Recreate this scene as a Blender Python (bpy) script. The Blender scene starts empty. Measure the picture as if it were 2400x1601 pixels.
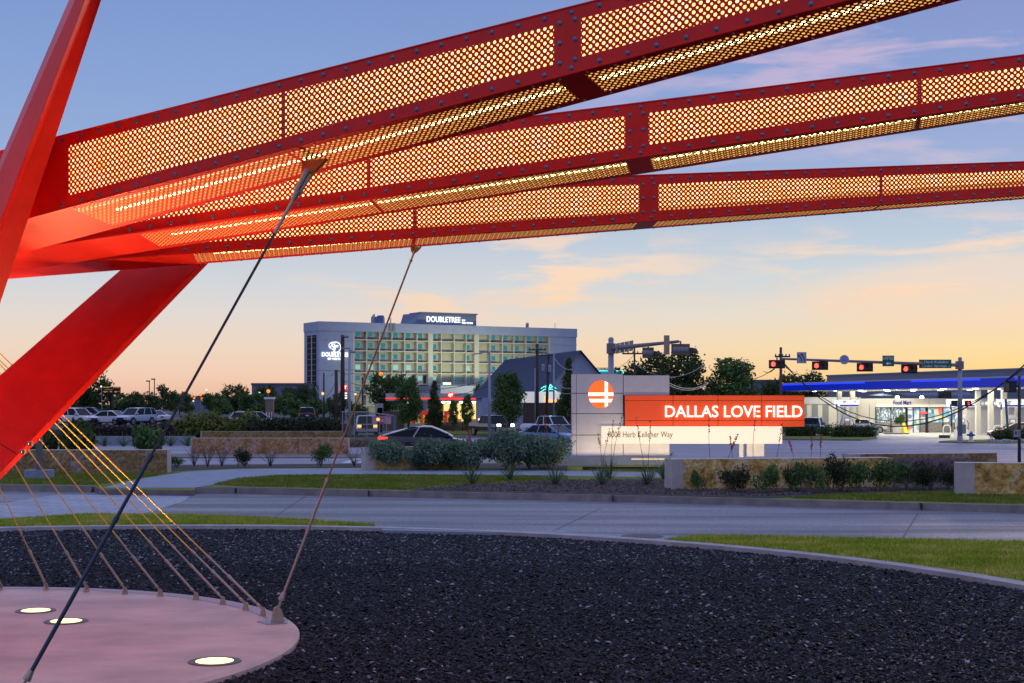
import bpy, math, random
import numpy as np
from mathutils import Vector, Matrix
C = bpy.context.scene.collection
SC = bpy.context.scene
R = math.radians
PI = math.pi
F = 3400.0; HOR = 945.0; CX = 1200.0; CAMZ = 2.7

# ------------------------------------------------------------------ camera
cam = bpy.data.cameras.new('camera'); camo = bpy.data.objects.new('camera', cam); C.objects.link(camo)
camo.location = (0, 0, CAMZ); camo.rotation_euler = (R(90), 0, 0)
cam.sensor_fit = 'HORIZONTAL'; cam.sensor_width = 36; cam.lens = 36 * F / 2400
cam.shift_y = (HOR - 800.5) / 2400; cam.clip_start = 0.1; cam.clip_end = 6000
SC.camera = camo

# ------------------------------------------------------------------ world: dusk sky
w = bpy.data.worlds.new("World"); SC.world = w; w.use_nodes = True
nt = w.node_tree; nt.nodes.clear()
def N(t, typ, **k):
    n = t.nodes.new(typ)
    for a, b in k.items():
        setattr(n, a, b)
    return n
def ramp(t, stops, fac=None, interp='LINEAR'):
    n = N(t, 'ShaderNodeValToRGB'); cr = n.color_ramp; cr.interpolation = interp
    while len(cr.elements) < len(stops): cr.elements.new(0.5)
    for e, (p, c) in zip(cr.elements, stops):
        e.position = p; e.color = (c[0], c[1], c[2], 1)
    if fac is not None: t.links.new(fac, n.inputs[0])
    return n
def s2l(r, g, b):
    return tuple(((x / 255 / 12.92) if x <= 10.3 else (((x / 255) + .055) / 1.055) ** 2.4) for x in (r, g, b))
def math_n(t, op, a, b=None, c=None, clamp=False):
    n = N(t, 'ShaderNodeMath', operation=op); n.use_clamp = clamp
    for i, x in enumerate((a, b, c)):
        if x is None: continue
        if isinstance(x, (int, float)): n.inputs[i].default_value = x
        else: t.links.new(x, n.inputs[i])
    return n.outputs[0]
def mixc(t, fac, a, b, mode='MIX'):
    n = N(t, 'ShaderNodeMix', data_type='RGBA', blend_type=mode)
    for s, x in ((n.inputs[0], fac), (n.inputs[6], a), (n.inputs[7], b)):
        if isinstance(x, (int, float)): s.default_value = x
        elif isinstance(x, tuple): s.default_value = (x[0], x[1], x[2], 1)
        else: t.links.new(x, s)
    return n.outputs[2]
tc = N(nt, 'ShaderNodeTexCoord'); sep = N(nt, 'ShaderNodeSeparateXYZ'); nt.links.new(tc.outputs['Generated'], sep.inputs[0])
X, Y, Z = sep.outputs
zr = math_n(nt, 'MULTIPLY_ADD', Z, 2.0, 0.0, clamp=True)      # 0..0.5 sin(elevation) -> 0..1
DOME = (.40, .47, .82)
top_ = [(.70, (.34, .38, .70)), (1, DOME)]
stops_w = [(0, s2l(234, 182, 160)), (.035, s2l(242, 204, 178)), (.075, s2l(238, 215, 194)), (.12, s2l(226, 217, 211)), (.17, s2l(207, 213, 220)),
           (.24, s2l(184, 199, 219)), (.32, s2l(152, 174, 216)), (.42, s2l(137, 164, 214)), (.56, s2l(122, 149, 203))] + top_
stops_g = [(0, s2l(250, 200, 118)), (.035, s2l(252, 212, 136)), (.075, s2l(246, 220, 166)), (.12, s2l(232, 221, 200)), (.17, s2l(206, 215, 219)),
           (.24, s2l(180, 200, 220)), (.32, s2l(156, 176, 216)), (.42, s2l(140, 162, 212)), (.56, s2l(130, 146, 202))] + top_
rw = ramp(nt, stops_w, zr); rg = ramp(nt, stops_g, zr)
azf = math_n(nt, 'MULTIPLY_ADD', X, 2.4, 0.22, clamp=True)
front = mixc(nt, azf, rw.outputs[0], rg.outputs[0])
rb = ramp(nt, [(0, (.24, .23, .40)), (.2, (.30, .31, .58)), (.45, (.33, .38, .74)), (1, DOME)], zr)
yf = math_n(nt, 'MULTIPLY_ADD', Y, 1.2, 0.35, clamp=True)
sky = mixc(nt, yf, rb.outputs[0], front)
# thin cirrus: noise stretched along the horizon
zz = math_n(nt, 'MAXIMUM', Z, 0.03)
cmb = N(nt, 'ShaderNodeCombineXYZ')
nt.links.new(math_n(nt, 'MULTIPLY', X, 2.6), cmb.inputs[0]); nt.links.new(math_n(nt, 'MULTIPLY', Z, 15.0), cmb.inputs[2]); nt.links.new(Y, cmb.inputs[1])
nz = N(nt, 'ShaderNodeTexNoise'); nz.inputs['Scale'].default_value = 3.1; nz.inputs['Detail'].default_value = 9; nz.inputs['Roughness'].default_value = .58; nz.inputs['Distortion'].default_value = .35
nt.links.new(cmb.outputs[0], nz.inputs['Vector'])
def blob(cx, cz, sx, sz):      # soft elliptical region of sky where a cloud bank sits
    a = math_n(nt, 'DIVIDE', math_n(nt, 'SUBTRACT', X, cx), sx); b = math_n(nt, 'DIVIDE', math_n(nt, 'SUBTRACT', Z, cz), sz)
    r2 = math_n(nt, 'ADD', math_n(nt, 'MULTIPLY', a, a), math_n(nt, 'MULTIPLY', b, b))
    return math_n(nt, 'SUBTRACT', 1.0, r2, clamp=True)
m1 = math_n(nt, 'MAXIMUM', blob(.30, .088, .20, .045), blob(.01, .085, .17, .055))
m1 = math_n(nt, 'MAXIMUM', m1, math_n(nt, 'MULTIPLY', blob(.30, .24, .32, .12), .7))
cl = ramp(nt, [(0, (0, 0, 0)), (.48, (0, 0, 0)), (.60, (1, 1, 1)), (1, (1, 1, 1))], nz.outputs[0])
cf = math_n(nt, 'MULTIPLY', math_n(nt, 'MULTIPLY', cl.outputs[0], m1), 1.0, clamp=True)
bank = math_n(nt, 'MULTIPLY', ramp(nt, [(0, (0, 0, 0)), (.12, (0, 0, 0)), (.45, (1, 1, 1)), (1, (1, 1, 1))], blob(.36, .070, .20, .034)).outputs[0], .7)
cf = math_n(nt, 'MAXIMUM', cf, math_n(nt, 'MULTIPLY', bank, ramp(nt, [(0, (.5, .5, .5)), (.4, (.6, .6, .6)), (.65, (1, 1, 1))], nz.outputs[0]).outputs[0]))
ccol = ramp(nt, [(0, s2l(250, 206, 160)), (.2, s2l(250, 220, 194)), (.36, s2l(218, 192, 214)), (1, s2l(176, 160, 206))], zr)
sky = mixc(nt, cf, sky, ccol.outputs[0])
nis = N(nt, 'ShaderNodeTexSky', sky_type='NISHITA'); nis.sun_disc = False; nis.sun_elevation = R(1.5); nis.sun_rotation = R(22)
bg1 = N(nt, 'ShaderNodeBackground'); bg1.inputs[1].default_value = 1.0; nt.links.new(sky, bg1.inputs[0])
bg2 = N(nt, 'ShaderNodeBackground'); bg2.inputs[1].default_value = 0.002; nt.links.new(nis.outputs[0], bg2.inputs[0])
ad = N(nt, 'ShaderNodeAddShader'); nt.links.new(bg1.outputs[0], ad.inputs[0]); nt.links.new(bg2.outputs[0], ad.inputs[1])
wo = N(nt, 'ShaderNodeOutputWorld'); nt.links.new(ad.outputs[0], wo.inputs[0])
sun = bpy.data.lights.new('sun', 'SUN'); sun.energy = 0.25; sun.angle = R(12); sun.color = (1, .72, .5)
suno = bpy.data.objects.new('sun', sun); C.objects.link(suno)
suno.rotation_euler = Vector((-math.sin(R(22)), -math.cos(R(22)), -math.tan(R(4)))).to_track_quat('-Z', 'Y').to_euler()
SC.view_settings.view_transform = 'Standard'; SC.view_settings.look = 'None'; SC.view_settings.exposure = 0; SC.view_settings.gamma = 1
SC.cycles.use_denoising = True; SC.cycles.max_bounces = 6; SC.cycles.transparent_max_bounces = 16
SC.cycles.sample_clamp_indirect = 4

# ------------------------------------------------------------------ materials
MATS = {}
def mat(name, base=(.5, .5, .5), rough=.6, metal=0, var=0, scale=5, base2=None, bump=0, bscale=60, emis=None, es=0, spec=.5, coat=0, detail=6, stretch=None):
    if name in MATS: return MATS[name]
    m = bpy.data.materials.new(name); m.use_nodes = True; t = m.node_tree; b = t.nodes['Principled BSDF']
    b.inputs['Base Color'].default_value = (*base, 1); b.inputs['Roughness'].default_value = rough; b.inputs['Metallic'].default_value = metal
    b.inputs['Specular IOR Level'].default_value = spec; b.inputs['Coat Weight'].default_value = coat
    if var or base2 or bump:
        co = N(t, 'ShaderNodeTexCoord'); mp = N(t, 'ShaderNodeMapping'); t.links.new(co.outputs['Object'], mp.inputs[0])
        if stretch: mp.inputs['Scale'].default_value = stretch
    if var or base2:
        n = N(t, 'ShaderNodeTexNoise'); n.inputs['Scale'].default_value = scale; n.inputs['Detail'].default_value = detail; n.inputs['Roughness'].default_value = .62
        t.links.new(mp.outputs[0], n.inputs['Vector'])
        b2 = base2 or tuple(x * (1 - var) for x in base); b1 = base if base2 else tuple(x * (1 + var * .6) for x in base)
        r = ramp(t, [(.36, b1), (.64, b2)], n.outputs[0]); t.links.new(r.outputs[0], b.inputs['Base Color'])
    if bump:
        n2 = N(t, 'ShaderNodeTexNoise'); n2.inputs['Scale'].default_value = bscale; n2.inputs['Detail'].default_value = 4; t.links.new(mp.outputs[0], n2.inputs['Vector'])
        bp = N(t, 'ShaderNodeBump'); bp.inputs['Strength'].default_value = bump; bp.inputs['Distance'].default_value = .02
        t.links.new(n2.outputs[0], bp.inputs['Height']); t.links.new(bp.outputs[0], b.inputs['Normal'])
    if emis:
        b.inputs['Emission Color'].default_value = (*emis, 1); b.inputs['Emission Strength'].default_value = es
    MATS[name] = m; return m
def emi(name, col, s):
    return mat(name, base=(.02, .02, .02), rough=.5, emis=col, es=s)
RED = (.84, .018, .010)
m_red = mat('red_steel_paint', RED, .36, var=.10, scale=3, bump=.05, bscale=220, spec=.28)
m_bolt = mat('bolt_steel', (.10, .20, .30), .35, .7)
m_cable = mat('cable_steel', (.30, .30, .30), .42, .85)
m_fit = mat('fitting_steel', (.45, .38, .30), .4, .8)
m_galv = mat('galvanised_pole', (.30, .32, .37), .5, .4, var=.12, scale=2)
m_conc = mat('concrete_plaza', (.64, .44, .37), .55, var=.22, scale=1.0, stretch=(.8, 1.15, 1), detail=9, bump=.12, bscale=90)
m_kerb = mat('kerb_concrete', (.20, .17, .16), .75, var=.25, scale=2.2, bump=.3, bscale=50)
m_walk = mat('sidewalk_concrete', (.24, .29, .36), .7, var=.15, scale=1.2, bump=.2, bscale=60)
m_dark = mat('black_metal', (.012, .012, .014), .5)
m_white = mat('white_paint', (.75, .74, .72), .5)
m_rubber = mat('tyre_rubber', (.012, .012, .013), .8)
m_rim = mat('rim_alloy', (.5, .5, .52), .3, .9)
m_glass = mat('car_glass', (.002, .005, .010), .12, spec=.2)
m_wood = mat('pole_wood', (.06, .042, .035), .8, var=.3, scale=9, stretch=(1, 1, .1))
m_wire = mat('wire_black', (.015, .015, .017), .6)
m_headl = emi('headlight_glow', (1, .93, .78), 14); m_amber = emi('amber_lamp_glow', (1, .42, .06), 2.2)
m_tail = emi('tail_light_glow', (1, .03, .015), 3.5); m_tailoff = mat('tail_light_red', (.4, .01, .01), .3)
m_lampoff = mat('lamp_lens', (.55, .55, .55), .2)
m_plate = mat('plate_white', (.6, .6, .6), .5)

def road_mat(name, c1, c2, rough):
    m = bpy.data.materials.new(name); m.use_nodes = True; t = m.node_tree; b = t.nodes['Principled BSDF']
    co = N(t, 'ShaderNodeTexCoord'); mp = N(t, 'ShaderNodeMapping'); mp.inputs['Scale'].default_value = (.10, 1.0, 1); t.links.new(co.outputs['Object'], mp.inputs[0])
    n = N(t, 'ShaderNodeTexNoise'); n.inputs['Scale'].default_value = .8; n.inputs['Detail'].default_value = 6; t.links.new(mp.outputs[0], n.inputs['Vector'])
    n2 = N(t, 'ShaderNodeTexNoise'); n2.inputs['Scale'].default_value = 16; n2.inputs['Detail'].default_value = 5; n2.inputs['Roughness'].default_value = .8; t.links.new(co.outputs['Object'], n2.inputs['Vector'])
    r = ramp(t, [(.35, c1), (.62, c2)], n.outputs[0])
    r2 = ramp(t, [(.36, (.45, .45, .45)), (.5, (.9, .9, .9)), (.66, (1.7, 1.7, 1.75))], n2.outputs[0])
    t.links.new(mixc(t, 1.0, r.outputs[0], r2.outputs[0], 'MULTIPLY'), b.inputs['Base Color'])
    rr = math_n(t, 'MULTIPLY_ADD', n.outputs[0], .35, rough - .17); t.links.new(rr, b.inputs['Roughness'])
    bp = N(t, 'ShaderNodeBump'); bp.inputs['Strength'].default_value = .5; bp.inputs['Distance'].default_value = .01
    t.links.new(n2.outputs[0], bp.inputs['Height']); t.links.new(bp.outputs[0], b.inputs['Normal'])
    MATS[name] = m; return m
m_road = road_mat('road_concrete', (.25, .25, .275), (.105, .108, .12), .5)
m_road2 = road_mat('main_road_concrete', (.32, .30, .36), (.19, .18, .23), .5)
m_ground = mat('ground_soil', (.10, .10, .08), .9, var=.3, scale=.3, bump=.2)
m_gravel_base = mat('gravel_base', (.003, .0028, .004), .95, var=.3, scale=30, bump=1, bscale=40)

def grass_mat(name, c1, c2, c3):
    m = bpy.data.materials.new(name); m.use_nodes = True; t = m.node_tree; b = t.nodes['Principled BSDF']
    co = N(t, 'ShaderNodeTexCoord')
    n = N(t, 'ShaderNodeTexNoise'); n.inputs['Scale'].default_value = .8; n.inputs['Detail'].default_value = 9; n.inputs['Roughness'].default_value = .78; t.links.new(co.outputs['Object'], n.inputs['Vector'])
    n2 = N(t, 'ShaderNodeTexNoise'); n2.inputs['Scale'].default_value = 25; n2.inputs['Detail'].default_value = 3; t.links.new(co.outputs['Object'], n2.inputs['Vector'])
    r = ramp(t, [(.32, c1), (.5, c2), (.68, c3)], n.outputs[0])
    r2 = ramp(t, [(.3, (.6, .6, .6)), (.7, (1.2, 1.2, 1.2))], n2.outputs[0])
    t.links.new(mixc(t, 1.0, r.outputs[0], r2.outputs[0], 'MULTIPLY'), b.inputs['Base Color']); b.inputs['Roughness'].default_value = .9
    b.inputs['Specular IOR Level'].default_value = .1
    MATS[name] = m; return m
m_grass = grass_mat('lawn_grass', (.13, .20, .02), (.24, .27, .03), (.46, .38, .14))
m_grass2 = grass_mat('far_lawn_grass', (.12, .19, .02), (.18, .22, .03), (.28, .24, .07))
m_mulch = mat('mulch_bed', (.085, .065, .06), .95, base2=(.025, .02, .02), scale=18, bump=1, bscale=25)

def stone_mat(k=(1, 1, 1), nm='rough_limestone'):
    m = bpy.data.materials.new(nm); m.use_nodes = True; t = m.node_tree; b = t.nodes['Principled BSDF']
    co = N(t, 'ShaderNodeTexCoord'); oi = N(t, 'ShaderNodeObjectInfo')
    sh = N(t, 'ShaderNodeVectorMath', operation='ADD'); t.links.new(co.outputs['Object'], sh.inputs[0]); t.links.new(oi.outputs['Location'], sh.inputs[1])
    n = N(t, 'ShaderNodeTexNoise'); n.inputs['Scale'].default_value = 1.1; n.inputs['Detail'].default_value = 8; n.inputs['Distortion'].default_value = 1.3; n.inputs['Roughness'].default_value = .66; t.links.new(sh.outputs[0], n.inputs['Vector'])
    n2 = N(t, 'ShaderNodeTexNoise'); n2.inputs['Scale'].default_value = 9; n2.inputs['Detail'].default_value = 10; n2.inputs['Roughness'].default_value = .7; t.links.new(sh.outputs[0], n2.inputs['Vector'])
    r = ramp(t, [(p_, tuple(a_ * b_ for a_, b_ in zip(c_, k))) for p_, c_ in ((.33, (.42, .24, .06)), (.45, (.64, .40, .11)), (.56, (.76, .54, .20)), (.66, (.72, .60, .40)))], n.outputs[0])
    r2 = ramp(t, [(.34, (.30, .28, .26)), (.47, (.8, .8, .8)), (.62, (1.2, 1.2, 1.2))], n2.outputs[0])
    t.links.new(mixc(t, 1.0, r.outputs[0], r2.outputs[0], 'MULTIPLY'), b.inputs['Base Color']); b.inputs['Roughness'].default_value = .9
    bp = N(t, 'ShaderNodeBump'); bp.inputs['Strength'].default_value = 1; bp.inputs['Distance'].default_value = .06
    t.links.new(n2.outputs[0], bp.inputs['Height']); t.links.new(bp.outputs[0], b.inputs['Normal'])
    return m
m_stone = stone_mat(); m_stone_red = stone_mat((.72, .62, .95), 'reddish_limestone'); m_stone_brown = stone_mat((.50, .50, .75), 'brown_limestone')
m_cut = mat('sawn_limestone', (.46, .42, .37), .8, var=.12, scale=3, bump=.2, bscale=50)

def leaf_mat(name, c1, c2, sc=.6):
    m = bpy.data.materials.new(name); m.use_nodes = True; t = m.node_tree; b = t.nodes['Principled BSDF']
    g = N(t, 'ShaderNodeNewGeometry')
    r = ramp(t, [(0, c1), (1, c2)], g.outputs['Random Per Island']); t.links.new(r.outputs[0], b.inputs['Base Color'])
    b.inputs['Roughness'].default_value = .7; b.inputs['Specular IOR Level'].default_value = .25
    tr = N(t, 'ShaderNodeBsdfTranslucent'); t.links.new(r.outputs[0], tr.inputs[0])
    mx = N(t, 'ShaderNodeMixShader'); mx.inputs[0].default_value = .25
    t.links.new(b.outputs[0], mx.inputs[1]); t.links.new(tr.outputs[0], mx.inputs[2]); t.links.new(mx.outputs[0], t.nodes['Material Output'].inputs[0])
    MATS[name] = m; return m
m_leaf = leaf_mat('oak_leaves', (.03, .055, .018), (.10, .15, .045))
m_leaf2 = leaf_mat('elm_leaves', (.035, .08, .025), (.13, .23, .06))
m_sage = leaf_mat('sage_leaves', (.07, .13, .085), (.22, .32, .20))
m_hedge = leaf_mat('hedge_leaves', (.018, .028, .014), (.06, .075, .03))
m_yell = leaf_mat('yellowing_leaves', (.06, .09, .02), (.22, .24, .05))
m_yucca = leaf_mat('yucca_blades', (.07, .12, .06), (.18, .24, .12))
m_dry = leaf_mat('dry_grass_blades', (.20, .14, .10), (.42, .30, .22))
m_flower = leaf_mat('red_flowers', (.45, .03, .06), (.6, .10, .12))
m_twig = mat('twig_bark', (.09, .06, .055), .9)
m_bark = mat('tree_bark', (.06, .045, .035), .9, var=.3, scale=8)

def perf_mat():      # red steel plate punched with a lattice of large and small round holes (UV in hole pitches)
    m = bpy.data.materials.new('perforated_red_steel'); m.use_nodes = True; t = m.node_tree; b = t.nodes['Principled BSDF']
    b.inputs['Base Color'].default_value = (*RED, 1); b.inputs['Roughness'].default_value = .42; b.inputs['Specular IOR Level'].default_value = .3
    uv = N(t, 'ShaderNodeUVMap'); uv.uv_map = 'UVMap'; s = N(t, 'ShaderNodeSeparateXYZ'); t.links.new(uv.outputs[0], s.inputs[0])
    def hole(off, r):
        fx = math_n(t, 'SUBTRACT', math_n(t, 'FRACT', math_n(t, 'ADD', s.outputs[0], off)), .5)
        fy = math_n(t, 'SUBTRACT', math_n(t, 'FRACT', math_n(t, 'ADD', s.outputs[1], off)), .5)
        d = math_n(t, 'ADD', math_n(t, 'MULTIPLY', fx, fx), math_n(t, 'MULTIPLY', fy, fy))
        return math_n(t, 'LESS_THAN', d, r * r)
    h = math_n(t, 'MAXIMUM', hole(0.0, .245), hole(.5, .170))
    tr = N(t, 'ShaderNodeBsdfTransparent'); mx = N(t, 'ShaderNodeMixShader')
    t.links.new(h, mx.inputs[0]); t.links.new(b.outputs[0], mx.inputs[1]); t.links.new(tr.outputs[0], mx.inputs[2])
    t.links.new(mx.outputs[0], t.nodes['Material Output'].inputs[0]); MATS['perf'] = m; return m
m_perf = perf_mat()
def glow_mat():  # emissive liner added inside the beams in place of bounced strip light
    m = bpy.data.materials.new('beam_glow_liner'); m.use_nodes = True; t = m.node_tree; b = t.nodes['Principled BSDF']
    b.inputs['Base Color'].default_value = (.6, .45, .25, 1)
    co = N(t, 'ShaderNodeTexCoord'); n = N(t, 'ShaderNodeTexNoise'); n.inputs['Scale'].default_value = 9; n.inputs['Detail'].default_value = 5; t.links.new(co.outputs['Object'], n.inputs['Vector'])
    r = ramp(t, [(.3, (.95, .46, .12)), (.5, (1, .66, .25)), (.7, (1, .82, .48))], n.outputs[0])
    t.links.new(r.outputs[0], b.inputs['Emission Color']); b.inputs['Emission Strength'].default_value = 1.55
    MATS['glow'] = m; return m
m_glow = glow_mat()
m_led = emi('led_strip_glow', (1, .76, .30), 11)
m_dim = emi('dim_beam_glow_liner', (1, .50, .11), .95)  # dimmer glow for the liner band seen through the bottom holes

# ------------------------------------------------------------------ mesh helpers
class MB:
    def __init__(s): s.v = []; s.f = []; s.m = []; s.uv = {}
    def add(s, vs, fs, m=0):
        o = len(s.v); s.v += [tuple(v) for v in vs]; s.f += [tuple(i + o for i in f) for f in fs]; s.m += [m] * len(fs); return s
    def quad(s, a, b, c, d, m=0, uv=None):
        s.add([a, b, c, d], [(0, 1, 2, 3)], m)
        if uv: s.uv[len(s.f) - 1] = uv
        return s
    def box(s, x0, x1, y0, y1, z0, z1, m=0):
        v = [(x, y, z) for z in (z0, z1) for y in (y0, y1) for x in (x0, x1)]
        return s.add(v, [(0, 2, 3, 1), (4, 5, 7, 6), (0, 1, 5, 4), (2, 6, 7, 3), (0, 4, 6, 2), (1, 3, 7, 5)], m)
    def hexa(s, b, t, m=0):      # 4 bottom pts, 4 top pts
        return s.add(list(b) + list(t), [(3, 2, 1, 0), (4, 5, 6, 7), (0, 1, 5, 4), (1, 2, 6, 5), (2, 3, 7, 6), (3, 0, 4, 7)], m)
    def prism(s, poly, z0, z1, m=0, mt=None):
        n = len(poly); g = (lambda x, y, z: z(x, y)) if callable(z1) else None
        lo = [(x, y, z0) for x, y in poly]; hi = [(x, y, z1) for x, y in poly]
        o = len(s.v); s.v += lo + hi
        s.f.append(tuple(o + n + i for i in range(n))); s.m.append(m if mt is None else mt)
        for i in range(n):
            j = (i + 1) % n; s.f.append((o + i, o + j, o + n + j, o + n + i)); s.m.append(m)
        return s
    def tube(s, p0, p1, r0, r1=None, n=8, m=0, cap=True):
        p0 = Vector(p0); p1 = Vector(p1); r1 = r0 if r1 is None else r1
        d = (p1 - p0).normalized(); a = d.orthogonal().normalized(); b = d.cross(a)
        v = [];
        for p, r in ((p0, r0), (p1, r1)):
            for i in range(n):
                t = 2 * PI * i / n; v.append(p + a * (r * math.cos(t)) + b * (r * math.sin(t)))
        f = [(i, (i + 1) % n, n + (i + 1) % n, n + i) for i in range(n)]
        if cap: f += [tuple(range(n))[::-1], tuple(range(n, 2 * n))]
        return s.add(v, f, m)
    def chain(s, pts, rs, n=6, m=0):
        for i in range(len(pts) - 1): s.tube(pts[i], pts[i + 1], rs[i] if hasattr(rs, '__len__') else rs, rs[i + 1] if hasattr(rs, '__len__') else rs, n, m, cap=False)
        return s
    def dome(s, c, r, nrm=(0, 0, 1), n=10, k=3, h=1.0, m=0, full=False):
        c = Vector(c); d = Vector(nrm).normalized(); a = d.orthogonal().normalized(); b = d.cross(a)
        v = []; f = []; lo = -k if full else 0
        rows = list(range(lo, k))
        for j in rows:
            t = PI / 2 * j / k
            for i in range(n):
                q = 2 * PI * i / n; v.append(c + (a * math.cos(q) + b * math.sin(q)) * (r * math.cos(t)) + d * (r * h * math.sin(t)))
        v.append(c + d * (r * h))
        for jj in range(len(rows) - 1):
            for i in range(n):
                f.append((jj * n + i, jj * n + (i + 1) % n, (jj + 1) * n + (i + 1) % n, (jj + 1) * n + i))
        L = (len(rows) - 1) * n
        for i in range(n): f.append((L + i, L + (i + 1) % n, len(v) - 1))
        return s.add(v, f, m)
    def lathe(s, prof, n=16, m=0, c=(0, 0, 0)):
        v = []; f = []
        for r, z in prof:
            for i in range(n):
                q = 2 * PI * i / n; v.append((c[0] + r * math.cos(q), c[1] + r * math.sin(q), c[2] + z))
        for j in range(len(prof) - 1):
            for i in range(n): f.append((j * n + i, j * n + (i + 1) % n, (j + 1) * n + (i + 1) % n, (j + 1) * n + i))
        f.append(tuple(range((len(prof) - 1) * n, len(prof) * n)))
        return s.add(v, f, m)
    def mesh(s, name, mats, off=(0, 0, 0), smooth=False):
        me = bpy.data.meshes.new(name); ox, oy, oz = off
        me.from_pydata([(x - ox, y - oy, z - oz) for x, y, z in s.v], [], s.f)
        for mm in (mats if isinstance(mats, (list, tuple)) else [mats]): me.materials.append(mm)
        me.polygons.foreach_set('material_index', s.m)
        if s.uv:
            u = me.uv_layers.new(name='UVMap').data
            for fi, uvs in s.uv.items():
                for li, q in zip(me.polygons[fi].loop_indices, uvs): u[li].uv = q
        if smooth: me.polygons.foreach_set('use_smooth', [True] * len(me.polygons))
        me.update(); return me
    def part(s, name, mats, parent=None, world=False, smooth=False, label=None):
        off = parent.location if (parent is not None and world) else (0, 0, 0)
        o = bpy.data.objects.new(name, s.mesh(name, mats, off, smooth)); C.objects.link(o)
        if parent is not None: o.parent = parent
        if label: o['label'] = label
        return o
def tag(o, label, cat, group=None, kind=None):
    o['label'] = label
    if cat: o['category'] = cat
    if group: o['group'] = group
    if kind: o['kind'] = kind
    return o
def thing(name, label, cat, loc=(0, 0, 0), rz=0, group=None, kind=None):
    o = bpy.data.objects.new(name, None); o.empty_display_size = .3; C.objects.link(o)
    o.location = loc; o.rotation_euler = (0, 0, rz); return tag(o, label, cat, group, kind)
def struct(name, mb, mats, smooth=False):
    o = mb.part(name, mats, None, smooth=smooth); o['kind'] = 'structure'; return o
def copy_tree(o, parent=None):
    c = o.copy(); C.objects.link(c)
    if parent is not None: c.parent = parent
    for ch in list(o.children): copy_tree(ch, c)
    return c
def shared(mesh, name, parent, loc=(0, 0, 0), rot=None):
    o = bpy.data.objects.new(name, mesh); C.objects.link(o); o.parent = parent; o.location = loc
    if rot is not None: o.rotation_euler = rot
    return o
def text(name, s, m, parent, loc, height, width=None, ext=.02, rz=0, bold=0, sub=None):
    cu = bpy.data.curves.new(name, 'FONT'); cu.body = s; cu.size = 1; cu.extrude = 0.02; cu.offset = bold; cu.resolution_u = 3
    to = bpy.data.objects.new(name, cu); C.objects.link(to); dg = bpy.context.evaluated_depsgraph_get(); dg.update()
    me = bpy.data.meshes.new_from_object(to.evaluated_get(dg)); bpy.data.objects.remove(to)
    n = len(me.vertices); co = np.empty(n * 3); me.vertices.foreach_get('co', co); co = co.reshape(-1, 3)
    mn = co.min(0); mx = co.max(0); sy = height / max(mx[1] - mn[1], 1e-4); sx = sy if width is None else width / (mx[0] - mn[0])
    out = np.empty_like(co); out[:, 0] = (co[:, 0] - mn[0]) * sx; out[:, 2] = (co[:, 1] - mn[1]) * sy; out[:, 1] = -(co[:, 2] / .02 + 1) * .5 * ext
    me.vertices.foreach_set('co', out.ravel()); me.materials.clear(); me.materials.append(m); me.update()
    o = bpy.data.objects.new(name, me); C.objects.link(o); o.location = loc; o.rotation_euler = (0, 0, rz)
    if parent is not None: o.parent = parent
    return o

# ------------------------------------------------------------------ survey helpers (photo measurements -> metres)
def gz(y): return -.10 if y < 88 else (-.10 - .32 * (y - 88) / 27 if y < 115 else -.42)
def P(px, py, d): return Vector(((px - CX) / F * d, d, CAMZ + (HOR - py) / F * d))
def G(px, py, z=0.0):
    d = (CAMZ - z) * F / (py - HOR); return Vector(((px - CX) / F * d, d, z))
def GD(px, d, z=None): return Vector(((px - CX) / F * d, d, gz(d) if z is None else z))
def XY(pts, z): return [tuple(G(a, b, z)[:2]) for a, b in pts]
random.seed(4); rng = np.random.default_rng(4)

# ================================================================== GROUND
g = MB(); ys = [-60, 24, 62, 88, 95, 105, 115, 200, 600, 3500]
for a, b in zip(ys[:-1], ys[1:]):
    g.quad((-2500, a, gz(a)), (2500, a, gz(a)), (2500, b, gz(b)), (-2500, b, gz(b)))
struct('ground', g, m_ground)
g = MB(); g.quad((-60, 25, -.08), (60, 25, -.08), (60, 58, -.08), (-60, 58, -.08)); struct('front_road', g, m_road)
g = MB()
yy = [58, 88, 95, 105, 115, 128]
for a, b in zip(yy[:-1], yy[1:]):
    g.quad((-120, a, gz(a) + .03), (160, a, gz(a) + .03), (160, b, gz(b) + .03), (-120, b, gz(b) + .03))
struct('main_road', g, m_road2)
g = MB(); mk = mat('lane_paint_white', (.62, .62, .66), .6, var=.2, scale=3)
for px0, py0, px1, py1, wd in ((700, 1063, 860, 1064, .12), (560, 1074, 860, 1076, .10), (395, 1070, 700, 1069, .08), (1600, 1056, 1990, 1058, .12), (2010, 1046, 2390, 1052, .12), (1620, 1048, 1980, 1049, .10)):
    z_ = lambda y: gz(y) + .036
    a = G(px0, py0, -.1); b = G(px1, py1, -.1)
    a = Vector((a.x, a.y, z_(a.y))); b = Vector((b.x, b.y, z_(b.y))); g.quad(a, b, b + Vector((0, wd * 2, .0)), a + Vector((0, wd * 2, 0)))
for x0, x1, y0, y1 in ((-7.2, -6.6, 67, 74), (-7.9, -7.5, 67, 74)): g.quad((x0, y0, gz(y0) + .037), (x1, y0, gz(y0) + .037), (x1, y1, gz(y1) + .037), (x0, y1, gz(y1) + .037))
struct('lane_marking', g, mk)
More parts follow.
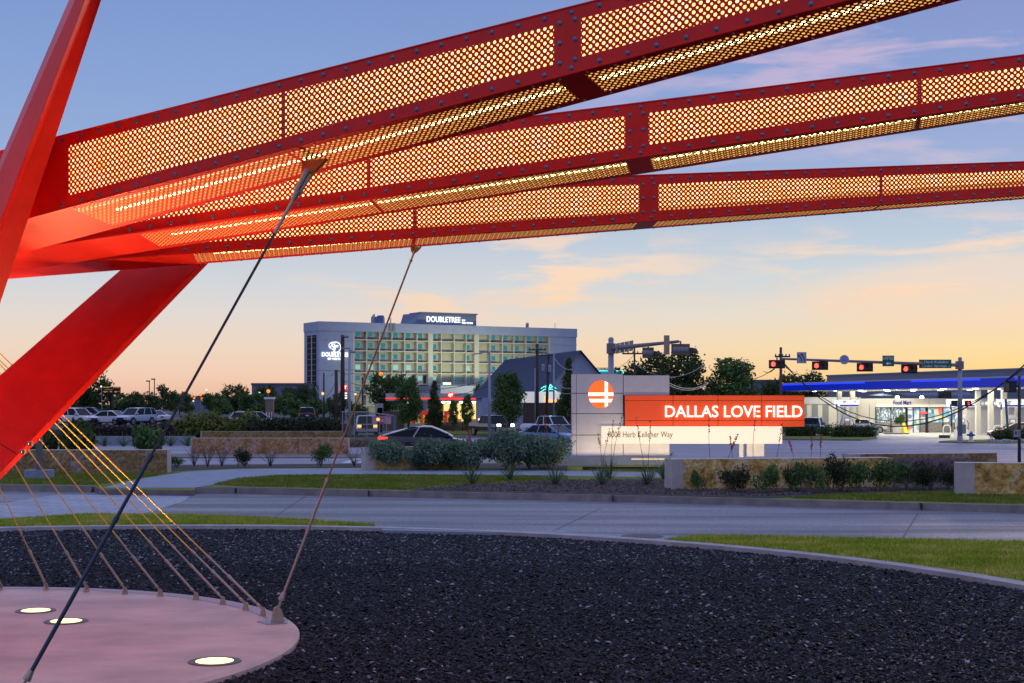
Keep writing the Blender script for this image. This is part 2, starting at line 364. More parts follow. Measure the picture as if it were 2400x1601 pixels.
# plaza disc, gravel ring, ring kerb
DC = (-7.37, 16.44); R_IN = 4.86; R_OUT = 15.3; DR = (-6.95, 16.55)
def circ(r, n=160, c=DC): return [(c[0] + r * math.cos(2 * PI * i / n), c[1] + r * math.sin(2 * PI * i / n)) for i in range(n)]
g = MB(); n = 200; a = circ(R_IN, n); b = circ(R_IN + .05, n)
g.v += [(x, y, 0) for x, y in a] + [(x, y, -.03) for x, y in b] + [(x, y, -.15) for x, y in b]
g.f.append(tuple(range(n))); g.m.append(0)
for i in range(n):
    j = (i + 1) % n
    g.f += [(n + i, n + j, j, i), (2 * n + i, 2 * n + j, n + j, n + i)]; g.m += [0, 0]
struct('plaza_disc', g, m_conc)
g = MB(); a = circ(R_IN, n); b = circ(R_OUT + .1, n, DR)
for i in range(n):
    j = (i + 1) % n; g.quad((*a[i], -.092), (*b[i], -.092), (*b[j], -.092), (*a[j], -.092))
struct('gravel_bed', g, m_gravel_base)
g = MB(); a = circ(R_OUT, n, DR); b = circ(R_OUT + .34, n, DR)
for i in range(n):
    j = (i + 1) % n
    g.quad((*a[i], .01), (*b[i], .01), (*b[j], .01), (*a[j], .01)); g.quad((*a[j], -.1), (*a[i], -.1), (*a[i], .01), (*a[j], .01)); g.quad((*b[i], -.1), (*b[j], -.1), (*b[j], .01), (*b[i], .01))
struct('ring_kerb', g, mat('ring_kerb_concrete', (.40, .37, .37), .75, var=.2, scale=2.2, bump=.3, bscale=50))
# gravel chips
def chips(name, n, pts_fn, size, z0, m, label):
    P0 = pts_fn(n); n = len(P0)
    ang = rng.random(n) * 2 * PI; s = size * (.6 + .9 * rng.random(n)); tilt = (rng.random((n, 2)) - .5) * 1.1
    base = np.array([[-1, -.45], [.2, -.6], [1, .1], [-.1, .55]])
    V = np.empty((n, 5, 3)); jit = 1 + .35 * (rng.random((n, 4, 2)) - .5)
    bx = base[None] * jit * s[:, None, None]; ca, sa = np.cos(ang), np.sin(ang)
    V[:, :4, 0] = bx[..., 0] * ca[:, None] - bx[..., 1] * sa[:, None]; V[:, :4, 1] = bx[..., 0] * sa[:, None] + bx[..., 1] * ca[:, None]
    V[:, :4, 2] = V[:, :4, 0] * tilt[:, :1] + V[:, :4, 1] * tilt[:, 1:]
    V[:, 4, :2] = V[:, :4, :2].mean(1) + (rng.random((n, 2)) - .5) * s[:, None] * .5; V[:, 4, 2] = V[:, :4, 2].mean(1) + s * .45
    V[:, :, :2] += P0[:, None, :2]; V[:, :, 2] += z0 + rng.random((n, 1)) * size * .9
    me = bpy.data.meshes.new(name); me.vertices.add(n * 5); me.vertices.foreach_set('co', V.ravel())
    fi = np.array([[0, 1, 4], [1, 2, 4], [2, 3, 4], [3, 0, 4]])[None] + (np.arange(n) * 5)[:, None, None]
    me.loops.add(n * 12); me.loops.foreach_set('vertex_index', fi.ravel().astype(np.int32))
    me.polygons.add(n * 4); me.polygons.foreach_set('loop_start', (np.arange(n * 4) * 3).astype(np.int32))
    me.materials.append(m); me.update(calc_edges=True); me.validate()
    o = bpy.data.objects.new(name, me); C.objects.link(o); o['kind'] = 'stuff'; o['label'] = label; return o
def chip_mat():
    m = bpy.data.materials.new('black_slate_chips'); m.use_nodes = True; t = m.node_tree; b = t.nodes['Principled BSDF']
    gg = N(t, 'ShaderNodeNewGeometry')
    r = ramp(t, [(0, (.0015, .0015, .0025)), (.5, (.004, .004, .007)), (.85, (.016, .016, .026)), (.97, (.05, .045, .06)), (1, (.36, .33, .38))], gg.outputs['Random Per Island']); t.links.new(r.outputs[0], b.inputs['Base Color'])
    b.inputs['Roughness'].default_value = .5; b.inputs['Specular IOR Level'].default_value = .14
    MATS['chip'] = m; return m
m_chip = chip_mat()
def ring_pts(n):
    # density rises towards the viewer
    x = rng.random(n * 3) * 22 - 12.5; y = 11.5 + 20.5 * rng.random(n * 3) ** 1.35
    rr = np.hypot(x - DC[0], y - DC[1]); r2 = np.hypot(x - DR[0], y - DR[1]); ok = (rr > R_IN + .07) & (r2 < R_OUT - .02) & (np.abs(x / y) < .40)
    return np.c_[x, y][ok][:n]
chips('slate_gravel', 150000, ring_pts, .033, -.09, m_chip, 'black slate gravel filling the ring around the pink plaza disc')

def slab(name, poly_px, ztop, zbot, m_top, m_side=None):
    g = MB(); g.prism(XY(poly_px, ztop), zbot, ztop, 0, 1); return struct(name, g, [m_side or m_kerb, m_top])
# near lawns between ring kerb and front road (shape cut by the ring)
def ring_lawn(name, outer_px, a0, a1, z):
    out = XY(outer_px, z); arc = [(DR[0] + (R_OUT + .33) * math.cos(t), DR[1] + (R_OUT + .33) * math.sin(t)) for t in np.linspace(a0, a1, 30)]
    g = MB(); g.prism(out + arc, -.11, z, 0, 1); return struct(name, g, [m_kerb, m_grass]), out + arc
def angof(p): return math.atan2(p[1] - DR[1], p[0] - DR[0])
outL = [(-420, 1226), (-100, 1222), (0, 1219), (100, 1213), (200, 1206), (470, 1208), (700, 1218), (880, 1231)]
pl = XY(outL, 0)
lawnL, polyL = ring_lawn('lawn', outL, angof(pl[-1]), angof(pl[0]), .0)
outR = [(3300, 1330), (2400, 1271), (2150, 1265), (1800, 1258), (1640, 1256), (1590, 1261)]
pr = XY(outR, 0)
lawnR, polyR = ring_lawn('lawn', outR[::-1], -.35, angof(pr[-1]), .0)
slabp = [(905, 1233), (1150, 1241), (1400, 1250), (1640, 1257), (1600, 1268), (1400, 1262), (1150, 1249), (905, 1242)]
g = MB(); g.prism(XY([(895, 1235), (1640, 1257), (1640, 1262), (1600, 1266), (1250, 1250), (895, 1242)], -.0), -.09, -.004, 0, 0); struct('kerb_apron', g, m_walk)
mh = MB(); c = G(1505, 1257, 0); mh.lathe([(.01, .01), (.38, .01), (.42, .006), (.44, -.002)], 24, 0, (c.x, c.y, .0)); o = mh.part('manhole_cover', mat('cast_iron', (.10, .08, .075), .6, .5, bump=.6, bscale=20), None); tag(o, 'round cast iron cover in the pale kerb beside the front road', 'manhole cover')
# paver crosswalk on the front road
def paver_mat():
    m = bpy.data.materials.new('crosswalk_pavers'); m.use_nodes = True; t = m.node_tree; b = t.nodes['Principled BSDF']
    co = N(t, 'ShaderNodeTexCoord'); br = N(t, 'ShaderNodeTexBrick'); t.links.new(co.outputs['Object'], br.inputs['Vector'])
    br.inputs['Scale'].default_value = 1.0; br.inputs['Brick Width'].default_value = .9; br.inputs['Row Height'].default_value = .45; br.inputs['Mortar Size'].default_value = .02
    br.inputs['Color1'].default_value = (.36, .37, .44, 1); br.inputs['Color2'].default_value = (.26, .27, .33, 1); br.inputs['Mortar'].default_value = (.10, .10, .14, 1)
    t.links.new(br.outputs[0], b.inputs['Base Color']); b.inputs['Roughness'].default_value = .45; MATS['pav'] = m; return m
g = MB(); g.prism(XY([(-300, 1207), (-300, 1195), (0, 1181), (60, 1170), (140, 1159), (445, 1163), (430, 1175), (330, 1206), (160, 1208), (60, 1212), (0, 1216)], -.07), -.09, -.07); struct('paver_crossing', g, paver_mat())
# road joints
g = MB()
for a, b, wd in (((2152, 1203), (2115, 1262), .022), ((1410, 1190), (1300, 1243), .012), ((715, 1163), (640, 1214), .012)):
    p = G(a[0], a[1], -.076); q = G(b[0], b[1], -.076); g.quad(p + Vector((-wd, 0, 0)), p + Vector((wd, 0, 0)), q + Vector((wd, 0, 0)), q + Vector((-wd, 0, 0)))
struct('road_joint', g, m_dark)
# far island beyond front road
ZI = .08
isl = [(-500, 1134), (-100, 1136), (215, 1140), (240, 1147), (455, 1149), (458, 1143), (560, 1142), (1000, 1152), (1500, 1162), (2000, 1175), (2600, 1190), (2600, 1088), (2000, 1096), (1625, 1094), (1600, 1077), (1330, 1077), (1200, 1084), (870, 1090), (390, 1091), (-500, 1090)]
g = MB(); g.prism(XY(isl, ZI), -.1, ZI, 0, 1); struct('island', g, [m_kerb, m_grass2])
def strip(name, pts, wd, z0, z1, m):      # kerb of width wd behind a front edge line
    g = MB(); q = [Vector((*p, 0)) for p in XY(pts, z1)]
    for i in range(len(q) - 1):
        d = (q[i + 1] - q[i]).normalized(); nn = Vector((-d.y, d.x, 0)) * wd
        a, b = q[i], q[i + 1]; c_, e = b + nn, a + nn
        f_ = Vector((d.y, -d.x, 0)) * .07
        g.hexa([(p.x, p.y, z0) for p in (a + f_, b + f_, c_, e)], [(p.x, p.y, z1) for p in (a, b, c_, e)])
    return struct(name, g, m)
strip('island_kerb', [(458, 1142), (560, 1142), (1000, 1152), (1500, 1162), (2000, 1175), (2600, 1190)], .18, -.1, ZI + .035, m_kerb)
strip('island_kerb', [(-500, 1133), (-100, 1135), (215, 1139)], .18, -.1, ZI + .035, m_kerb)
g = MB()
for x, y in ((552, 1143), (864, 1149), (1436, 1161), (2159, 1179)):
    p = G(x, y, ZI + .04); g.box(p.x - .012, p.x + .012, p.y - .09, p.y + .19, -.05, ZI + .0405)
struct('kerb_joint', g, m_dark)
# gutter band along far kerb
g = MB(); q = XY([(458, 1163), (1000, 1172), (1500, 1183), (2000, 1196), (2600, 1212)], -.076); r_ = XY([(458, 1158), (1000, 1167), (1500, 1178), (2000, 1191), (2600, 1206)], -.076)
for i in range(4): g.quad((*q[i], -.076), (*q[i + 1], -.076), (*r_[i + 1], -.076), (*r_[i], -.076))
struct('gutter', g, mat('gutter_concrete', (.20, .19, .23), .8, var=.2, scale=1))
# sidewalk path
path = [(240, 1143), (455, 1143), (490, 1137), (560, 1121), (650, 1113), (900, 1111), (1330, 1115), (1575, 1119), (1700, 1121), (1700, 1111), (1575, 1108), (1330, 1104), (860, 1097), (560, 1099), (440, 1105), (330, 1122)]
g = MB(); g.prism(XY(path, ZI + .008), ZI - .05, ZI + .008, 0, 0); struct('sidewalk', g, m_walk)
g = MB(); a = XY([(240, 1143), (455, 1143)], ZI + .008); b = XY([(240, 1156), (455, 1156)], -.076)
g.quad((*b[0], -.072), (*b[1], -.072), (*a[1], ZI + .006), (*a[0], ZI + .006)); struct('kerb_ramp', g, mat('ramp_slate_tile', (.10, .12, .17), .7, var=.1))
# mulch beds
mul = [[(350, 1107), (440, 1102), (560, 1097), (860, 1095), (1200, 1100), (1330, 1102), (1330, 1088), (870, 1086), (390, 1090)],
       [(960, 1151), (1010, 1143), (1150, 1135), (1290, 1128), (1400, 1128), (1590, 1133), (1610, 1142), (1900, 1150), (2250, 1146), (2250, 1105), (2000, 1108), (1660, 1140), (1930, 1162), (1800, 1168), (1500, 1160), (1150, 1153)]]
g = MB(); g.prism(XY(mul[0], ZI + .012), ZI - .02, ZI + .012); g.prism(XY([(960, 1150), (1010, 1143), (1150, 1135), (1290, 1127), (1420, 1125), (1600, 1126), (2250, 1100), (2250, 1152), (1950, 1160), (1800, 1167), (1500, 1160), (1150, 1153)], ZI + .012), ZI - .02, ZI + .012)
struct('mulch_bed', g, m_mulch)
def poly_pts(poly, n):
    a = np.array(poly); lo = a.min(0); hi = a.max(0); out = []; 
    while len(out) < n:
        q = lo + (hi - lo) * rng.random((n, 2)); ins = np.zeros(n, bool); j = len(a) - 1
        for i in range(len(a)):
            c_ = ((a[i, 1] > q[:, 1]) != (a[j, 1] > q[:, 1])) & (q[:, 0] < (a[j, 0] - a[i, 0]) * (q[:, 1] - a[i, 1]) / (a[j, 1] - a[i, 1] + 1e-12) + a[i, 0]); ins ^= c_; j = i
        out += list(q[ins])
    return np.array(out[:n])
m_mchip = leaf_mat('mulch_chips', (.04, .03, .03), (.24, .19, .17))
chips('bark_mulch', 16000, lambda n: poly_pts(XY([(960, 1150), (1010, 1143), (1150, 1135), (1290, 1127), (1420, 1125), (1600, 1126), (1640, 1135), (2250, 1120), (2250, 1148), (1950, 1156), (1800, 1165), (1500, 1158), (1150, 1151)], ZI), n), .035, ZI + .015, m_mchip, 'loose bark mulch of the bed behind the far kerb')
# grass blades
def blades(name, polys, dens, h, wd, z, m, label):
    Q = []
    for poly, k in polys: Q.append(poly_pts(poly, k))
    Q = np.concatenate(Q); ok = np.abs(Q[:, 0] / Q[:, 1]) < .38; Q = Q[ok]; n = len(Q)
    a = rng.random(n) * 2 * PI; hh = h * (.5 + rng.random(n)); V = np.empty((n, 3, 3)); wv = wd * (.6 + .8 * rng.random(n))
    V[:, 0, 0] = Q[:, 0] - wv * np.cos(a); V[:, 0, 1] = Q[:, 1] - wv * np.sin(a); V[:, 1, 0] = Q[:, 0] + wv * np.cos(a); V[:, 1, 1] = Q[:, 1] + wv * np.sin(a)
    V[:, :2, 2] = z; V[:, 2, 0] = Q[:, 0] + (rng.random(n) - .5) * hh * 1.4; V[:, 2, 1] = Q[:, 1] + (rng.random(n) - .5) * hh * 1.4; V[:, 2, 2] = z + hh
    me = bpy.data.meshes.new(name); me.vertices.add(n * 3); me.vertices.foreach_set('co', V.ravel()); me.loops.add(n * 3)
    me.loops.foreach_set('vertex_index', np.arange(n * 3).astype(np.int32)); me.polygons.add(n); me.polygons.foreach_set('loop_start', (np.arange(n) * 3).astype(np.int32))
    me.materials.append(m); me.update(calc_edges=True)
    o = bpy.data.objects.new(name, me); C.objects.link(o); o['kind'] = 'stuff'; o['label'] = label; return o
def blade_mat(name, c1, c2, c3):
    m = grass_mat(name, c1, c2, c3); return m
m_blade = grass_mat('grass_blades', (.20, .33, .03), (.40, .46, .05), (.74, .60, .22))
m_blade2 = grass_mat('far_grass_blades', (.11, .19, .025), (.20, .25, .035), (.38, .31, .13))
blades('grass_blades', [(polyL, 40000), (polyR, 90000)], 0, .055, .010, 0, m_blade, 'mown green grass blades of the lawns along the ring kerb')
gp1 = XY([(500, 1136), (560, 1122), (650, 1115), (900, 1113), (1330, 1117), (1330, 1125), (1150, 1133), (1010, 1141), (960, 1149), (560, 1140)], ZI)
gp2 = XY([(-300, 1132), (230, 1137), (330, 1121), (395, 1110), (-300, 1108)], ZI)
gp3 = XY([(1850, 1168), (1950, 1160), (2150, 1154), (2600, 1150), (2600, 1186), (2000, 1172)], ZI)
gp4 = XY([(1380, 1103), (1575, 1106), (1575, 1088), (1400, 1088)], ZI)
blades('far_grass_blades', [(gp1, 32000), (gp2, 26000), (gp3, 26000), (gp4, 6000)], 0, .06, .014, ZI, m_blade2, 'green grass blades on the island across the front road')

# ================================================================== SCULPTURE
def wloc(o):
    l = Vector((0, 0, 0))
    while o is not None: l = l + o.location; o = o.parent
    return l
def wp(mb, name, mats, parent, smooth=False, label=None):
    o = bpy.data.objects.new(name, mb.mesh(name, mats, tuple(wloc(parent)), smooth)); C.objects.link(o); o.parent = parent
    if label: o['label'] = label
    return o
BP = .25; PITCH = .0595; ZV = Vector((0, 0, 1))
scul = thing('steel_sculpture', 'large red steel sculpture of perforated lit beams fanning from leaning legs', 'sculpture', (DC[0], DC[1], 0))
BEAMS = [dict(N0=(-4.505, 14.542, 4.647), N1=(.482, 11.729, 5.365), h=(.736, .540), w=(.685, .525), tau=11, seams=(11.2, 35), t1=50, name='nearest, widest beam, purple red in the dusk light'),
         dict(N0=(-4.263, 16.162, 4.589), N1=(1.328, 14.991, 5.241), h=(.747, .563), w=(.690, .530), tau=9, seams=(11.2, 34.2), t1=48, name='middle beam of the fan'),
         dict(N0=(-3.935, 17.489, 4.504), N1=(1.752, 18.187, 4.986), h=(.746, .574), w=(.700, .480), tau=5.5, seams=(11.1, 35), t1=48, name='lowest, farthest beam of the fan')]
bolt_me = MB().dome((0, 0, 0), .014, (0, 0, 1), 10, 3, .6).lathe([(.020, -.004), (.020, .003), (.014, .004)], 10).mesh('bolt', m_bolt, smooth=True)
def beam_fn(b):
    N0 = Vector(b['N0']); N1 = Vector(b['N1']); dr = (N1 - N0) / 23
    dh = Vector((dr.x, dr.y, 0)).normalized(); perp = Vector((-dh.y, dh.x, 0)); tau = R(b['tau'])
    wd = perp * math.cos(tau) - ZV * math.sin(tau)
    def f(t, u, v):      # u across the bottom face (m), v up the side face (m)
        return N0 + dr * t + wd * u + ZV * v
    H = lambda t: b['h'][0] + (b['h'][1] - b['h'][0]) * t / 23
    W = lambda t: b['w'][0] + (b['w'][1] - b['w'][0]) * t / 23
    return f, H, W, dr, perp, wd
for b in BEAMS:
    f, H, W, dr, perp, wd = beam_fn(b); t1 = b['t1']; b['f'] = f; b['H'] = H; b['W'] = W
    FL = .115
    # steel frame: solid root box, top plate, flanges, splice plates
    g = MB()
    def strp(ta, tb, A, B_, n=6, m=0):      # strip between two edge functions of t
        for i in range(n):
            x, y = ta + (tb - ta) * i / n, ta + (tb - ta) * (i + 1) / n
            g.quad(A(x), A(y), B_(y), B_(x), m)
    E_nb = lambda t: f(t, 0, 0); E_nt = lambda t: f(t, 0, H(t)); E_fb = lambda t: f(t, W(t), 0); E_ft = lambda t: f(t, W(t), H(t))
    t0 = -12
    strp(t0, .35, E_nb, E_nt); strp(t0, .35, E_fb, E_nb); strp(t0, .35, E_ft, E_fb); strp(t0, t1, E_nt, E_ft, 20)
    g.quad(E_nb(t0), E_nt(t0), E_ft(t0), E_fb(t0)); g.quad(E_nb(t1), E_fb(t1), E_ft(t1), E_nt(t1))
    sn = lambda v: (lambda t: f(t, 0, v(t)))
    segs = [(.35, b['seams'][0] - .09), (b['seams'][0] + .09, 22.35), (23.35, b['seams'][1] - .09), (b['seams'][1] + .09, t1)]
    strp(.35, t1, sn(lambda t: 0), sn(lambda t: FL), 20); strp(.35, t1, sn(lambda t: H(t) - FL), sn(lambda t: H(t)), 20)
    FB = .075
    su = lambda u: (lambda t: f(t, u(t), 0))
    strp(.35, t1, su(lambda t: FB), su(lambda t: 0), 20); strp(.35, t1, su(lambda t: W(t)), su(lambda t: W(t) - FB), 20)
    fr = lambda v: (lambda t: f(t, W(t), v(t)))
    strp(.35, t1, fr(lambda t: FL), fr(lambda t: 0), 20); strp(.35, t1, fr(lambda t: H(t)), fr(lambda t: H(t) - FL), 20)
    gaps = [(.35 - .0, .36), (segs[0][1], segs[1][0]), (segs[1][1], segs[2][0]), (segs[2][1], segs[3][0])]
    for a_, c_ in gaps[1:]:
        strp(a_, c_, sn(lambda t: FL), sn(lambda t: H(t) - FL), 1); strp(a_, c_, su(lambda t: W(t) - FB), su(lambda t: FB), 1); strp(a_, c_, fr(lambda t: H(t) - FL), fr(lambda t: FL), 1)
    bo = wp(g, 'beam', m_red, scul, label=b['name'])
    # raised flange lips give the edges thickness
    lip = MB()
    for e, dv in ((E_nb, ZV * -.0), (E_nt, ZV * 0)):
        for i in range(16):
            x, y = t0 + (t1 - t0) * i / 16, t0 + (t1 - t0) * (i + 1) / 16
            lip.tube(e(x), e(y), .009, n=6, cap=False)
    wp(lip, 'edge_weld', m_red, bo)
    side = MB(); bot = MB(); rear = MB()
    for a_, c_ in segs:
        n = max(2, int((c_ - a_) / 2))
        for i in range(n):
            x, y = a_ + (c_ - a_) * i / n, a_ + (c_ - a_) * (i + 1) / n
            ux, uy = x * BP / PITCH, y * BP / PITCH
            mid = lambda t: H(t) / 2 / PITCH
            q = lambda t, v: (t * BP / PITCH, (v - H(t) / 2) / PITCH)
            side.quad(f(x, 0, FL), f(y, 0, FL), f(y, 0, H(y) - FL), f(x, 0, H(x) - FL), 0, [q(x, FL), q(y, FL), q(y, H(y) - FL), q(x, H(x) - FL)])
            qb = lambda t, u: (t * BP / PITCH, (u - W(t) / 2) / PITCH)
            bot.quad(f(x, W(x) - FB, 0), f(y, W(y) - FB, 0), f(y, FB, 0), f(x, FB, 0), 0, [qb(x, W(x) - FB), qb(y, W(y) - FB), qb(y, FB), qb(x, FB)])
            rear.quad(f(x, W(x), H(x) - FL), f(y, W(y), H(y) - FL), f(y, W(y), FL), f(x, W(x), FL), 0, [q(x, H(x) - FL), q(y, H(y) - FL), q(y, FL), q(x, FL)])
    wp(side, 'side_panel', m_perf, bo); wp(bot, 'bottom_panel', m_perf, bo); wp(rear, 'rear_panel', m_perf, bo)
    df = MB(); dt = MB(); led = MB()  # df, dt: added glowing liners, bright above and dim below
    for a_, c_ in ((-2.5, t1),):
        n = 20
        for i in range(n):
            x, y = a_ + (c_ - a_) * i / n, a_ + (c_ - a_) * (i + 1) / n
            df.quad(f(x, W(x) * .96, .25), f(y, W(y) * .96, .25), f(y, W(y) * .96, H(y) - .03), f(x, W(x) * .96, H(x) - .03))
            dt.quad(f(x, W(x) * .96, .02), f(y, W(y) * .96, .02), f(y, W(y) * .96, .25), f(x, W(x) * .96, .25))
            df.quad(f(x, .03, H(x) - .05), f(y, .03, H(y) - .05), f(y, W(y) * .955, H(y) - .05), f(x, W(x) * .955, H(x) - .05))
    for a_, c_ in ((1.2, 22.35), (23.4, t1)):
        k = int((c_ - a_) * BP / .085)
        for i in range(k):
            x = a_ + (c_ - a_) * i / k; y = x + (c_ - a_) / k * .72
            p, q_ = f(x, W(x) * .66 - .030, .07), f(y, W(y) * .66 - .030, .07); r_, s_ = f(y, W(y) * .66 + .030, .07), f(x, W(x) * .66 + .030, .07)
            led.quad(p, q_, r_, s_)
    wp(df, 'glow_liner', m_glow, bo); wp(dt, 'dim_glow_liner', m_dim, bo); wp(led, 'light_strip', m_led, bo)
    # bolts along both edges and the splice
    nrm = dr.cross(ZV).normalized(); off = wloc(bo)
    rot = nrm.to_track_quat('Z', 'Y').to_euler(); 
    pts = []
    for i in range(0, 45):
        for v in (.045, None):
            t = i + .0
            pts.append(f(t, 0, .045 if v else H(t) - .045))
    pts = [p for p in pts]
    for t in (22.56, 23.12):
        for q_ in (.20, .5, .80): pts.append(f(t, 0, H(t) * q_))
    for p in pts[:98]:
        o = shared(bolt_me, 'bolt', bo, p + nrm * .002 - off, rot)
    # small rivets at the panel seams and on the bottom flange (one strip each)
    rv = MB()
    for sm in b['seams']:
        for k in range(7):
            rv.dome(f(sm, 0, FL + .03 + (H(sm) - 2 * FL - .06) * k / 6) + nrm * .001, .008, nrm, 6, 2)
    dn = -wd.cross(dr).normalized(); dn = dn if dn.z < 0 else -dn
    for i in range(0, 45):
        for u in (.035, None):
            rv.dome(f(i + .5, .035 if u else W(i + .5) - .035, 0) + dn * .001, .013, dn, 6, 2)
    rvo = wp(rv, 'small_rivets', m_fit, bo); rvo['kind'] = 'stuff'
# hub block where the beams meet
g = MB(); hx, hy = -7.35, 16.75
g.hexa([(hx - .75, hy - .9, 4.18), (hx + .7, hy - .75, 4.22), (hx + .85, hy + 1.0, 4.05), (hx - .6, hy + 1.0, 4.05)], [(hx - .7, hy - .9, 5.2), (hx + .7, hy - .75, 5.2), (hx + .85, hy + 1.0, 5.1), (hx - .6, hy + 1.0, 5.1)])
wp(g, 'hub', m_red, scul)
def leg(b4, t4, name='leg', label=None):
    g = MB(); g.hexa(b4, t4); o = wp(g, name, m_red, scul, label=label)
    md = o.modifiers.new('bevel', 'BEVEL'); md.width = .012; md.segments = 2; return o
E1b, E2b, E3b = P(-480, 1490, 16.2), P(-383, 1524, 15.4), P(-262, 1500, 15.85)
E1t, E2t, E3t = P(333, -400, 13.35), P(352, -400, 13.0), P(371, -400, 13.3)
leg([E1b, E2b, E3b, E1b + E3b - E2b], [E1t, E2t, E3t, E1t + E3t - E2t], label='tall leaning mast crossing in front of the beams')
bu, bl = P(-470, 1290, 16.9), P(-400, 1521, 16.1); tl = P(510, 577, 18.35)
nl_ = (bl - bu).cross(tl - bu); rt_ = P(330, 590, 1) - Vector((0, 0, CAMZ)); tu = Vector((0, 0, CAMZ)) + rt_ * ((bu - Vector((0, 0, CAMZ))).dot(nl_) / rt_.dot(nl_))
bk = Vector((.06, .15, .008))
leg([bu, bl, bl + bk, bu + bk], [tu, tl, tl + bk, tu + bk], label='broad bright red leg leaning up to the lowest beam')
leg([Vector((-9.9, 18.2, 0)), Vector((-9.5, 18.1, 0)), Vector((-9.5, 18.5, 0)), Vector((-9.9, 18.6, 0))], [Vector((-8.0, 18.5, 5)), Vector((-7.6, 18.4, 5)), Vector((-7.6, 18.8, 5)), Vector((-8.0, 18.9, 5))])
def on_leg(px, py):
    q = P(px, py, 1) - Vector((0, 0, CAMZ)); return Vector((0, 0, CAMZ)) + q * ((bu - Vector((0, 0, CAMZ))).dot(nl_) / q.dot(nl_)) - q.normalized() * .004
g = MB(); g.tube(on_leg(-60, 1003), on_leg(38, 1063), .006, n=6); wp(g, 'weld_seam', mat('weld_dark_red', (.20, .008, .004), .6), scul)

# clips on the leg edge
g = MB()
for px, py in ((70, 1040), (53, 1058)):
    p = P(px, py, 17.05); g.box(p.x - .02, p.x + .03, p.y - .03, p.y + .03, p.z - .03, p.z + .02); g.dome(p + Vector((0, -.05, .01)), .02, (0, -1, 0), 8, 2)
wp(g, 'clip', m_fit, scul)

# ------------------------------------------------------------------ stay cables
def twist_mat():
    m = bpy.data.materials.new('twisted_wire_rope'); m.use_nodes = True; t = m.node_tree; b = t.nodes['Principled BSDF']
    b.inputs['Base Color'].default_value = (.06, .065, .085, 1); b.inputs['Metallic'].default_value = .4; b.inputs['Roughness'].default_value = .45; MATS['tw'] = m; return m
m_rope = twist_mat()
def rope(g, a, b, r, pitch=.16, n=6):      # strands wound round a core
    a = Vector(a); b = Vector(b); L = (b - a).length; d = (b - a) / L; u = d.orthogonal().normalized(); v = d.cross(u)
    st = int(L / pitch * 8)
    g.tube(a, b, r * .62, n=8)
    for s_ in range(n):
        pts = []
        for i in range(st + 1):
            q = 2 * PI * (i / 8 + s_ / n); pts.append(a + d * (L * i / st) + (u * math.cos(q) + v * math.sin(q)) * r * .60)
        g.chain(pts, r * .38, 5)
def anchor(parent, base, d, s, big=False):
    """lug plate, clevis and turnbuckle at the foot of a cable running in direction d"""
    off = wloc(parent); side = Vector((d.x, d.y, 0)).normalized(); nn = Vector((-side.y, side.x, 0))
    g = MB(); out = [(-.065, 0), (.075, 0), (.06, .07), (.045, .13), (.01, .165), (-.03, .15), (-.045, .08)]
    v = []
    for k in (-.018, .018):
        for x, z in out: v.append(base + side * (x * s) + ZV * (z * s) + nn * (k * s))
    m = len(out); g.add(v, [tuple(range(m))[::-1], tuple(range(m, 2 * m))] + [(i, (i + 1) % m, m + (i + 1) % m, m + i) for i in range(m)])
    wp(g, 'lug', m_fit, parent)
    pin = base + ZV * (.11 * s)
    g = MB()
    for k in (-1, 1):
        c0 = pin + nn * (.028 * s * k) - d * (.03 * s); c1 = pin + nn * (.028 * s * k) + d * (.13 * s)
        g.hexa([c0 - nn * .008 * s + ZV * .03 * s, c0 + nn * .008 * s + ZV * .03 * s, c0 + nn * .008 * s - ZV * .03 * s, c0 - nn * .008 * s - ZV * .03 * s], [c1 - nn * .008 * s + ZV * .02 * s, c1 + nn * .008 * s + ZV * .02 * s, c1 + nn * .008 * s - ZV * .02 * s, c1 - nn * .008 * s - ZV * .02 * s])
    g.tube(pin - nn * .05 * s, pin + nn * .05 * s, .018 * s, n=10); g.tube(pin + d * .12 * s, pin + d * .20 * s, .034 * s, .022 * s, 10)
    wp(g, 'clevis', m_fit, parent)
    return pin
def stay(lugp, top, r, label, group, s=.66, tb=(.2, .62, .95), mt=None, ropey=False, base_z=0.0):
    d = (Vector(top) - Vector(lugp)).normalized()
    root = thing('stay_cable', label, 'cable', lugp, 0, group)
    pin = anchor(root, Vector(lugp), d, s)
    g = MB(); d = (Vector(top) - pin).normalized()
    k_t = 1.9 if s < 1 else 1.45
    g.tube(pin + d * tb[0] * .7, pin + d * tb[1], r * k_t, r * k_t, 10); g.tube(pin + d * tb[1], pin + d * tb[2], r * 1.3, r * 1.3, 8)
    g.tube(pin + d * (tb[1] - .04), pin + d * (tb[1] + .02), r * k_t * 1.3, n=10); g.tube(pin + d * (tb[2] - .02), pin + d * (tb[2] + .05), r * 1.9, n=10)
    wp(g, 'turnbuckle', m_fit if not ropey else mat('dark_turnbuckle', (.05, .08, .12), .4, .6), root)
    g = MB()
    if ropey: rope(g, pin + d * tb[2], top, r)
    else: g.tube(pin + d * tb[2], top, r, n=6)
    wp(g, 'wire_rope', mt or m_cable, root)
    return root, d
TOPS = [(0, 1144), (33, 1083), (65, 1049), (89, 1022), (111.5, 999), (124, 984), (133, 976), (145, 969)]
LUGS = [(108, 1380), (203, 1384), (293, 1389), (376, 1394), (460, 1402), (523, 1413), (577, 1426), (618, 1440)]
WHERE = ['leftmost full lug on the far rim', 'lug just left of the thick rope', 'lug just right of the thick rope', 'fourth lug from the left',
         'fifth lug from the left', 'sixth lug from the left', 'second lug before the big anchor', 'lug nearest the big anchor']
m_cable2 = mat('uplit_yellow_cable', (.85, .58, .10), .45, .15)  # yellow of the uplights is put into the cable colour
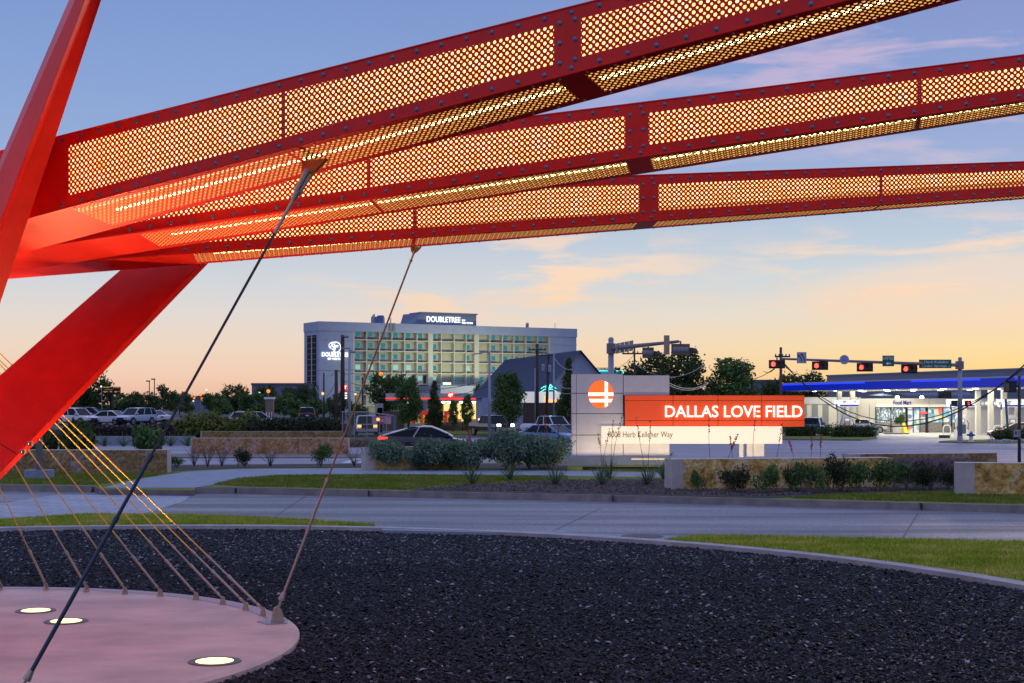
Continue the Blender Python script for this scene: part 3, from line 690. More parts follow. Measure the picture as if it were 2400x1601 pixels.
for (lx, ly), (tx, ty), wh in zip(LUGS, TOPS, WHERE):
    base = G(lx, ly + 4, 0); k = (-190 - lx) / (tx - lx); py = ly - 12 + (ty - ly + 12) * k
    stay(base, P(-190, py, 18.75), .0085, 'thin yellow lit harp cable rising from the %s' % wh, 'thin harp cables from the rim of the disc', mt=m_cable2)
b0 = G(1, 1384, 0)
stay(b0, P(-260, 700, 18.8), .0085, 'thin harp cable at the very left edge of the frame, mostly its lug', 'thin harp cables from the rim of the disc', mt=m_cable2)
# two heavy stays up to the beams
f1 = BEAMS[0]['f']; f3 = BEAMS[2]['f']
top1 = f1(11.75, BEAMS[0]['W'](12.45) * .5, -.02); top2 = f3(11.25, .45, -.03)
def top_fit(root, top, d, s):
    nn = Vector((.88, -.47, 0)) if s > .5 else Vector((.99, .12, 0))
    g = MB(); pr = [(-.17, .0), (.17, .0), (.14, -.07), (.10, -.14), (.045, -.20), (-.045, -.20), (-.10, -.14), (-.14, -.07)]
    dn = -d; sd = nn.cross(dn).normalized()
    v = []
    for k in (-.02, .02):
        for x, z in pr: v.append(top + nn * (x * s) + dn * (-z * s) + sd * (k * s))
    m = len(pr); g.add(v, [tuple(range(m))[::-1], tuple(range(m, 2 * m))] + [(i, (i + 1) % m, m + (i + 1) % m, m + i) for i in range(m)])
    for k in range(5):
        x = -.12 + .06 * k; g.tube(top + nn * (x * s) + sd * (.022 * s), top + nn * (x * .35 * s) + dn * (.19 * s) + sd * (.022 * s), .012 * s, .009 * s, 6)
    wp(g, 'fan_plate', mat('brass_plate', (.34, .25, .09), .4, .8), root)
    g = MB(); p = top + dn * (.17 * s)
    for k in (-1, 1): g.tube(p + sd * (.035 * s * k) - dn * .03 * s, p + sd * (.032 * s * k) + dn * .26 * s, .036 * s, .026 * s, 8)
    g.tube(p - sd * .06 * s, p + sd * .06 * s, .028 * s, n=10); g.tube(p + dn * .24 * s, p + dn * .36 * s, .048 * s, .026 * s, 10); g.tube(p + dn * .35 * s, p + dn * .8 * s, .021 * s, .019 * s, 10)
    wp(g, 'top_clevis', m_fit, root)
    return p + dn * .75 * s
la = G(43, 1664, 0)
r1, d1 = stay(la, top1, .0135, 'thick twisted steel rope crossing in front of the leg up to the nearest beam', None, s=1.2, tb=(.25, 1.75, 2.35), mt=m_rope, ropey=True); top_fit(r1, top1, d1, .8)
lb = G(649, 1460, 0)
r2, d2 = stay(lb, top2, .0125, 'thick rusty brown stay rod from the big rim anchor to the lowest beam', None, s=1.25, tb=(.25, 1.05, 1.7), mt=mat('brown_cable', (.34, .20, .13), .5, .5)); top_fit(r2, top2, d2, .42)
g = MB(); side = Vector((.7, -.7, 0)); g.prism([(lb.x - .26, lb.y + .08), (lb.x - .08, lb.y - .18), (lb.x + .14, lb.y - .06), (lb.x - .04, lb.y + .20)], 0.0, .010)
wp(g, 'base_plate', m_galv, r2)
# rim band plate along far edge
g = MB()
for i in range(60):
    a0 = R(19) + R(90) * i / 60; a1 = R(19) + R(90) * (i + 1) / 60
    pp = lambda r, a: (DC[0] + r * math.cos(a), DC[1] + r * math.sin(a), .004)
    g.quad(pp(4.62, a0), pp(4.86, a0), pp(4.86, a1), pp(4.62, a1))
struct('rim_band', g, mat('rim_steel_band', (.42, .30, .32), .5, .2, var=.1))
# ------------------------------------------------------------------ in-ground uplights
for (px, py, dia, en, lab, col) in ((84, 1432, .52, 380, 'round in-ground uplight at the left edge of the plaza disc, farthest from the viewer', (1, .72, .34)),
                               (155, 1457, .54, 520, 'round in-ground uplight glowing yellow behind the thick rope', (1, .66, .22)),
                               (503, 1551, .56, 700, 'round in-ground uplight near the front right rim of the disc', (1, .78, .42))):
    p = G(px, py, 0); o = thing('uplight', lab, 'ground light', p, 0, 'round uplights set into the plaza disc')
    g = MB(); n = 40
    r0, r1_ = dia * .33, dia * .5
    g.lathe([(r1_, .002), (r1_ - .01, .010), (r0 + .012, .010)], n); g.part('rim', mat('uplight_rim', (.12, .09, .09), .45, .6), o)
    g = MB(); g.lathe([(r0 + .012, .0105), (r0, .014)], n); g.part('lens', emi('uplight_lens_glow', (1, .78, .30), 2.6), o)
    L = bpy.data.lights.new('uplight_lamp', 'SPOT'); L.energy = en; L.color = col; L.spot_size = R(85); L.spot_blend = .6; L.shadow_soft_size = .15
    lo = bpy.data.objects.new('uplight_lamp', L); C.objects.link(lo); lo.parent = o; lo.location = (0, 0, .05)
    tgt = (Vector((-4.5, 13.7, 5.6)) if px > 400 else Vector((-4.75, 17.9, 3.2)) if px > 100 else Vector((-5.6, 16.6, 4.5))) - p; lo.rotation_euler = tgt.to_track_quat('-Z', 'Y').to_euler()
# one more uplight of the same kind stands off frame at the centre of the disc and lights the hub
for x, y, en, tg in ((-7.9, 14.2, 800, (-6.6, 16.2, 5)), (-8.6, 18.2, 800, (-5.8, 17.2, 5))):
    o = thing('uplight', 'in-ground uplight near the foot of the sculpture legs, %s' % ('front one' if y < 16 else 'rear one'), 'ground light', (x, y, 0), 0, 'uplights around the foot of the legs')
    g = MB(); g.lathe([(.27, .002), (.26, .01), (.19, .01)], 32); g.part('rim', MATS['uplight_rim'], o)
    g = MB(); g.lathe([(.19, .0105), (.18, .014)], 32); g.part('lens', MATS['uplight_lens_glow'], o)
    L = bpy.data.lights.new('uplight_lamp', 'SPOT'); L.energy = en; L.color = (1, .70, .14); L.spot_size = R(90); L.spot_blend = .6; L.shadow_soft_size = .15
    lo = bpy.data.objects.new('uplight_lamp', L); C.objects.link(lo); lo.parent = o; lo.location = (0, 0, .05); lo.rotation_euler = (Vector(tg) - Vector((x, y, 0))).to_track_quat('-Z', 'Y').to_euler()
# ================================================================== STONE WALLS
def stone_wall(label, a, b, h, z=ZI, th=.75, blocks=(2.4,), cut=None, cap=True, grp='rough limestone block walls', end=0, sm=None):
    """a, b = front bottom corners (world xy); rough front blocks, sawn ends and top"""
    a = Vector((a[0], a[1], z)); b = Vector((b[0], b[1], z)); L = (b - a).length; rz = math.atan2(b.y - a.y, b.x - a.x)
    o = thing('stone_wall', label, 'wall', a, rz, grp)
    x = end; i = 0
    if end:
        g = MB(); g.box(0, end, 0, th, -.2, h); g.part('end_block', m_cut, o)
    while x < L - .05:
        w_ = blocks[i % len(blocks)]; x2 = min(L, x + w_); x2 = L if L - x2 < .8 else x2
        g = MB(); nx = max(2, int((x2 - x) / .16)); nz_ = max(2, int(h / .16))
        V = []; F_ = []
        for k in range(nz_ + 1):
            for j in range(nx + 1):
                e = 0 if (j in (0, nx) or k == nz_) else 1
                V.append((x + .004 + (x2 - x - .008) * j / nx, e * (random.random() - .6) * .07, -.15 + (h + .15) * k / nz_))
        for k in range(nz_):
            for j in range(nx):
                q = k * (nx + 1) + j; F_.append((q, q + 1, q + nx + 2, q + nx + 1))
        g.add(V, F_, 0)
        g.quad((x + .004, 0, h), (x2 - .004, 0, h), (x2 - .004, th, h), (x + .004, th, h), 1)
        g.quad((x + .004, th, h), (x2 - .004, th, h), (x2 - .004, th, -.15), (x + .004, th, -.15), 0)
        g.quad((x + .004, th, -.15), (x + .004, 0, -.15), (x + .004, 0, h), (x + .004, th, h), 1); g.quad((x2 - .004, 0, -.15), (x2 - .004, th, -.15), (x2 - .004, th, h), (x2 - .004, 0, h), 1)
        g.part('block', [sm or m_stone, m_cut], o)
        x = x2; i += 1
    return o
def wall_px(label, x0, x1, d0, d1, h, **k):
    return stone_wall(label, GD(x0, d0)[:2], GD(x1, d1)[:2], h, **k)
wall_px('long golden rough stone wall below the lit airport sign', 1575, 2092, 43.6, 45.0, .93, blocks=(2.1, 1.7, 1.4, 1.5), end=.36)
wall_px('brown and grey stone wall behind the golden one, left of the signal post', 1995, 2337, 49.4, 50.6, .88, blocks=(1.4, 1.7, 2.2), end=.35, sm=m_stone_brown)
wall_px('golden stone wall cut by the right edge of the frame, with a pale sawn end', 2240, 2700, 41.4, 40.2, .92, blocks=(3.2,), end=.52)
wall_px('brown stone wall at the left edge behind the grey pole', -330, 392, 54.2, 54.5, .86, blocks=(3.0, 2.9, 3.4, 2.8), end=0, sm=m_stone_brown)
wall_px('reddish stone wall standing beyond the twiggy shrubs', 448, 816, 78, 78, .94, z=-.12, blocks=(2.0, 2.0, 2.0, 1.2, 1.6), end=.06, sm=m_stone_red)
wall_px('dim far stone wall below the long dark hedge', 470, 804, 116, 117, .86, z=-.42, blocks=(2.2, 3.0), end=.1, sm=m_stone_brown)
wall_px('stone wall half hidden by the sage shrubs, only its pale left end clear', 856, 1120, 56.6, 58, .89, blocks=(3,), end=.38)
g = MB(); p = GD(178, 100); q = GD(455, 100); g.box(p.x, q.x, 100, 100.4, -.4, .42); o = g.part('retaining_wall', m_walk, None); tag(o, 'low plain blue grey concrete retaining wall behind dark yuccas at left', 'wall')
g = MB(); a = GD(380, 73); b = GD(872, 73); g.box(a.x - 30, b.x, 73.0, 77.8, -.3, -.02); struct('island', g, m_kerb)
g = MB(); a = GD(150, 88); b = GD(860, 88); g.box(a.x - 20, b.x, 92, 118, -.5, -.22); struct('island', g, m_grass2)

# ================================================================== PLANTS
def leaf_cloud(g, blobs, n, size, seed, flat=.5, m=0, shell=.55):
    """n small leaf quads spread through ellipsoids, denser near their surfaces"""
    r = np.random.default_rng(seed); W_ = np.array([b[3] * b[4] * b[5] for b in blobs]) ** .67; W_ = W_ / W_.sum()
    idx = r.choice(len(blobs), n, p=W_); B = np.array(blobs)[idx]
    u = r.normal(size=(n, 3)); u /= np.linalg.norm(u, axis=1)[:, None]; rad = shell + (1 - shell) * r.random(n) ** .6; rad *= 1 + .20 * r.normal(size=n)
    c = B[:, :3] + u * B[:, 3:] * rad[:, None]
    a = r.normal(size=(n, 3)); a /= np.linalg.norm(a, axis=1)[:, None]; b = np.cross(a, u + .4 * r.normal(size=(n, 3))); b /= np.linalg.norm(b, axis=1)[:, None] + 1e-6
    s = size * (.5 + r.random(n))[:, None]
    V = np.stack([c - a * s, c + b * s * .5, c + a * s, c - b * s * .5], 1).reshape(-1, 3)
    o = len(g.v); g.v += [tuple(x) for x in V]; g.f += [(o + 4 * i, o + 4 * i + 1, o + 4 * i + 2, o + 4 * i + 3) for i in range(n)]; g.m += [m] * n
def tree_parts(h, cr, seed, shape='round', trunk_h=.3, n=2600, leaf=.16, lm=None):
    r = random.Random(seed); g = MB(); bl = []
    th = h * trunk_h; tr = h * .022
    top = h * .82
    g.chain([(0, 0, 0), (r.uniform(-.1, .1), 0, th * .5), (r.uniform(-.15, .15), r.uniform(-.1, .1), th), (0, 0, top)], [tr * 1.25, tr, tr * .85, tr * .25], 8)
    K = 15 if shape == 'round' else 13
    for k in range(K):
        t = k / (K - 1); a = k * 2.4 + r.random(); 
        if shape == 'round': zc = th + (h - th) * (.18 + .70 * t); rr = cr * .70 * math.sin(PI * min(1, .22 + .74 * (1 - t) ** .8)) ; rb = cr * r.uniform(.30, .46)
        elif shape == 'cone': zc = th * .6 + (h - th * .6) * (.08 + .84 * t); rr = cr * .62 * (1 - t) ** .9; rb = cr * (.20 + .34 * (1 - t)) * r.uniform(.8, 1.2)
        elif shape == 'oval': zc = th + (h - th) * (.10 + .78 * t); rr = cr * .58 * math.sin(PI * (.15 + .75 * t)); rb = cr * r.uniform(.34, .50)
        else: zc = h * (.35 + .5 * r.random()); rr = cr * .8 * r.random() ** .5; rb = cr * r.uniform(.22, .38)
        c_ = (rr * math.cos(a), rr * math.sin(a), zc); bl.append((*c_, rb, rb, rb * (.8 if shape != 'cone' else .95)))
        st = (0, 0, min(zc - rr * .35, top) if zc - rr * .35 > th * .7 else th * .8)
        g.chain([st, ((st[0] + c_[0]) * .55, c_[1] * .55, (st[2] + c_[2]) * .52), c_], [tr * .42, tr * .28, tr * .1], 5)
    q = MB(); leaf_cloud(q, bl, n, leaf, seed, shell=.35)
    return g.mesh('trunk', m_bark), q.mesh('crown', lm or m_leaf)
TREES = {'oak': tree_parts(8, 4.2, 1, 'round', .22, 7000, .20), 'elm': tree_parts(8, 3.0, 2, 'oval', .18, 6500, .18, m_leaf2), 'cone': tree_parts(8, 2.1, 3, 'cone', .16, 5200, .17),
         'far': tree_parts(8, 4.6, 5, 'round', .12, 2600, .34), 'far2': tree_parts(8, 4.4, 6, 'low', .10, 2600, .34, m_leaf2), 'young': tree_parts(8, 2.4, 8, 'oval', .22, 3000, .20, m_leaf2), 'wisp': tree_parts(8, 4.0, 9, 'low', .12, 1500, .3)}
def tree(kind, px, ytop, d, label, wpx=None, group=None, name='tree', z=None, rz=None):
    base = GD(px, d, z); h = (HOR - ytop) / F * d + CAMZ - base.z
    o = thing(name, label, 'tree', base, random.random() * 6 if rz is None else rz, group)
    t, c_ = TREES[kind]; s = h / 8.0 * 1.02
    nat = {'oak': 4.4, 'elm': 3.0, 'cone': 2.1, 'far': 4.9, 'far2': 5.0, 'young': 2.4, 'wisp': 4.8}[kind]
    sx = s if wpx is None else (wpx / F * d / 2) / nat
    for me, nm in ((t, 'trunk'), (c_, 'crown')):
        q = shared(me, nm, o); q.scale = (sx, sx, s)
    return o
def shrub_mesh(seed, n, lm, leaf=.05, w_=1, h=1, K=9):
    r = random.Random(seed); bl = []
    for k in range(K):
        a = r.random() * 6.3; rr = r.random() ** .5 * w_ * .6; rb = r.uniform(.26, .42)
        bl.append((rr * math.cos(a), rr * math.sin(a), h * r.uniform(.32, .72), rb * w_, rb * w_, rb * h * .85))
    q = MB(); leaf_cloud(q, bl, n, leaf, seed, shell=.5); return q.mesh('foliage', lm)
def stems_mesh(seed, n, h, spread, r0=.012, m=None):
    r = random.Random(seed); g = MB()
    for k in range(n):
        a = r.random() * 6.3; s = spread * r.uniform(.3, 1); hh = h * r.uniform(.6, 1); p = Vector((0, 0, 0)); pts = [p]
        for j in range(1, 5):
            t = j / 4; pts.append(Vector((math.cos(a) * s * t ** 1.3 + r.uniform(-.03, .03), math.sin(a) * s * t ** 1.3 + r.uniform(-.03, .03), hh * t)))
        g.chain(pts, [r0, r0 * .8, r0 * .6, r0 * .45, r0 * .3], 4)
        for j in range(3):
            p = pts[2 + j % 3]; g.chain([p, p + Vector((r.uniform(-.15, .15), r.uniform(-.15, .15), r.uniform(.08, .22)))], [r0 * .4, r0 * .2], 3)
    return g.mesh('stem', m or m_twig)
def plant(name, label, cat, base, foliage=None, stem=None, s=(1, 1, 1), group=None):
    o = thing(name, label, cat, base, random.random() * 6, group)
    if foliage: q = shared(foliage, 'foliage', o); q.scale = s
    if stem: q = shared(stem, 'stem', o); q.scale = s
    return o
# sage shrubs in front of the traffic
SG = [shrub_mesh(20 + i, 5200, m_sage, .045, 1, 1) for i in range(3)]; SGS = stems_mesh(33, 9, .7, .5)
sg = [(912, 57.2, 1.05, 1.10), (985, 56.6, 1.0, 1.28), (1056, 57, .95, 1.08), (1120, 56.6, 1.0, 1.15), (1186, 57.3, 1.2, 1.62), (1240, 57, 1.15, 1.45), (1285, 58, .9, 1.15), (1262, 59, 1.0, 1.35)]
lb_ = ['sage shrub over the pale end of the half hidden stone wall', 'second sage shrub from the left, in front of the dark sedan', 'low sage shrub between two taller ones, below the sedan windows', 'sage shrub right of the lone red yucca flower',
       'tallest sage shrub, below the headlights of the black pickup', 'tall sage shrub below the silver pickup', 'small sage shrub at the right end, before the blue car', 'yellowish topped sage shrub behind the right end of the row']
for i, (px, d, ww, hh) in enumerate(sg): plant('sage_shrub', lb_[i], 'shrub', GD(px, d, ZI), SG[i % 3], SGS, (ww * 1.25, ww * 1.1, [1.2, 1.3, 1.2, 1.25, 1.7, 1.45, 1.3, 1.25][i]), 'sage shrubs in a row in front of the traffic')
# yuccas with red flower stalks
def yucca_mesh(seed, n, h, lm, wd=.018):
    r = random.Random(seed); g = MB()
    for k in range(n):
        a = r.random() * 6.3; s = h * r.uniform(.2, 1.35); hh = h * r.uniform(.45, 1); dx, dy = math.cos(a), math.sin(a); px_, py_ = -dy * wd, dx * wd
        mz = hh * .75; tz = hh * r.uniform(.30, .75) if s > h * .7 else hh
        mz *= 1 - .35 * min(1, s / (h * 1.35)); m1 = (dx * s * .5, dy * s * .5, mz); tp = (dx * s, dy * s, tz)
        g.add([(px_, py_, 0), (-px_, -py_, 0), (m1[0] - px_ * .8, m1[1] - py_ * .8, m1[2]), (m1[0] + px_ * .8, m1[1] + py_ * .8, m1[2]), tp], [(0, 1, 2, 3), (3, 2, 4)])
    return g.mesh('blades', lm)
YU = [yucca_mesh(50 + i, 46, .66, m_yucca, .012) for i in range(3)]
def stalk(parent, top, seed, red=True):
    r = random.Random(seed); g = MB(); b = Vector((0, 0, .1)); top = Vector(top)
    mid = (b + top) / 2 + Vector((r.uniform(-.06, .06), 0, .04)); g.chain([b, mid, top], [.010, .008, .005], 5); g.part('flower_stalk', m_twig if red else mat('dry_stalk', (.16, .11, .09), .8), parent)
    q = MB(); L = (top - mid).length
    for k in range(40 if red else 16):
        t = r.uniform(.35, 1.03); p = mid.lerp(top, t) + Vector((r.uniform(-1, 1), r.uniform(-1, 1), r.uniform(-.5, .5))) * .035; s = r.uniform(.012, .026)
        q.add([p, p + Vector((s, 0, s)), p + Vector((0, s * .5, 2 * s)), p + Vector((-s, 0, s))], [(0, 1, 2, 3)])
    q.part('flowers', m_flower if red else mat('seed_heads', (.10, .03, .035), .8), parent)
yc = [(1106, 1137, 'leftmost red yucca, with a single bright pink red flower spike', [(-.1, 0, 1.75, 1)]), (1198, 1127, 'yucca in front of the right sage shrubs, with a long dry stalk leaning right', [(1.0, .2, 2.1, 0), (-.25, 0, 1.0, 0)]),
      (1302, 1137, 'yucca nearest the left side of the sign base, with two tall stalks', [(-.35, 0, 2.2, 1), (.10, .1, 1.9, 0)]), (1410, 1138, 'left one of two yuccas overlapping below the street address', [(.25, 0, 1.8, 0), (-.1, 0, 1.6, 0)]),
      (1430, 1124, 'bigger yucca behind its neighbour, below the word Way', [(.45, 0, 2.3, 0), (.1, .1, 2.0, 0)]), (1517, 1137, 'yucca left of the pale sawn end of the golden wall', [(.1, 0, 2.0, 0), (-.35, 0, 2.1, 0)]), (1555, 1124, 'yucca touching the sawn end of the golden wall', [(.3, 0, .9, 0)])]
for i, (px, py, lab, st) in enumerate(yc):
    o = thing('yucca', lab, 'plant', G(px, py, ZI), random.random(), 'red yuccas in the mulch bed'); q = shared(YU[i % 3], 'blades', o); q.scale = (1.35, 1.35, 1.35)
    o.rotation_euler = (0, 0, 0)
    for j, (x, y, z, red) in enumerate(st): stalk(o, (x, y, z), i * 7 + j, bool(red))
# flower stalks rising behind the golden wall
for i, (px, lean, hh, lab) in enumerate(((1668, -.1, 2.3, 'tall thin stalk crossing the red panel left of the word LOVE'), (1765, .1, 2.45, 'tallest dark stalk crossing the O of LOVE'), (1690, .55, 1.55, 'red tipped stalk leaning right below the middle of the sign'), (1715, -.05, 1.5, 'short red stalk right of the leaning one'), (1812, .3, 1.9, 'stalk at the right end of the cream panel'),
                                         (1870, -.3, 1.35, 'bright red flower stalk right of the sign, leaning left'), (1900, .05, 1.5, 'second red stalk right of the sign'), (1925, .0, 1.55, 'third red stalk right of the sign, with the brightest spike'))):
    b = GD(px, 47.5 + (i % 3) * .5, ZI); o = thing('yucca', lab, 'plant', b, 0, 'red yuccas behind the golden wall'); shared(YU[i % 3], 'blades', o); stalk(o, (lean, 0, hh), 90 + i, i not in (0, 1, 4))
# low bushes along the golden wall
LB = [shrub_mesh(70 + i, 1500, m_leaf2, .05, 1, 1, 8) for i in range(2)]; LBD = shrub_mesh(75, 1300, m_hedge, .05, 1, 1, 8); LS = stems_mesh(76, 16, .55, .42, .008, mat('pale_twig', (.20, .16, .14), .9))
lows = [(1637, 42.6, .30, .62, 0, 'small leafy bush nearest the left end of the golden wall'), (1716, 42.3, .52, .72, 1, 'dark bush second from the left end of the golden wall'), (1795, 42.2, .48, .78, 0, 'bush with bare pale twigs at the middle of the golden wall'),
        (1853, 42.8, .45, .75, 1, 'dark bush right of the twiggy bush'), (1895, 42.2, .50, .85, 0, 'twiggy bush before the brown panel of the golden wall'), (1972, 42.8, .62, 1.0, 1, 'tallest bush, below the right half of the golden wall'), (2010, 42.4, .5, .82, 0, 'twiggy bush at the right end of the golden wall'),
        (2070, 43, .6, .85, 0, 'leafy bush just right of the golden wall'), (2125, 43.6, .55, .80, 0, 'brighter green bush in the gap between the walls'), (2180, 43.4, .55, .78, 1, 'dark bush left of the pale sawn end at right'), (2222, 43.8, .5, .7, 1, 'last dark bush against the pale sawn end at right')]
for px, d, ww, hh, dk, lab in lows: plant('low_bush', lab, 'shrub', GD(px, d, ZI), LBD if dk else LB[px % 2], LS, (ww * 1.35, ww * 1.2, hh * 1.2), 'low bushes along the foot of the stone walls')
for i, (px, hh, gr, lab) in enumerate(((415, .45, 1, 'small leafy shrub touching the right end of the left stone wall'), (455, .8, 0, 'bare twiggy shrub left of the twin twigs'), (487, .95, 0, 'taller bare twiggy shrub, second of the bare row'), (520, .9, 0, 'bare twiggy shrub third in the row'), (574, .80, 2, 'dense dark shrub in the middle of the bare row'),
                                       (634, .75, 0, 'wide bare shrub with a small green tuft'), (752, .95, 1, 'fresh light green young shrub'), (830, .75, 0, 'reddish bare shrub left of the pale wall end'))):
    st = stems_mesh(120 + i, 26 if gr == 0 else 10, 1, .9, .013); b = GD(px, 59 + (i % 2) * .6, ZI)
    plant('twiggy_shrub', lab, 'shrub', b, None if gr == 0 else (LB[0] if gr == 1 else LBD), st, (.6, .6, hh * 1.1), 'twiggy shrubs in the dark bed by the path')
for i, (px, d, ww, hh, lab) in enumerate(((350, 86, 1.6, 1.9, 'tall loose dark shrub behind the thick rope'), (190, 84, 1.7, 2.5, 'dark loose shrub right of the red leg foot'), (95, 84, 1.4, 2.2, 'dark shrub behind the grey pole'))):
    plant('dark_shrub', lab, 'shrub', GD(px, d, -.6), shrub_mesh(140 + i, 2200, m_leaf2 if i == 0 else m_leaf, .10, 1, 1, 11), stems_mesh(150 + i, 8, .9, .6), (ww * .8, ww * .8, hh), 'loose dark shrubs beyond the left wall')
for i, (px, lab) in enumerate(((200, 'leftmost dark yucca before the plain retaining wall'), (245, 'second dark yucca before the retaining wall'), (290, 'third dark yucca before the retaining wall'), (400, 'fourth dark yucca, right of the thick rope'), (440, 'last dark yucca, by the reddish wall end'))):
    o = thing('yucca', lab, 'plant', GD(px, 97), 0, 'dark yuccas before the retaining wall'); q = shared(YU[i % 3], 'blades', o); q.scale = (2.0, 2.0, 1.7)
# hedges
def hedge(label, x0, x1, d, z, h, th, n, lm=None, leaf=.13, bump=.1, grp=None, d1=None):
    a = GD(x0, d, z); b = GD(x1, d1 or d, z); L = (b - a).length; k = max(3, int(L / (th * .55))); bl = []
    r = random.Random(int(x0)); 
    for i in range(k): t = (i + .5) / k; bl.append((L * t, r.uniform(-.1, .1) * th, h * .5, L / k * .9, th * .5, h * .5 * (1 + r.uniform(-bump, bump))))
    g = MB(); leaf_cloud(g, bl, n, leaf, int(x0), shell=.6)
    g.box(.2, L - .2, -th * .25, th * .25, 0, h * .78, 1)
    o = g.part('hedge', [lm or m_hedge, mat('hedge_core', (.012, .014, .010), .95)], None); o.location = a; o.rotation_euler = (0, 0, math.atan2(b.y - a.y, b.x - a.x)); tag(o, label, 'hedge', grp); return o
hedge('long straight dark hedge behind the far stone wall', 590, 797, 119, -.3, 1.75, 2.0, 9000, bump=.05)
hedge('looser hedge of dark shrubs with yellowish tips, left of the straight hedge', 395, 600, 121, -.3, 1.9, 2.4, 5000, m_yell, .16, .35)
hedge('dark reddish hedge in front of the parked white sedan', 205, 400, 112, -.2, 1.25, 1.8, 3500, leaf_mat('maroon_leaves', (.03, .018, .02), (.07, .03, .035)), .12, .2)
hedge('clipped hedge in front of the beige garage building', 1838, 1915, 131, -.4, 1.25, 1.2, 2600, m_leaf, .08, .05, 'clipped hedges of the gas station')
hedge('short clipped hedge piece just right of the first', 1922, 1947, 132, -.4, 1.1, 1.1, 1100, m_leaf, .08, .1, 'clipped hedges of the gas station')
hedge('clipped hedge in front of the left fuel pump', 1950, 2050, 128, -.4, 1.2, 1.2, 3600, m_leaf, .08, .05, 'clipped hedges of the gas station')
hedge('clipped hedge over the rocks at the right edge, before the maroon sedan', 2335, 2440, 113, -.3, 1.05, 1.2, 3600, m_leaf, .08, .05, 'clipped hedges of the gas station')
# grassy strips and dry ornamental grass
def tuft_strip(label, x0, x1, d, z, h, n, lm, depth=1.2, name='ornamental_grass'):
    a = GD(x0, d, z); b = GD(x1, d, z); g = MB(); r = random.Random(int(x0) + 5)
    for k in range(n):
        c_ = r.randrange(12); cx = (c_ + .5) / 12 * (b.x - a.x); x = cx + r.gauss(0, (b.x - a.x) / 34); y = r.uniform(0, depth); hh = h * r.uniform(.5, 1); lx = r.gauss(0, .35) * h; ly = r.gauss(0, .2) * h; wd = .02
        g.add([(x - wd, y, 0), (x + wd, y, 0), (x + lx * .5, y + ly * .5, hh * .8), (x + lx, y + ly, hh)], [(0, 1, 3, 2)])
    o = g.part(name, lm, None); o.location = a; o['kind'] = 'stuff'; o['label'] = label; return o
tuft_strip('pale dry ornamental grass on the median behind the dark sedan', 812, 885, 93, -.25, .75, 1500, m_dry)
tuft_strip('purplish ornamental grass by the far filling station', 1010, 1140, 158, -.3, 1.0, 2200, m_dry, 2)
tuft_strip('weeds on the strip below the wire fence', 800, 900, 119, -.35, .5, 900, m_leaf2, 1)
tuft_strip('hazy pinkish grass in the gap before the brown stone wall', 2085, 2250, 47.5, ZI, .85, 3200, leaf_mat('muhly_grass', (.12, .09, .10), (.30, .22, .24)), 1.2)
g = MB(); a = GD(930, 150); b = GD(1360, 150); g.box(a.x, b.x, 143, 158, -.6, -.30); struct('verge', g, m_grass2)
g = MB(); p = [GD(1800, 122, 0), GD(2020, 119, 0), GD(2055, 127, 0), GD(2050, 133, 0), GD(1800, 134, 0)]; g.prism([(q.x, q.y) for q in p], -.5, -.27, 0, 1); struct('verge', g, [m_kerb, m_grass2])
g = MB(); p = [GD(2200, 112, 0), GD(2320, 108, 0), GD(2620, 106, 0), GD(2620, 117, 0), GD(2290, 117, 0), GD(2230, 116, 0)]; g.prism([(q.x, q.y) for q in p], -.5, -.25, 0, 1); struct('verge', g, [m_kerb, m_grass2])
g = MB(); p = [GD(1790, 134, 0), GD(2700, 117, 0), GD(2800, 200, 0), GD(1800, 230, 0)]; g.prism([(q.x, q.y) for q in p], -.6, -.385, 0, 0); struct('forecourt', g, mat('forecourt_concrete', (.36, .35, .34), .7, var=.12, scale=.6))
g = MB(); p = [GD(-260, 124, 0), GD(805, 124, 0), GD(840, 330, 0), GD(-400, 330, 0)]; g.prism([(q.x, q.y) for q in p], -.6, .45, 0, 0); struct('parking_lot', g, mat('parking_asphalt', (.07, .07, .075), .85, var=.2, scale=.5))
for i in range(16):
    r = random.Random(i); p = GD(2318 + i * 7 + r.uniform(-2, 2), 109.5 + r.uniform(0, 2), -.22); g = MB(); s = r.uniform(.16, .32)
    g.dome((0, 0, 0), s, (r.uniform(-.2, .2), 0, 1), 6, 2, .7); o = g.part('rock', mat('pale_rock', (.30, .32, .38), .8, var=.3), None); o.location = p; o.rotation_euler = (0, 0, r.random() * 6)
    tag(o, 'pale landscaping rock under the right clipped hedge, number %d counting from the blue pipe' % (i + 1) if 0 else 'pale landscaping rock under the right clipped hedge', 'rock', 'pale rocks under the right hedge')
# trees
tree('oak', 1566, 828, 170, 'broad dark tree right of the street sign gantry, above the grey sign panel', 215)
tree('elm', 1718, 842, 165, 'dark two headed tree behind the middle of the red sign', 150)
tree('oak', 1868, 878, 178, 'low round tree behind the wooden pole, left of the blue canopy', 175)
tree('far', 1655, 905, 185, 'low dark tree filling the gap behind the red sign, left', 110, 'low trees behind the red sign'); tree('far', 1790, 905, 188, 'low dark tree filling the gap behind the red sign, right', 100, 'low trees behind the red sign')
tree('far', 1480, 872, 190, 'low tree top behind the grey sign panel, left of the broad tree', 110)
tree('elm', 1190, 874, 150, 'bushy green tree before the barn roof, by the street lamp', 92)
tree('cone', 1333, 838, 140, 'tall narrow tree at the left edge of the airport sign', 62)
tree('elm', 958, 886, 152, 'dark green street tree left of the filling station sign', 76); tree('cone', 1018, 890, 156, 'narrow tree just left of the small red station sign', 50)
tree('young', 1095, 925, 152, 'small young tree right of the station canopy sign', 38); tree('young', 1062, 938, 153, 'smallest young tree right below the station sign', 30)
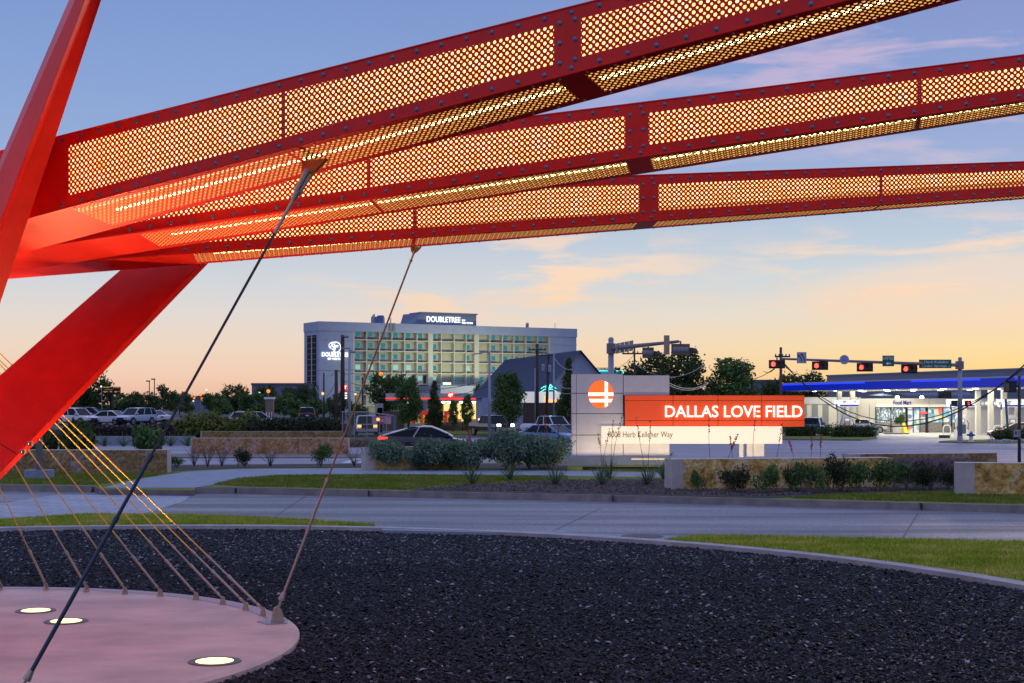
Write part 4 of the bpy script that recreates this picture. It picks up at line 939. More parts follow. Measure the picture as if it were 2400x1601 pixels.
tree('far', 905, 880, 260, 'big round dark tree before the hotel, left of the station canopy', 100); tree('far2', 945, 890, 255, 'darker tree overlapping the round one before the hotel', 70); tree('far', 1130, 905, 250, 'round dark tree behind the filling station roof', 60)
tree('far2', 835, 935, 190, 'small dark tree left of the concrete blocks', 60); tree('young', 825, 948, 160, 'little bright green tree beside the silver pole', 22)
FT = [(110, 893, 230, 190, 'oak'), (205, 877, 240, 130, 'far'), (290, 918, 300, 130, 'far2'), (330, 922, 250, 110, 'far'), (383, 893, 260, 90, 'wisp'), (420, 915, 280, 90, 'far2'), (462, 925, 420, 120, 'far'), (505, 918, 300, 80, 'far2'), (552, 905, 330, 80, 'far'), (590, 915, 260, 90, 'far2'),
      (625, 905, 320, 60, 'far'), (655, 918, 280, 90, 'far2'), (700, 905, 300, 95, 'oak'), (690, 925, 210, 80, 'far2'), (15, 885, 220, 170, 'far'), (520, 928, 240, 70, 'far2'), (745, 928, 240, 70, 'far2'), (790, 925, 230, 60, 'far')]
FL_ = ['large dark tree behind the foot of the red leg', 'tall dark tree just right of the red leg, left of the billboard', 'tree under the billboard', 'low tree right of the billboard', 'ragged tree with feathery top below the twin lamps', 'round tree right of the twin lamps', 'hazy distant tree behind the orange lamps', 'tree right of the orange lamp cluster', 'rounded tree, tallest of the middle of the treeline',
       'tree between the rounded one and the orange globe lamp', 'small tree beside the orange globe lamp', 'tree right of the orange globe lamp', 'dark tree against the left wall of the hotel', 'low green tree in front of the one against the hotel', 'dark tree mostly hidden by the red leg', 'low leafy tree above the yellowish hedge', 'low tree at the foot of the hotel wall', 'low tree under the red price sign']
for (px, yt, d, wp_, k), lab in zip(FT, FL_): tree(k, px, yt, d, lab, wp_, 'trees of the far treeline at left')
# ================================================================== AIRPORT SIGN
SD = 62.8; k_ = SD / F
def sx(px): return (px - CX) * k_
def sz(py): return CAMZ + (HOR - py) * k_
def panel_mat(name, c, rough=.35, metal=.6): return mat(name, c, rough, metal, var=.05, scale=2)
m_alu = panel_mat('brushed_aluminium', (.62, .59, .60)); m_orange = mat('orange_red_panel', (.92, .085, .010), .4, coat=.1, emis=(1, .07, .0), es=.18)  # faint glow of the red panel stands in for wash light
m_cream = mat('cream_lit_panel', (.70, .62, .50), .4, emis=(1, .78, .52), es=.72); m_letter = emi('white_letter_glow', (1, .95, .84), 1.5)
sg_ = thing('airport_sign', 'big grey and orange red airport sign with white glowing letters', 'sign', (sx(1345), SD, ZI))
base_l = Vector((sx(1345), SD, ZI))
def lbx(mb, x0, x1, y0, y1, z0, z1, m=0): return mb.box(sx(x0) - base_l.x, sx(x1) - base_l.x, y0, y1, sz(z1) - base_l.z, sz(z0) - base_l.z, m)
g = MB()      # tower: panels with open joints on a dark core
lbx(g, 1342, 1460, .06, .95, 878, 1066, 1)
for r_ in ((877, 921), (922.5, 969), (970.5, 1019), (1020.5, 1068)):
    lbx(g, 1351.5, 1460, .0, .06, *r_); lbx(g, 1341, 1350.5, -.02, .97, *r_)
g.part('tower', [m_alu, m_dark], sg_)
g = MB(); lbx(g, 1461.5, 1569, .02, .75, 880, 926, 0); g.part('grey_panel', [m_alu], sg_); g = MB(); lbx(g, 1461.5, 1569, .02, .75, 1020, 1068.5, 0); g.part('grey_panel', [m_alu], sg_)
g = MB(); lbx(g, 1464, 1882, -.2, .35, 929, 999, 1)
cols = (1463, 1576, 1681, 1783, 1883)
for a_, c_ in zip(cols[:-1], cols[1:]):
    for y0, y1 in ((927, 938.5), (939.5, 985), (986, 1000)): lbx(g, a_ + .6, c_ - .6, -.26, -.2, y0, y1)
g.part('red_panel', [m_orange, m_dark], sg_)
g = MB(); lbx(g, 1409, 1829, -.42, -.02, 999, 1039.5); g.part('cream_panel', m_cream, sg_)
g = MB(); lbx(g, 1751, 1792, .1, .55, 1039, 1070); lbx(g, 1735, 1745, .3, .5, 1039, 1072); g.part('post', m_alu, sg_)
g = MB(); g.box(sx(1300) - base_l.x, sx(1582) - base_l.x, -2.2, 3, 0, .35); g.part('plinth', mat('plinth_concrete', (.16, .20, .28), .7, var=.15, scale=1), sg_)
text('lettering', 'DALLAS LOVE FIELD', m_letter, sg_, (sx(1557) - base_l.x, -.30, sz(978) - base_l.z), 27.5 * k_, (1876 - 1556) * k_, .07, bold=.008)
text('address', '8008 Herb Kelleher Way', mat('bronze_letter', (.16, .12, .10), .5), sg_, (sx(1424) - base_l.x, -.43, sz(1029) - base_l.z), 18.5 * k_, 150 * k_, .015)
# round emblem: orange disc crossed by three white bars
cx_, cz_ = sx(1408) - base_l.x, sz(924) - base_l.z; rr_ = 29.5 * k_
g = MB(); n = 48
ring = [(cx_ + rr_ * math.cos(2 * PI * i / n), cz_ + 1.10 * rr_ * math.sin(2 * PI * i / n)) for i in range(n)]
g.add([(x, -.06, z) for x, z in ring] + [(x, .0, z) for x, z in ring], [tuple(range(n))] + [(i, n + i, n + (i + 1) % n, (i + 1) % n) for i in range(n)])
g.part('emblem_disc', mat('emblem_orange_glow', (.8, .1, .02), .4, emis=(1, .15, .01), es=.9), sg_)
def bar(x0, x1, z0, z1):      # white bar clipped to the disc
    g = MB(); hx_ = lambda z: rr_ * math.sqrt(max(0, 1 - ((z - cz_) / (1.10 * rr_)) ** 2)); hz_ = lambda x: 1.10 * rr_ * math.sqrt(max(0, 1 - ((x - cx_) / rr_) ** 2))
    k = 6
    if z1 - z0 < x1 - x0:
        for i in range(k):
            a_, c_ = z0 + (z1 - z0) * i / k, z0 + (z1 - z0) * (i + 1) / k; g.quad((cx_ - hx_(a_), -.064, a_), (cx_ + hx_(a_), -.064, a_), (cx_ + hx_(c_), -.064, c_), (cx_ - hx_(c_), -.064, c_))
    else:
        for i in range(k):
            a_, c_ = x0 + (x1 - x0) * i / k, x0 + (x1 - x0) * (i + 1) / k; g.quad((a_, -.067, cz_ - hz_(a_)), (c_, -.067, cz_ - hz_(c_)), (c_, -.067, cz_ + hz_(c_)), (a_, -.067, cz_ + hz_(a_)))
    g.part('emblem_bar', m_letter, sg_)
bar(-9, 9, sz(928) - base_l.z, sz(920) - base_l.z); bar(-9, 9, sz(943) - base_l.z, sz(935) - base_l.z); bar(sx(1417) - base_l.x, sx(1424.5) - base_l.x, -99, 99)
# linear wash light on the plinth; area lamp and housing added on the grass
g = MB(); g.box(sx(1470) - base_l.x, sx(1572) - base_l.x, -2.24, -2.2, .26, .31); g.part('wash_light', emi('wash_light_glow', (1, .74, .42), .9), sg_)
L = bpy.data.lights.new('wash_lamp', 'AREA'); L.shape = 'RECTANGLE'; L.size = 10; L.size_y = .3; L.energy = 160; L.color = (1, .80, .52)
lo = bpy.data.objects.new('wash_lamp', L); C.objects.link(lo); lo.parent = sg_; lo.location = (5.2, -5.6, .25); lo.rotation_euler = Vector((0, 5.4, 2.2)).to_track_quat('-Z', 'Y').to_euler()
g = MB(); g.box(5.2 - 5.1, 5.2 + 5.1, -5.8, -5.55, .0, .12); g.part('added_flood_housing', m_dark, sg_)

# ================================================================== HOTEL
A_ = (-51.85, 390.0); ANG = math.atan2(.491, .871); ux_, uy_ = math.cos(ANG), math.sin(ANG)
ho = thing('hotel', 'wide pale hotel with rows of teal windows and glowing white rooftop lettering', 'building', (A_[0], A_[1], -.42), ANG)
def s_of(px):
    k = (px - CX) / F; return (k * A_[1] - A_[0]) / (ux_ - k * uy_)
def z_of(px, py):
    s = s_of(px); d = A_[1] + uy_ * s; return CAMZ + (HOR - py) / F * d + .42
m_hw = mat('hotel_wall', (.36, .42, .55), .8, var=.06, scale=.4); m_hs = mat('hotel_slab', (.56, .56, .46), .8); m_hrr = mat('hotel_recess', (.44, .46, .38), .8, var=.05, scale=.5)  # blue shade is in the wall colour, floodlight warmth in the recess colour
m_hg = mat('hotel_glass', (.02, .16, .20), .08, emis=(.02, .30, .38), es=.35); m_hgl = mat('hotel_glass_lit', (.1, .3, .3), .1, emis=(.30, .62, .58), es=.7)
S0, S1 = s_of(829), s_of(1287); SE = s_of(1351); HT = z_of(748, 753); DEP = 11
zt = [z_of(829, 770.0)]; PITZ = 25.9 * (A_[1] + uy_ * S0) / F
g = MB(); g.box(0, S0, 0, DEP, 0, HT - 2.5); g.box(S1, SE, 0, DEP, 0, HT - 2.5); g.box(-.15, SE + .15, -.18, DEP + .1, HT - 2.5, HT); g.box(-.1, S0, -.08, 0, HT - 4.9, HT - 4.65); g.box(S1, SE + .1, -.08, 0, HT - 4.9, HT - 4.65)
g.part('wall', m_hw, ho)
g = MB(); g.box(S0, S1, 1.4, DEP - .2, 0, HT - 2.5); g.part('recess_wall', m_hrr, ho)
bw = [(830, 859), (860, 889), (890, 918), (919, 948), (949, 977), (978, 1004), None, (1014, 1034), (1035, 1064), (1065, 1092), (1093, 1112), None, (1122, 1148), (1149, 1177), (1178, 1204), (1205, 1232), (1233, 1260), (1261, 1287)]
g = MB(); NF = 8; gw = MB()
for k in range(NF + 1): z = zt[0] - PITZ * k; g.box(S0, S1, 0, 1.35, z - .14, z + .14)
for b in bw:
    if b is None: continue
    s = s_of(b[1] + .5); g.box(s - .13, s + .13, -.03, 1.38, 0, zt[0])
for c_ in (1009, 1117): s = s_of(c_); g.box(s - .75, s + .75, -.12, 1.4, 0, zt[0] + .3)
g.box(S0 - .2, S0 + .25, -.06, 1.38, 0, zt[0] + .1); g.box(S1 - .2, S1 + .25, -.06, 1.38, 0, zt[0] + .1)
g.part('balcony_grid', m_hs, ho)
rb_ = MB()
for k in range(NF):
    z = zt[0] - PITZ * (k + 1) + .15
    if k >= 4:
        for j in range(40): s = S0 + (S1 - S0) * j / 40; rb_.box(s, s + .03, .05, .08, z, z + 1.0)
        rb_.box(S0, S1, .03, .09, z + .95, z + 1.02)
    else: rb_.box(S0 + .3, S1 - .3, .3, 1.3, z, z + .16)
rb_.part('railing', mat('hotel_rail', (.10, .11, .15), .6), ho)
win_me = {}
wm = MB(); wm.box(-.78, .78, -.06, 0, 0, 1.5, 0); wm = wm.mesh('window', mat('window_frame_pale', (.55, .55, .56), .6))
wg = [MB().box(-.66, .66, -.09, -.06, .1, 1.4).mesh('pane', m) for m in (m_hg, m_hgl)]; wac = MB().box(-.7, .7, -.3, -.06, -.45, -.08).mesh('air_unit', mat('air_unit_grille', (.20, .20, .23), .7))
rw_ = random.Random(3)
cid = 0
for b in bw:
    if b is None: continue
    blank = (b[0] in (1035, 1065, 1122))
    for k in range(6):
        if blank and not (k >= 4 and b[0] != 1035): continue
        s = s_of((b[0] + b[1]) / 2 - 1.5); z = zt[0] - PITZ * (k + 1) + .85
        w1 = shared(wm, 'window', ho, (s, 1.40, z)); shared(wg[1 if (k in (3, 4) and rw_.random() < .5) else 0], 'pane', w1)
        if k < 4: shared(wac, 'air_unit', w1)
    if not blank and b[0] < 1000 and b[0] > 855:
        for k in (4, 5): dm = MB(); s = s_of(b[1] - 4); z = zt[0] - PITZ * (k + 1) + .15; dm.box(s - .45, s + .45, 1.3, 1.38, z, z + 2.4); dm.part('balcony_door', m_dark, ho)
# end face with the dark glazed stair strip
g = MB(); g.box(-.12, 0, 2.0, 8.5, 1, HT - 3.6)
g.part('stair_glazing', mat('dark_glazing', (.015, .014, .02), .6, spec=.1), ho)
g = MB()
for k in range(14): g.box(-.16, -.12, 2.2, 4.7, 1.5 + k * 1.5, 1.56 + k * 1.5); g.box(-.16, -.12, 5.4, 8.3, 1.5 + k * 1.5, 1.56 + k * 1.5)
g.box(-.2, -.1, 4.8, 5.3, 1, HT - 3.6); g.part('stair_mullion', m_hs, ho)
# rooftop box with lettering
s0, s1 = s_of(977), s_of(1124); ph = 3.6
g = MB(); g.hexa([(s0, 2, HT), (s1, 2, HT), (s1, 9, HT), (s0 - 1, 9, HT)], [(s0 + 2.2, 2, HT + ph - .4), (s1, 2, HT + ph - .4), (s1, 9, HT + ph - .2), (s0, 9, HT + ph - .4)]); g.box(s0 + 2, s1 + .3, 1.7, 9.2, HT + ph - .4, HT + ph)
g.part('rooftop_box', mat('rooftop_blue', (.15, .19, .30), .6), ho)
m_hl = emi('hotel_letter_glow', (.95, .97, 1), 1.7)
text('lettering', 'DOUBLETREE', m_hl, ho, (s_of(1007), 1.9, HT + .85), 1.6, s_of(1086) - s_of(1007), .15, bold=.01)
text('lettering', 'BY\nHILTON', m_hl, ho, (s_of(1090), 1.9, HT + .6), 1.2, s_of(1115) - s_of(1090), .15, bold=.02)
text('lettering', 'DOUBLETREE', m_hl, ho, (s_of(754), -.1, z_of(785, 836)), 1.15, s_of(818) - s_of(754), .15, bold=.01)
text('lettering', 'BY HILTON', m_hl, ho, (s_of(768), -.1, z_of(785, 843.5)), .55, s_of(806) - s_of(768), .15, bold=.02)
# tree emblem: crown of small leaf strokes inside a big letter D
g = MB(); cxe, cze = s_of(785), z_of(785, 814); r = random.Random(5)
for i in range(34):
    a = r.random() * 6.3; q = r.random() ** .5 * 1.25; x = cxe - .35 + q * math.cos(a); z = cze + .35 + q * .75 * math.sin(a); s = .17
    g.quad((x - s, -.12, z - s * .3), (x + s * .3, -.12, z - s), (x + s, -.12, z + s * .3), (x - s * .3, -.12, z + s))
def arcband(x, z, rx, rz_, a0, a1, wd):
    for i in range(18):
        p, q = R(a0 + (a1 - a0) * i / 18), R(a0 + (a1 - a0) * (i + 1) / 18)
        g.quad((x + rx * math.cos(p), -.12, z + rz_ * math.sin(p)), (x + (rx + wd) * math.cos(p), -.12, z + (rz_ + wd) * math.sin(p)), (x + (rx + wd) * math.cos(q), -.12, z + (rz_ + wd) * math.sin(q)), (x + rx * math.cos(q), -.12, z + rz_ * math.sin(q)))
arcband(cxe + .2, cze, 1.3, 1.3, -95, 100, .22); arcband(cxe - .35, cze + .4, 1.35, .9, 60, 230, .16)
g.box(cxe - 1.1, cxe + .5, -.14, -.1, cze - 1.4, cze - 1.25); g.box(cxe - .45, cxe - .33, -.14, -.1, cze - 1.3, cze - .4); g.box(cxe - .15, cxe - .03, -.14, -.1, cze - 1.3, cze - .4)
g.part('emblem', m_hl, ho)
g = MB()      # roof plant: antenna panels, tanks
for px, w_, h_ in ((882, .4, 2.2), (884.5, .3, 2.6)): s = s_of(px); g.box(s - w_ / 2, s + w_ / 2, 2, 2.4, HT, HT + h_)
for px in (877, 880, 905, 918, 920, 1241, 1305): s = s_of(px); g.box(s - .06, s + .06, 1, 1.1, HT - .3, HT + 1.6)
for px in (914, 922): s = s_of(px); g.box(s - .35, s + .35, -.5, -.3, HT - 2.2, HT + .1)
s = s_of(1241); g.box(s - .35, s + .35, 1, 1.6, HT, HT + 1.3)
g.part('antenna', mat('antenna_grey', (.25, .25, .30), .6), ho)
g = MB()
for px, h_ in ((892, 1.9), (900, 1.5), (906, 2.3)): s = s_of(px); g.lathe([(1.0, 0), (1.0, h_), (.2, h_ + .1)], 14, 0, (s, 4, HT))
g.part('roof_tank', mat('tank_blue', (.12, .18, .35), .5), ho)
for i, (s, e) in enumerate(((18, 1800), (32, 2600), (44, 2900), (58, 2200))):
    L = bpy.data.lights.new('facade_floodlight', 'SPOT'); L.energy = e * 4.6; L.color = (1, .95, .55); L.spot_size = R(95); L.spot_blend = 1; L.shadow_soft_size = .6
    lo = bpy.data.objects.new('facade_floodlight', L); C.objects.link(lo); lo.parent = ho; lo.location = (s, -30, 5); lo.rotation_euler = Vector((0, 30, 7)).to_track_quat('-Z', 'Y').to_euler()
g = MB(); sA, sB = s_of(980), s_of(1150); g.box(sA, sB, -14, 0, 0, z_of(1040, 905)); g.part('lobby_wing', mat('lobby_blue', (.18, .22, .34), .7), ho)
g = MB(); g.box(s_of(985), s_of(1003), -14.2, -14.0, z_of(990, 903), z_of(990, 898)); g.part('lobby_sign', emi('lobby_sign_glow', (.8, 1, .6), 1.6), ho)
L = bpy.data.lights.new('wall_light', 'SPOT'); L.energy = 70; L.color = (1, .95, .65); L.spot_size = R(110); L.spot_blend = .5; lo = bpy.data.objects.new('wall_light', L); C.objects.link(lo); lo.parent = ho; lo.location = (s_of(1090), -14.6, z_of(1084, 908)); lo.rotation_euler = (R(12), 0, 0)

# ================================================================== BARN RESTAURANT
m_roof = mat('barn_roof_metal', (.055, .075, .13), .75, .1); m_bw = mat('barn_white_siding', (.30, .34, .46), .7, var=.06, scale=1, stretch=(1, 1, .1))
a = Vector((-.9, 201, 0)); b = Vector((7.7, 165, 0)); dr_ = (b - a).normalized(); pr_ = Vector((dr_.y, -dr_.x, 0))
if pr_.x > 0: pr_ = -pr_
ba = thing('barn_restaurant', 'barn shaped restaurant with a steep dark blue metal roof and white gable', 'building', (a.x, a.y, -.42))
o3 = Vector((a.x, a.y, -.42)); RZ = 8.7; EZ = 3.9; HW = 4.2
def bp(t, u, z): q = a + dr_ * t + pr_ * u; return (q.x - o3.x, q.y - o3.y, z + .42)
Lb = (b - a).length
g = MB(); g.quad(bp(-1.5, HW + .5, EZ - .5), bp(Lb + .6, HW + .5, EZ - .5), bp(Lb + .6, 0, RZ), bp(-.2, 0, RZ)); g.quad(bp(-.2, 0, RZ), bp(Lb + .6, 0, RZ), bp(Lb + .6, -HW - .5, EZ - .5), bp(-1.5, -HW - .5, EZ - .5))
for i in range(46):
    t = Lb * i / 45; p = Vector(bp(t, 0, RZ + .03)); q = Vector(bp(t, HW + .4, EZ - .4)); g.tube(p, q, .05, n=4, cap=False)
g.part('roof', m_roof, ba)
g = MB(); g.add([bp(Lb, HW, -.4), bp(Lb, -HW, -.4), bp(Lb, -HW, EZ), bp(Lb, 0, RZ - .15), bp(Lb, HW, EZ)], [(0, 1, 2, 3, 4)]); g.quad(bp(0, HW, -.4), bp(Lb, HW, -.4), bp(Lb, HW, EZ), bp(0, HW, EZ)); g.part('wall', m_bw, ba)
g = MB(); p = Vector(bp(Lb + .05, 1.1, 5.2)); g.quad(bp(Lb + .05, -.2, 4.6), bp(Lb + .05, -1.3, 4.6), bp(Lb + .05, -1.3, 6.0), bp(Lb + .05, -.2, 6.0)); g.part('gable_window', m_glass, ba)
# annex with glowing white awning and neon sign
ax0, ax1, ad_ = GD(1227, 163).x, GD(1328, 163).x, 163
g = MB(); g.box(ax0 - o3.x, ax1 - o3.x, ad_ - o3.y, ad_ + 6 - o3.y, 0, 4.4); g.part('annex', mat('annex_dark_wall', (.05, .04, .05), .6), ba)
g = MB(); g.box(ax0 - .3 - o3.x, ax1 + .3 - o3.x, ad_ - 1.4 - o3.y, ad_ - .01 - o3.y, 2.75 + .42, 3.98 + .42); g.part('awning', mat('awning_glow', (.6, .58, .56), .6, emis=(.9, .88, .86), es=.42), ba)
g = MB(); x0 = GD(1132, 170).x; g.box(x0 - o3.x, x0 + 3.2 - o3.x, 165 - o3.y, 172 - o3.y, 0, 3.3 + .42); g.part('white_shed', m_bw, ba)
neon = emi('teal_neon', (.12, .95, .85), 2.2); neo = emi('orange_neon', (1, .30, .05), 2.5)
g = MB(); cxn, czn, yn = GD(1286, 161).x - o3.x, 2.7 + (HOR - 912) / F * 161 + .42, 161 - o3.y
r = random.Random(2)
for k in range(6): a_ = R(-20 + 44 * k); g.chain([(cxn, yn, czn), (cxn + .5 * math.cos(a_), yn, czn + .45 * math.sin(a_) + .12), (cxn + .95 * math.cos(a_), yn, czn + .5 * math.sin(a_) - .15)], [.06, .05, .03], 5)
g.chain([(cxn, yn, czn), (cxn - .1, yn, czn - .6), (cxn - .3, yn, czn - 1.2)], .06, 5)
g.part('palm_neon', neon, ba); g = MB(); g.box(cxn - .5, cxn + .9, yn, yn + .1, czn - 1.4, czn - 1.2); g.chain([(cxn - .5, yn, czn - 1.3), (cxn - .35, yn, czn - .8), (cxn - .2, yn, czn - 1.3)], .05, 5); g.part('script_neon', neo, ba)
# barbecue building: only its rooftop sign and teal edge show over the airport sign
p0 = GD(1390, 190); q = thing('rooftop_sign', 'small teal edged roof with a dark sign reading BBQ and beer, above the airport sign', 'sign', (p0.x, 190, -.42)); zz_ = lambda py: CAMZ + (HOR - py) / F * 190 + .42
wd_ = GD(1461, 190).x - p0.x
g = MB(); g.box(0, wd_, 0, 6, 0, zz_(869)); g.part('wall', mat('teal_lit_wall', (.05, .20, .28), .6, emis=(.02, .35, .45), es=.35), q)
g = MB(); g.box(-.05, wd_ + .05, -.1, 0, zz_(870), zz_(868.6)); g.box(-.05, .06, -.1, 0, zz_(880), zz_(870)); g.box(wd_ - .06, wd_ + .05, -.1, 0, zz_(880), zz_(870)); g.part('neon_edge', neon, q)
g = MB(); g.box(.15, wd_ - .4, -.1, .1, zz_(868.3), zz_(862)); g.part('sign_board', m_dark, q)
text('lettering', 'BBQ & COLD BEER', emi('sign_letter_glow', (.8, .9, .8), 1.2), q, (.5, -.12, zz_(867)), zz_(863.3) - zz_(867), wd_ - 1.3, .03)

# ================================================================== FILLING STATIONS
# far one with a red stripe
fd = 225; zf = lambda py: CAMZ + (HOR - py) / F * fd + .42
o = thing('red_striped_station', 'far filling station with a pale canopy edged by a glowing red stripe', 'filling station', (GD(904, fd).x, fd, -.42)); X0 = o.location.x
wx = lambda px: GD(px, fd).x - X0
g = MB(); g.box(0, wx(1140), 0, 14, zf(939.5), zf(922)); g.part('canopy', mat('qt_canopy', (.46, .46, .44), .6), o)
g = MB(); g.box(-.05, wx(1140), -.06, 0, zf(936), zf(933)); g.part('red_stripe', emi('red_stripe_glow', (1, .03, .02), 1.8), o)
g = MB(); g.box(wx(1049), wx(1065), -.4, -.06, zf(933.5), zf(919.5)); g.part('sign_box', emi('red_box_glow', (1, .02, .02), 1.2), o)
text('lettering', 'QT', emi('white_sign_glow', (1, .92, .88), 2.2), o, (wx(1051.5), -.42, zf(931)), zf(922.5) - zf(931), wx(1062) - wx(1051.5), .02, bold=.04)
g = MB()
for px in (930, 998, 1055, 1115): g.box(wx(px), wx(px) + .55, 2, 2.6, 0, zf(940))
g.part('column', m_white, o)
g = MB()
for px in (1078, 1087, 1108, 1118, 1004, 1034, 950, 970, 1050): g.dome((wx(px), 3 + (px % 5), zf(941)), .32, (0, 0, -1), 8, 2)
g.part('canopy_light', emi('canopy_lamp_glow', (1, .86, .5), 14), o)
g = MB(); g.box(wx(990), wx(1140), 14, 22, 0, 4.0); g.part('store', mat('qt_store_wall', (.30, .12, .07), .7), o)
g = MB()
for a_, c_ in ((993, 1010), (1030, 1046), (1056, 1075), (1082, 1110), (1116, 1136)): g.box(wx(a_), wx(c_), 13.9, 14, .5, 3.1)
g.part('lit_window', mat('warm_lit_glass', (.2, .15, .05), .3, var=.8, scale=1.2, emis=(1, .72, .25), es=1.1), o)
g = MB()
for px in (955, 985, 1040): g.box(wx(px), wx(px) + 1.1, 1, 1.8, 0, 1.9)
g.part('fuel_pump', emi('red_pump', (.8, .03, .02), .5), o)
g = MB()
for px in (951, 963, 981, 993, 1036, 1050): g.tube((wx(px), .5, 0), (wx(px), .5, 1.3), .12, n=8)
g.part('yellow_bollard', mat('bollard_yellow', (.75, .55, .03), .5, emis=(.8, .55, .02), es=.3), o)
for px, e in ((1000, 500), (1090, 700)):
    L = bpy.data.lights.new('canopy_area_lamp', 'AREA'); L.shape = 'RECTANGLE'; L.size = 8; L.size_y = 8; L.energy = e * 1.4; L.color = (1, .85, .5); lo = bpy.data.objects.new('canopy_area_lamp', L); C.objects.link(lo); lo.parent = o; lo.location = (wx(px), 6, zf(941) - .1)
# price pole
o = thing('price_sign', 'tall red pole sign with three glowing price rows beside the utility poles', 'sign', GD(807, 215), 0); zz_ = lambda py: CAMZ + (HOR - py) / F * 215 + .42; ww = lambda px: (px - 807) / F * 215
g = MB(); g.box(ww(796), ww(814), 0, .5, zz_(917), zz_(901.5)); md = g.part('red_box', emi('price_red_glow', (1, .02, .02), 1.1), o); b_ = md.modifiers.new('b', 'BEVEL'); b_.width = .15; b_.segments = 3
text('lettering', 'QT', MATS['white_sign_glow'], o, (ww(801), -.02, zz_(914)), zz_(904) - zz_(914), ww(812) - ww(801), .04, bold=.05)
g = MB(); g.box(ww(796), ww(814.5), .05, .45, zz_(936), zz_(917.5)); g.part('price_board', m_dark, o)
for k, t_ in enumerate(('339', '349', '369')): text('price', t_, MATS['white_sign_glow'], o, (ww(805), .02, zz_(923.8 + 5.6 * k)), zz_(920) - zz_(923.8), ww(813.5) - ww(805), .03, bold=.03)
g = MB(); g.box(ww(797), ww(798.5), .1, .4, 0, zz_(936)); g.box(ww(812), ww(813.5), .1, .4, 0, zz_(936)); g.part('post', m_galv, o)

# near station with a blue canopy
m_blue = mat('blue_fascia', (.004, .02, .32), .3, emis=(.0, .02, .75), es=.30); m_blueg = emi('blue_edge_glow', (.02, .05, 1.0), 1.3); m_soff = mat('canopy_soffit', (.62, .58, .48), .6)
c0 = P(1834, 0, 150); A2 = Vector(((1834 - CX) / F * 160, 160, 0)); B2 = Vector(((2760 - CX) / F * 100, 100, 0)); d2 = (B2 - A2).normalized(); n2_ = Vector((-d2.y, d2.x, 0)); n2_ = n2_ if n2_.y > 0 else -n2_
cn = thing('station_canopy', 'long white canopy with a glowing blue fascia over the near fuel pumps', 'canopy', (A2.x, A2.y, -.42)); LN = (B2 - A2).length; cn.rotation_euler = (0, 0, math.atan2(d2.y, d2.x))
ZB, ZT = 4.46, 5.36
g = MB(); g.box(0, LN, 0, 11, ZB + .06, ZT - .02); g.part('roof', mat('canopy_white', (.50, .50, .52), .5), cn)
g = MB(); g.box(-.1, LN, -.12, 0, ZB, ZT - .14); g.box(-.12, 0, 0, 11, ZB, ZT - .14); g.part('blue_fascia', m_blue, cn)
g = MB(); 
for a_, c_ in ((0, .30), (.44, .62), (.70, 1)): g.box(LN * a_, LN * c_, -.17, -.12, ZT - .30, ZT - .16)
g.box(-.16, -.1, -.17, -.12, ZB + .05, ZT - .16); g.part('neon_edge', m_blueg, cn)
g = MB(); g.box(0, LN, .0, 11, ZB - .02, ZB + .05); g.part('soffit', m_soff, cn)
lm_ = MB().lathe([(.28, 0), (.26, -.05), (.05, -.06)], 12).mesh('canopy_light', emi('white_canopy_lamp', (1, .96, .82), 9))
for i in range(12):
    for j in (2.5, 8.5): shared(lm_, 'canopy_light', cn, (LN * (i + .5) / 12, j, ZB - .03))
for i in range(4):
    L = bpy.data.lights.new('canopy_area_lamp', 'AREA'); L.shape = 'RECTANGLE'; L.size = LN / 5; L.size_y = 8; L.energy = 950; L.color = (1, .96, .82); lo = bpy.data.objects.new('canopy_area_lamp', L); C.objects.link(lo); lo.parent = cn; lo.location = (LN * (i + .5) / 4, 5.5, ZB - .12)
L = bpy.data.lights.new('soffit_uplight', 'AREA')
bpy.data.lights.remove(L)
m_colw = mat('column_white', (.66, .63, .54), .5)
for px, d, lab in ((1967, 151, 'square white canopy column left of the first pump'), (1998, 149, 'square white canopy column right of the first pump'), (2322, 137, 'canopy column behind the pedestrian signal post'), (2353, 134, 'canopy column with a round sign, left of pump five'), (2292, 141, 'canopy column behind the traffic mast')):
    o = thing('canopy_column', lab, 'column', GD(px, d), 0, 'square white columns of the blue edged canopy'); g = MB(); g.box(-.22, .22, -.22, .22, 0, ZB - .02); g.part('shaft', m_colw, o)
    g = MB(); g.tube((-.45, -.25, 3.1), (-.45, -.30, 3.1), .17, n=16); g.tube((.35, -.25, 3.1), (.35, -.30, 3.1), .17, n=16); g.part('round_sign', m_white, o)
    g = MB(); g.box(.16, .22, -.28, -.24, 2.9, 3.3); g.part('blue_bracket', m_blue, o)
def chevron(parent, x, z, s, y):
    for k, m in ((0, emi('chevron_blue', (.03, .22, .8), .6)), (1, emi('chevron_red', (.8, .06, .05), .7))):
        g = MB(); zz = z - k * s * .62
        g.add([(x - s, y, zz + .35 * s), (x, y, zz), (x, y, zz - .42 * s), (x - s, y, zz - .08 * s)], [(0, 3, 2, 1)]); g.add([(x, y, zz), (x + s, y, zz + .35 * s), (x + s, y, zz - .08 * s), (x, y, zz - .42 * s)], [(0, 3, 2, 1)]); g.part('chevron_mark', m, parent)
m_lit = mat('pump_topper_glow', (.7, .7, .66), .5, emis=(1, .98, .86), es=.75); m_pump = mat('pump_white', (.62, .62, .62), .4); m_pg = mat('pump_grey', (.30, .31, .33), .4)
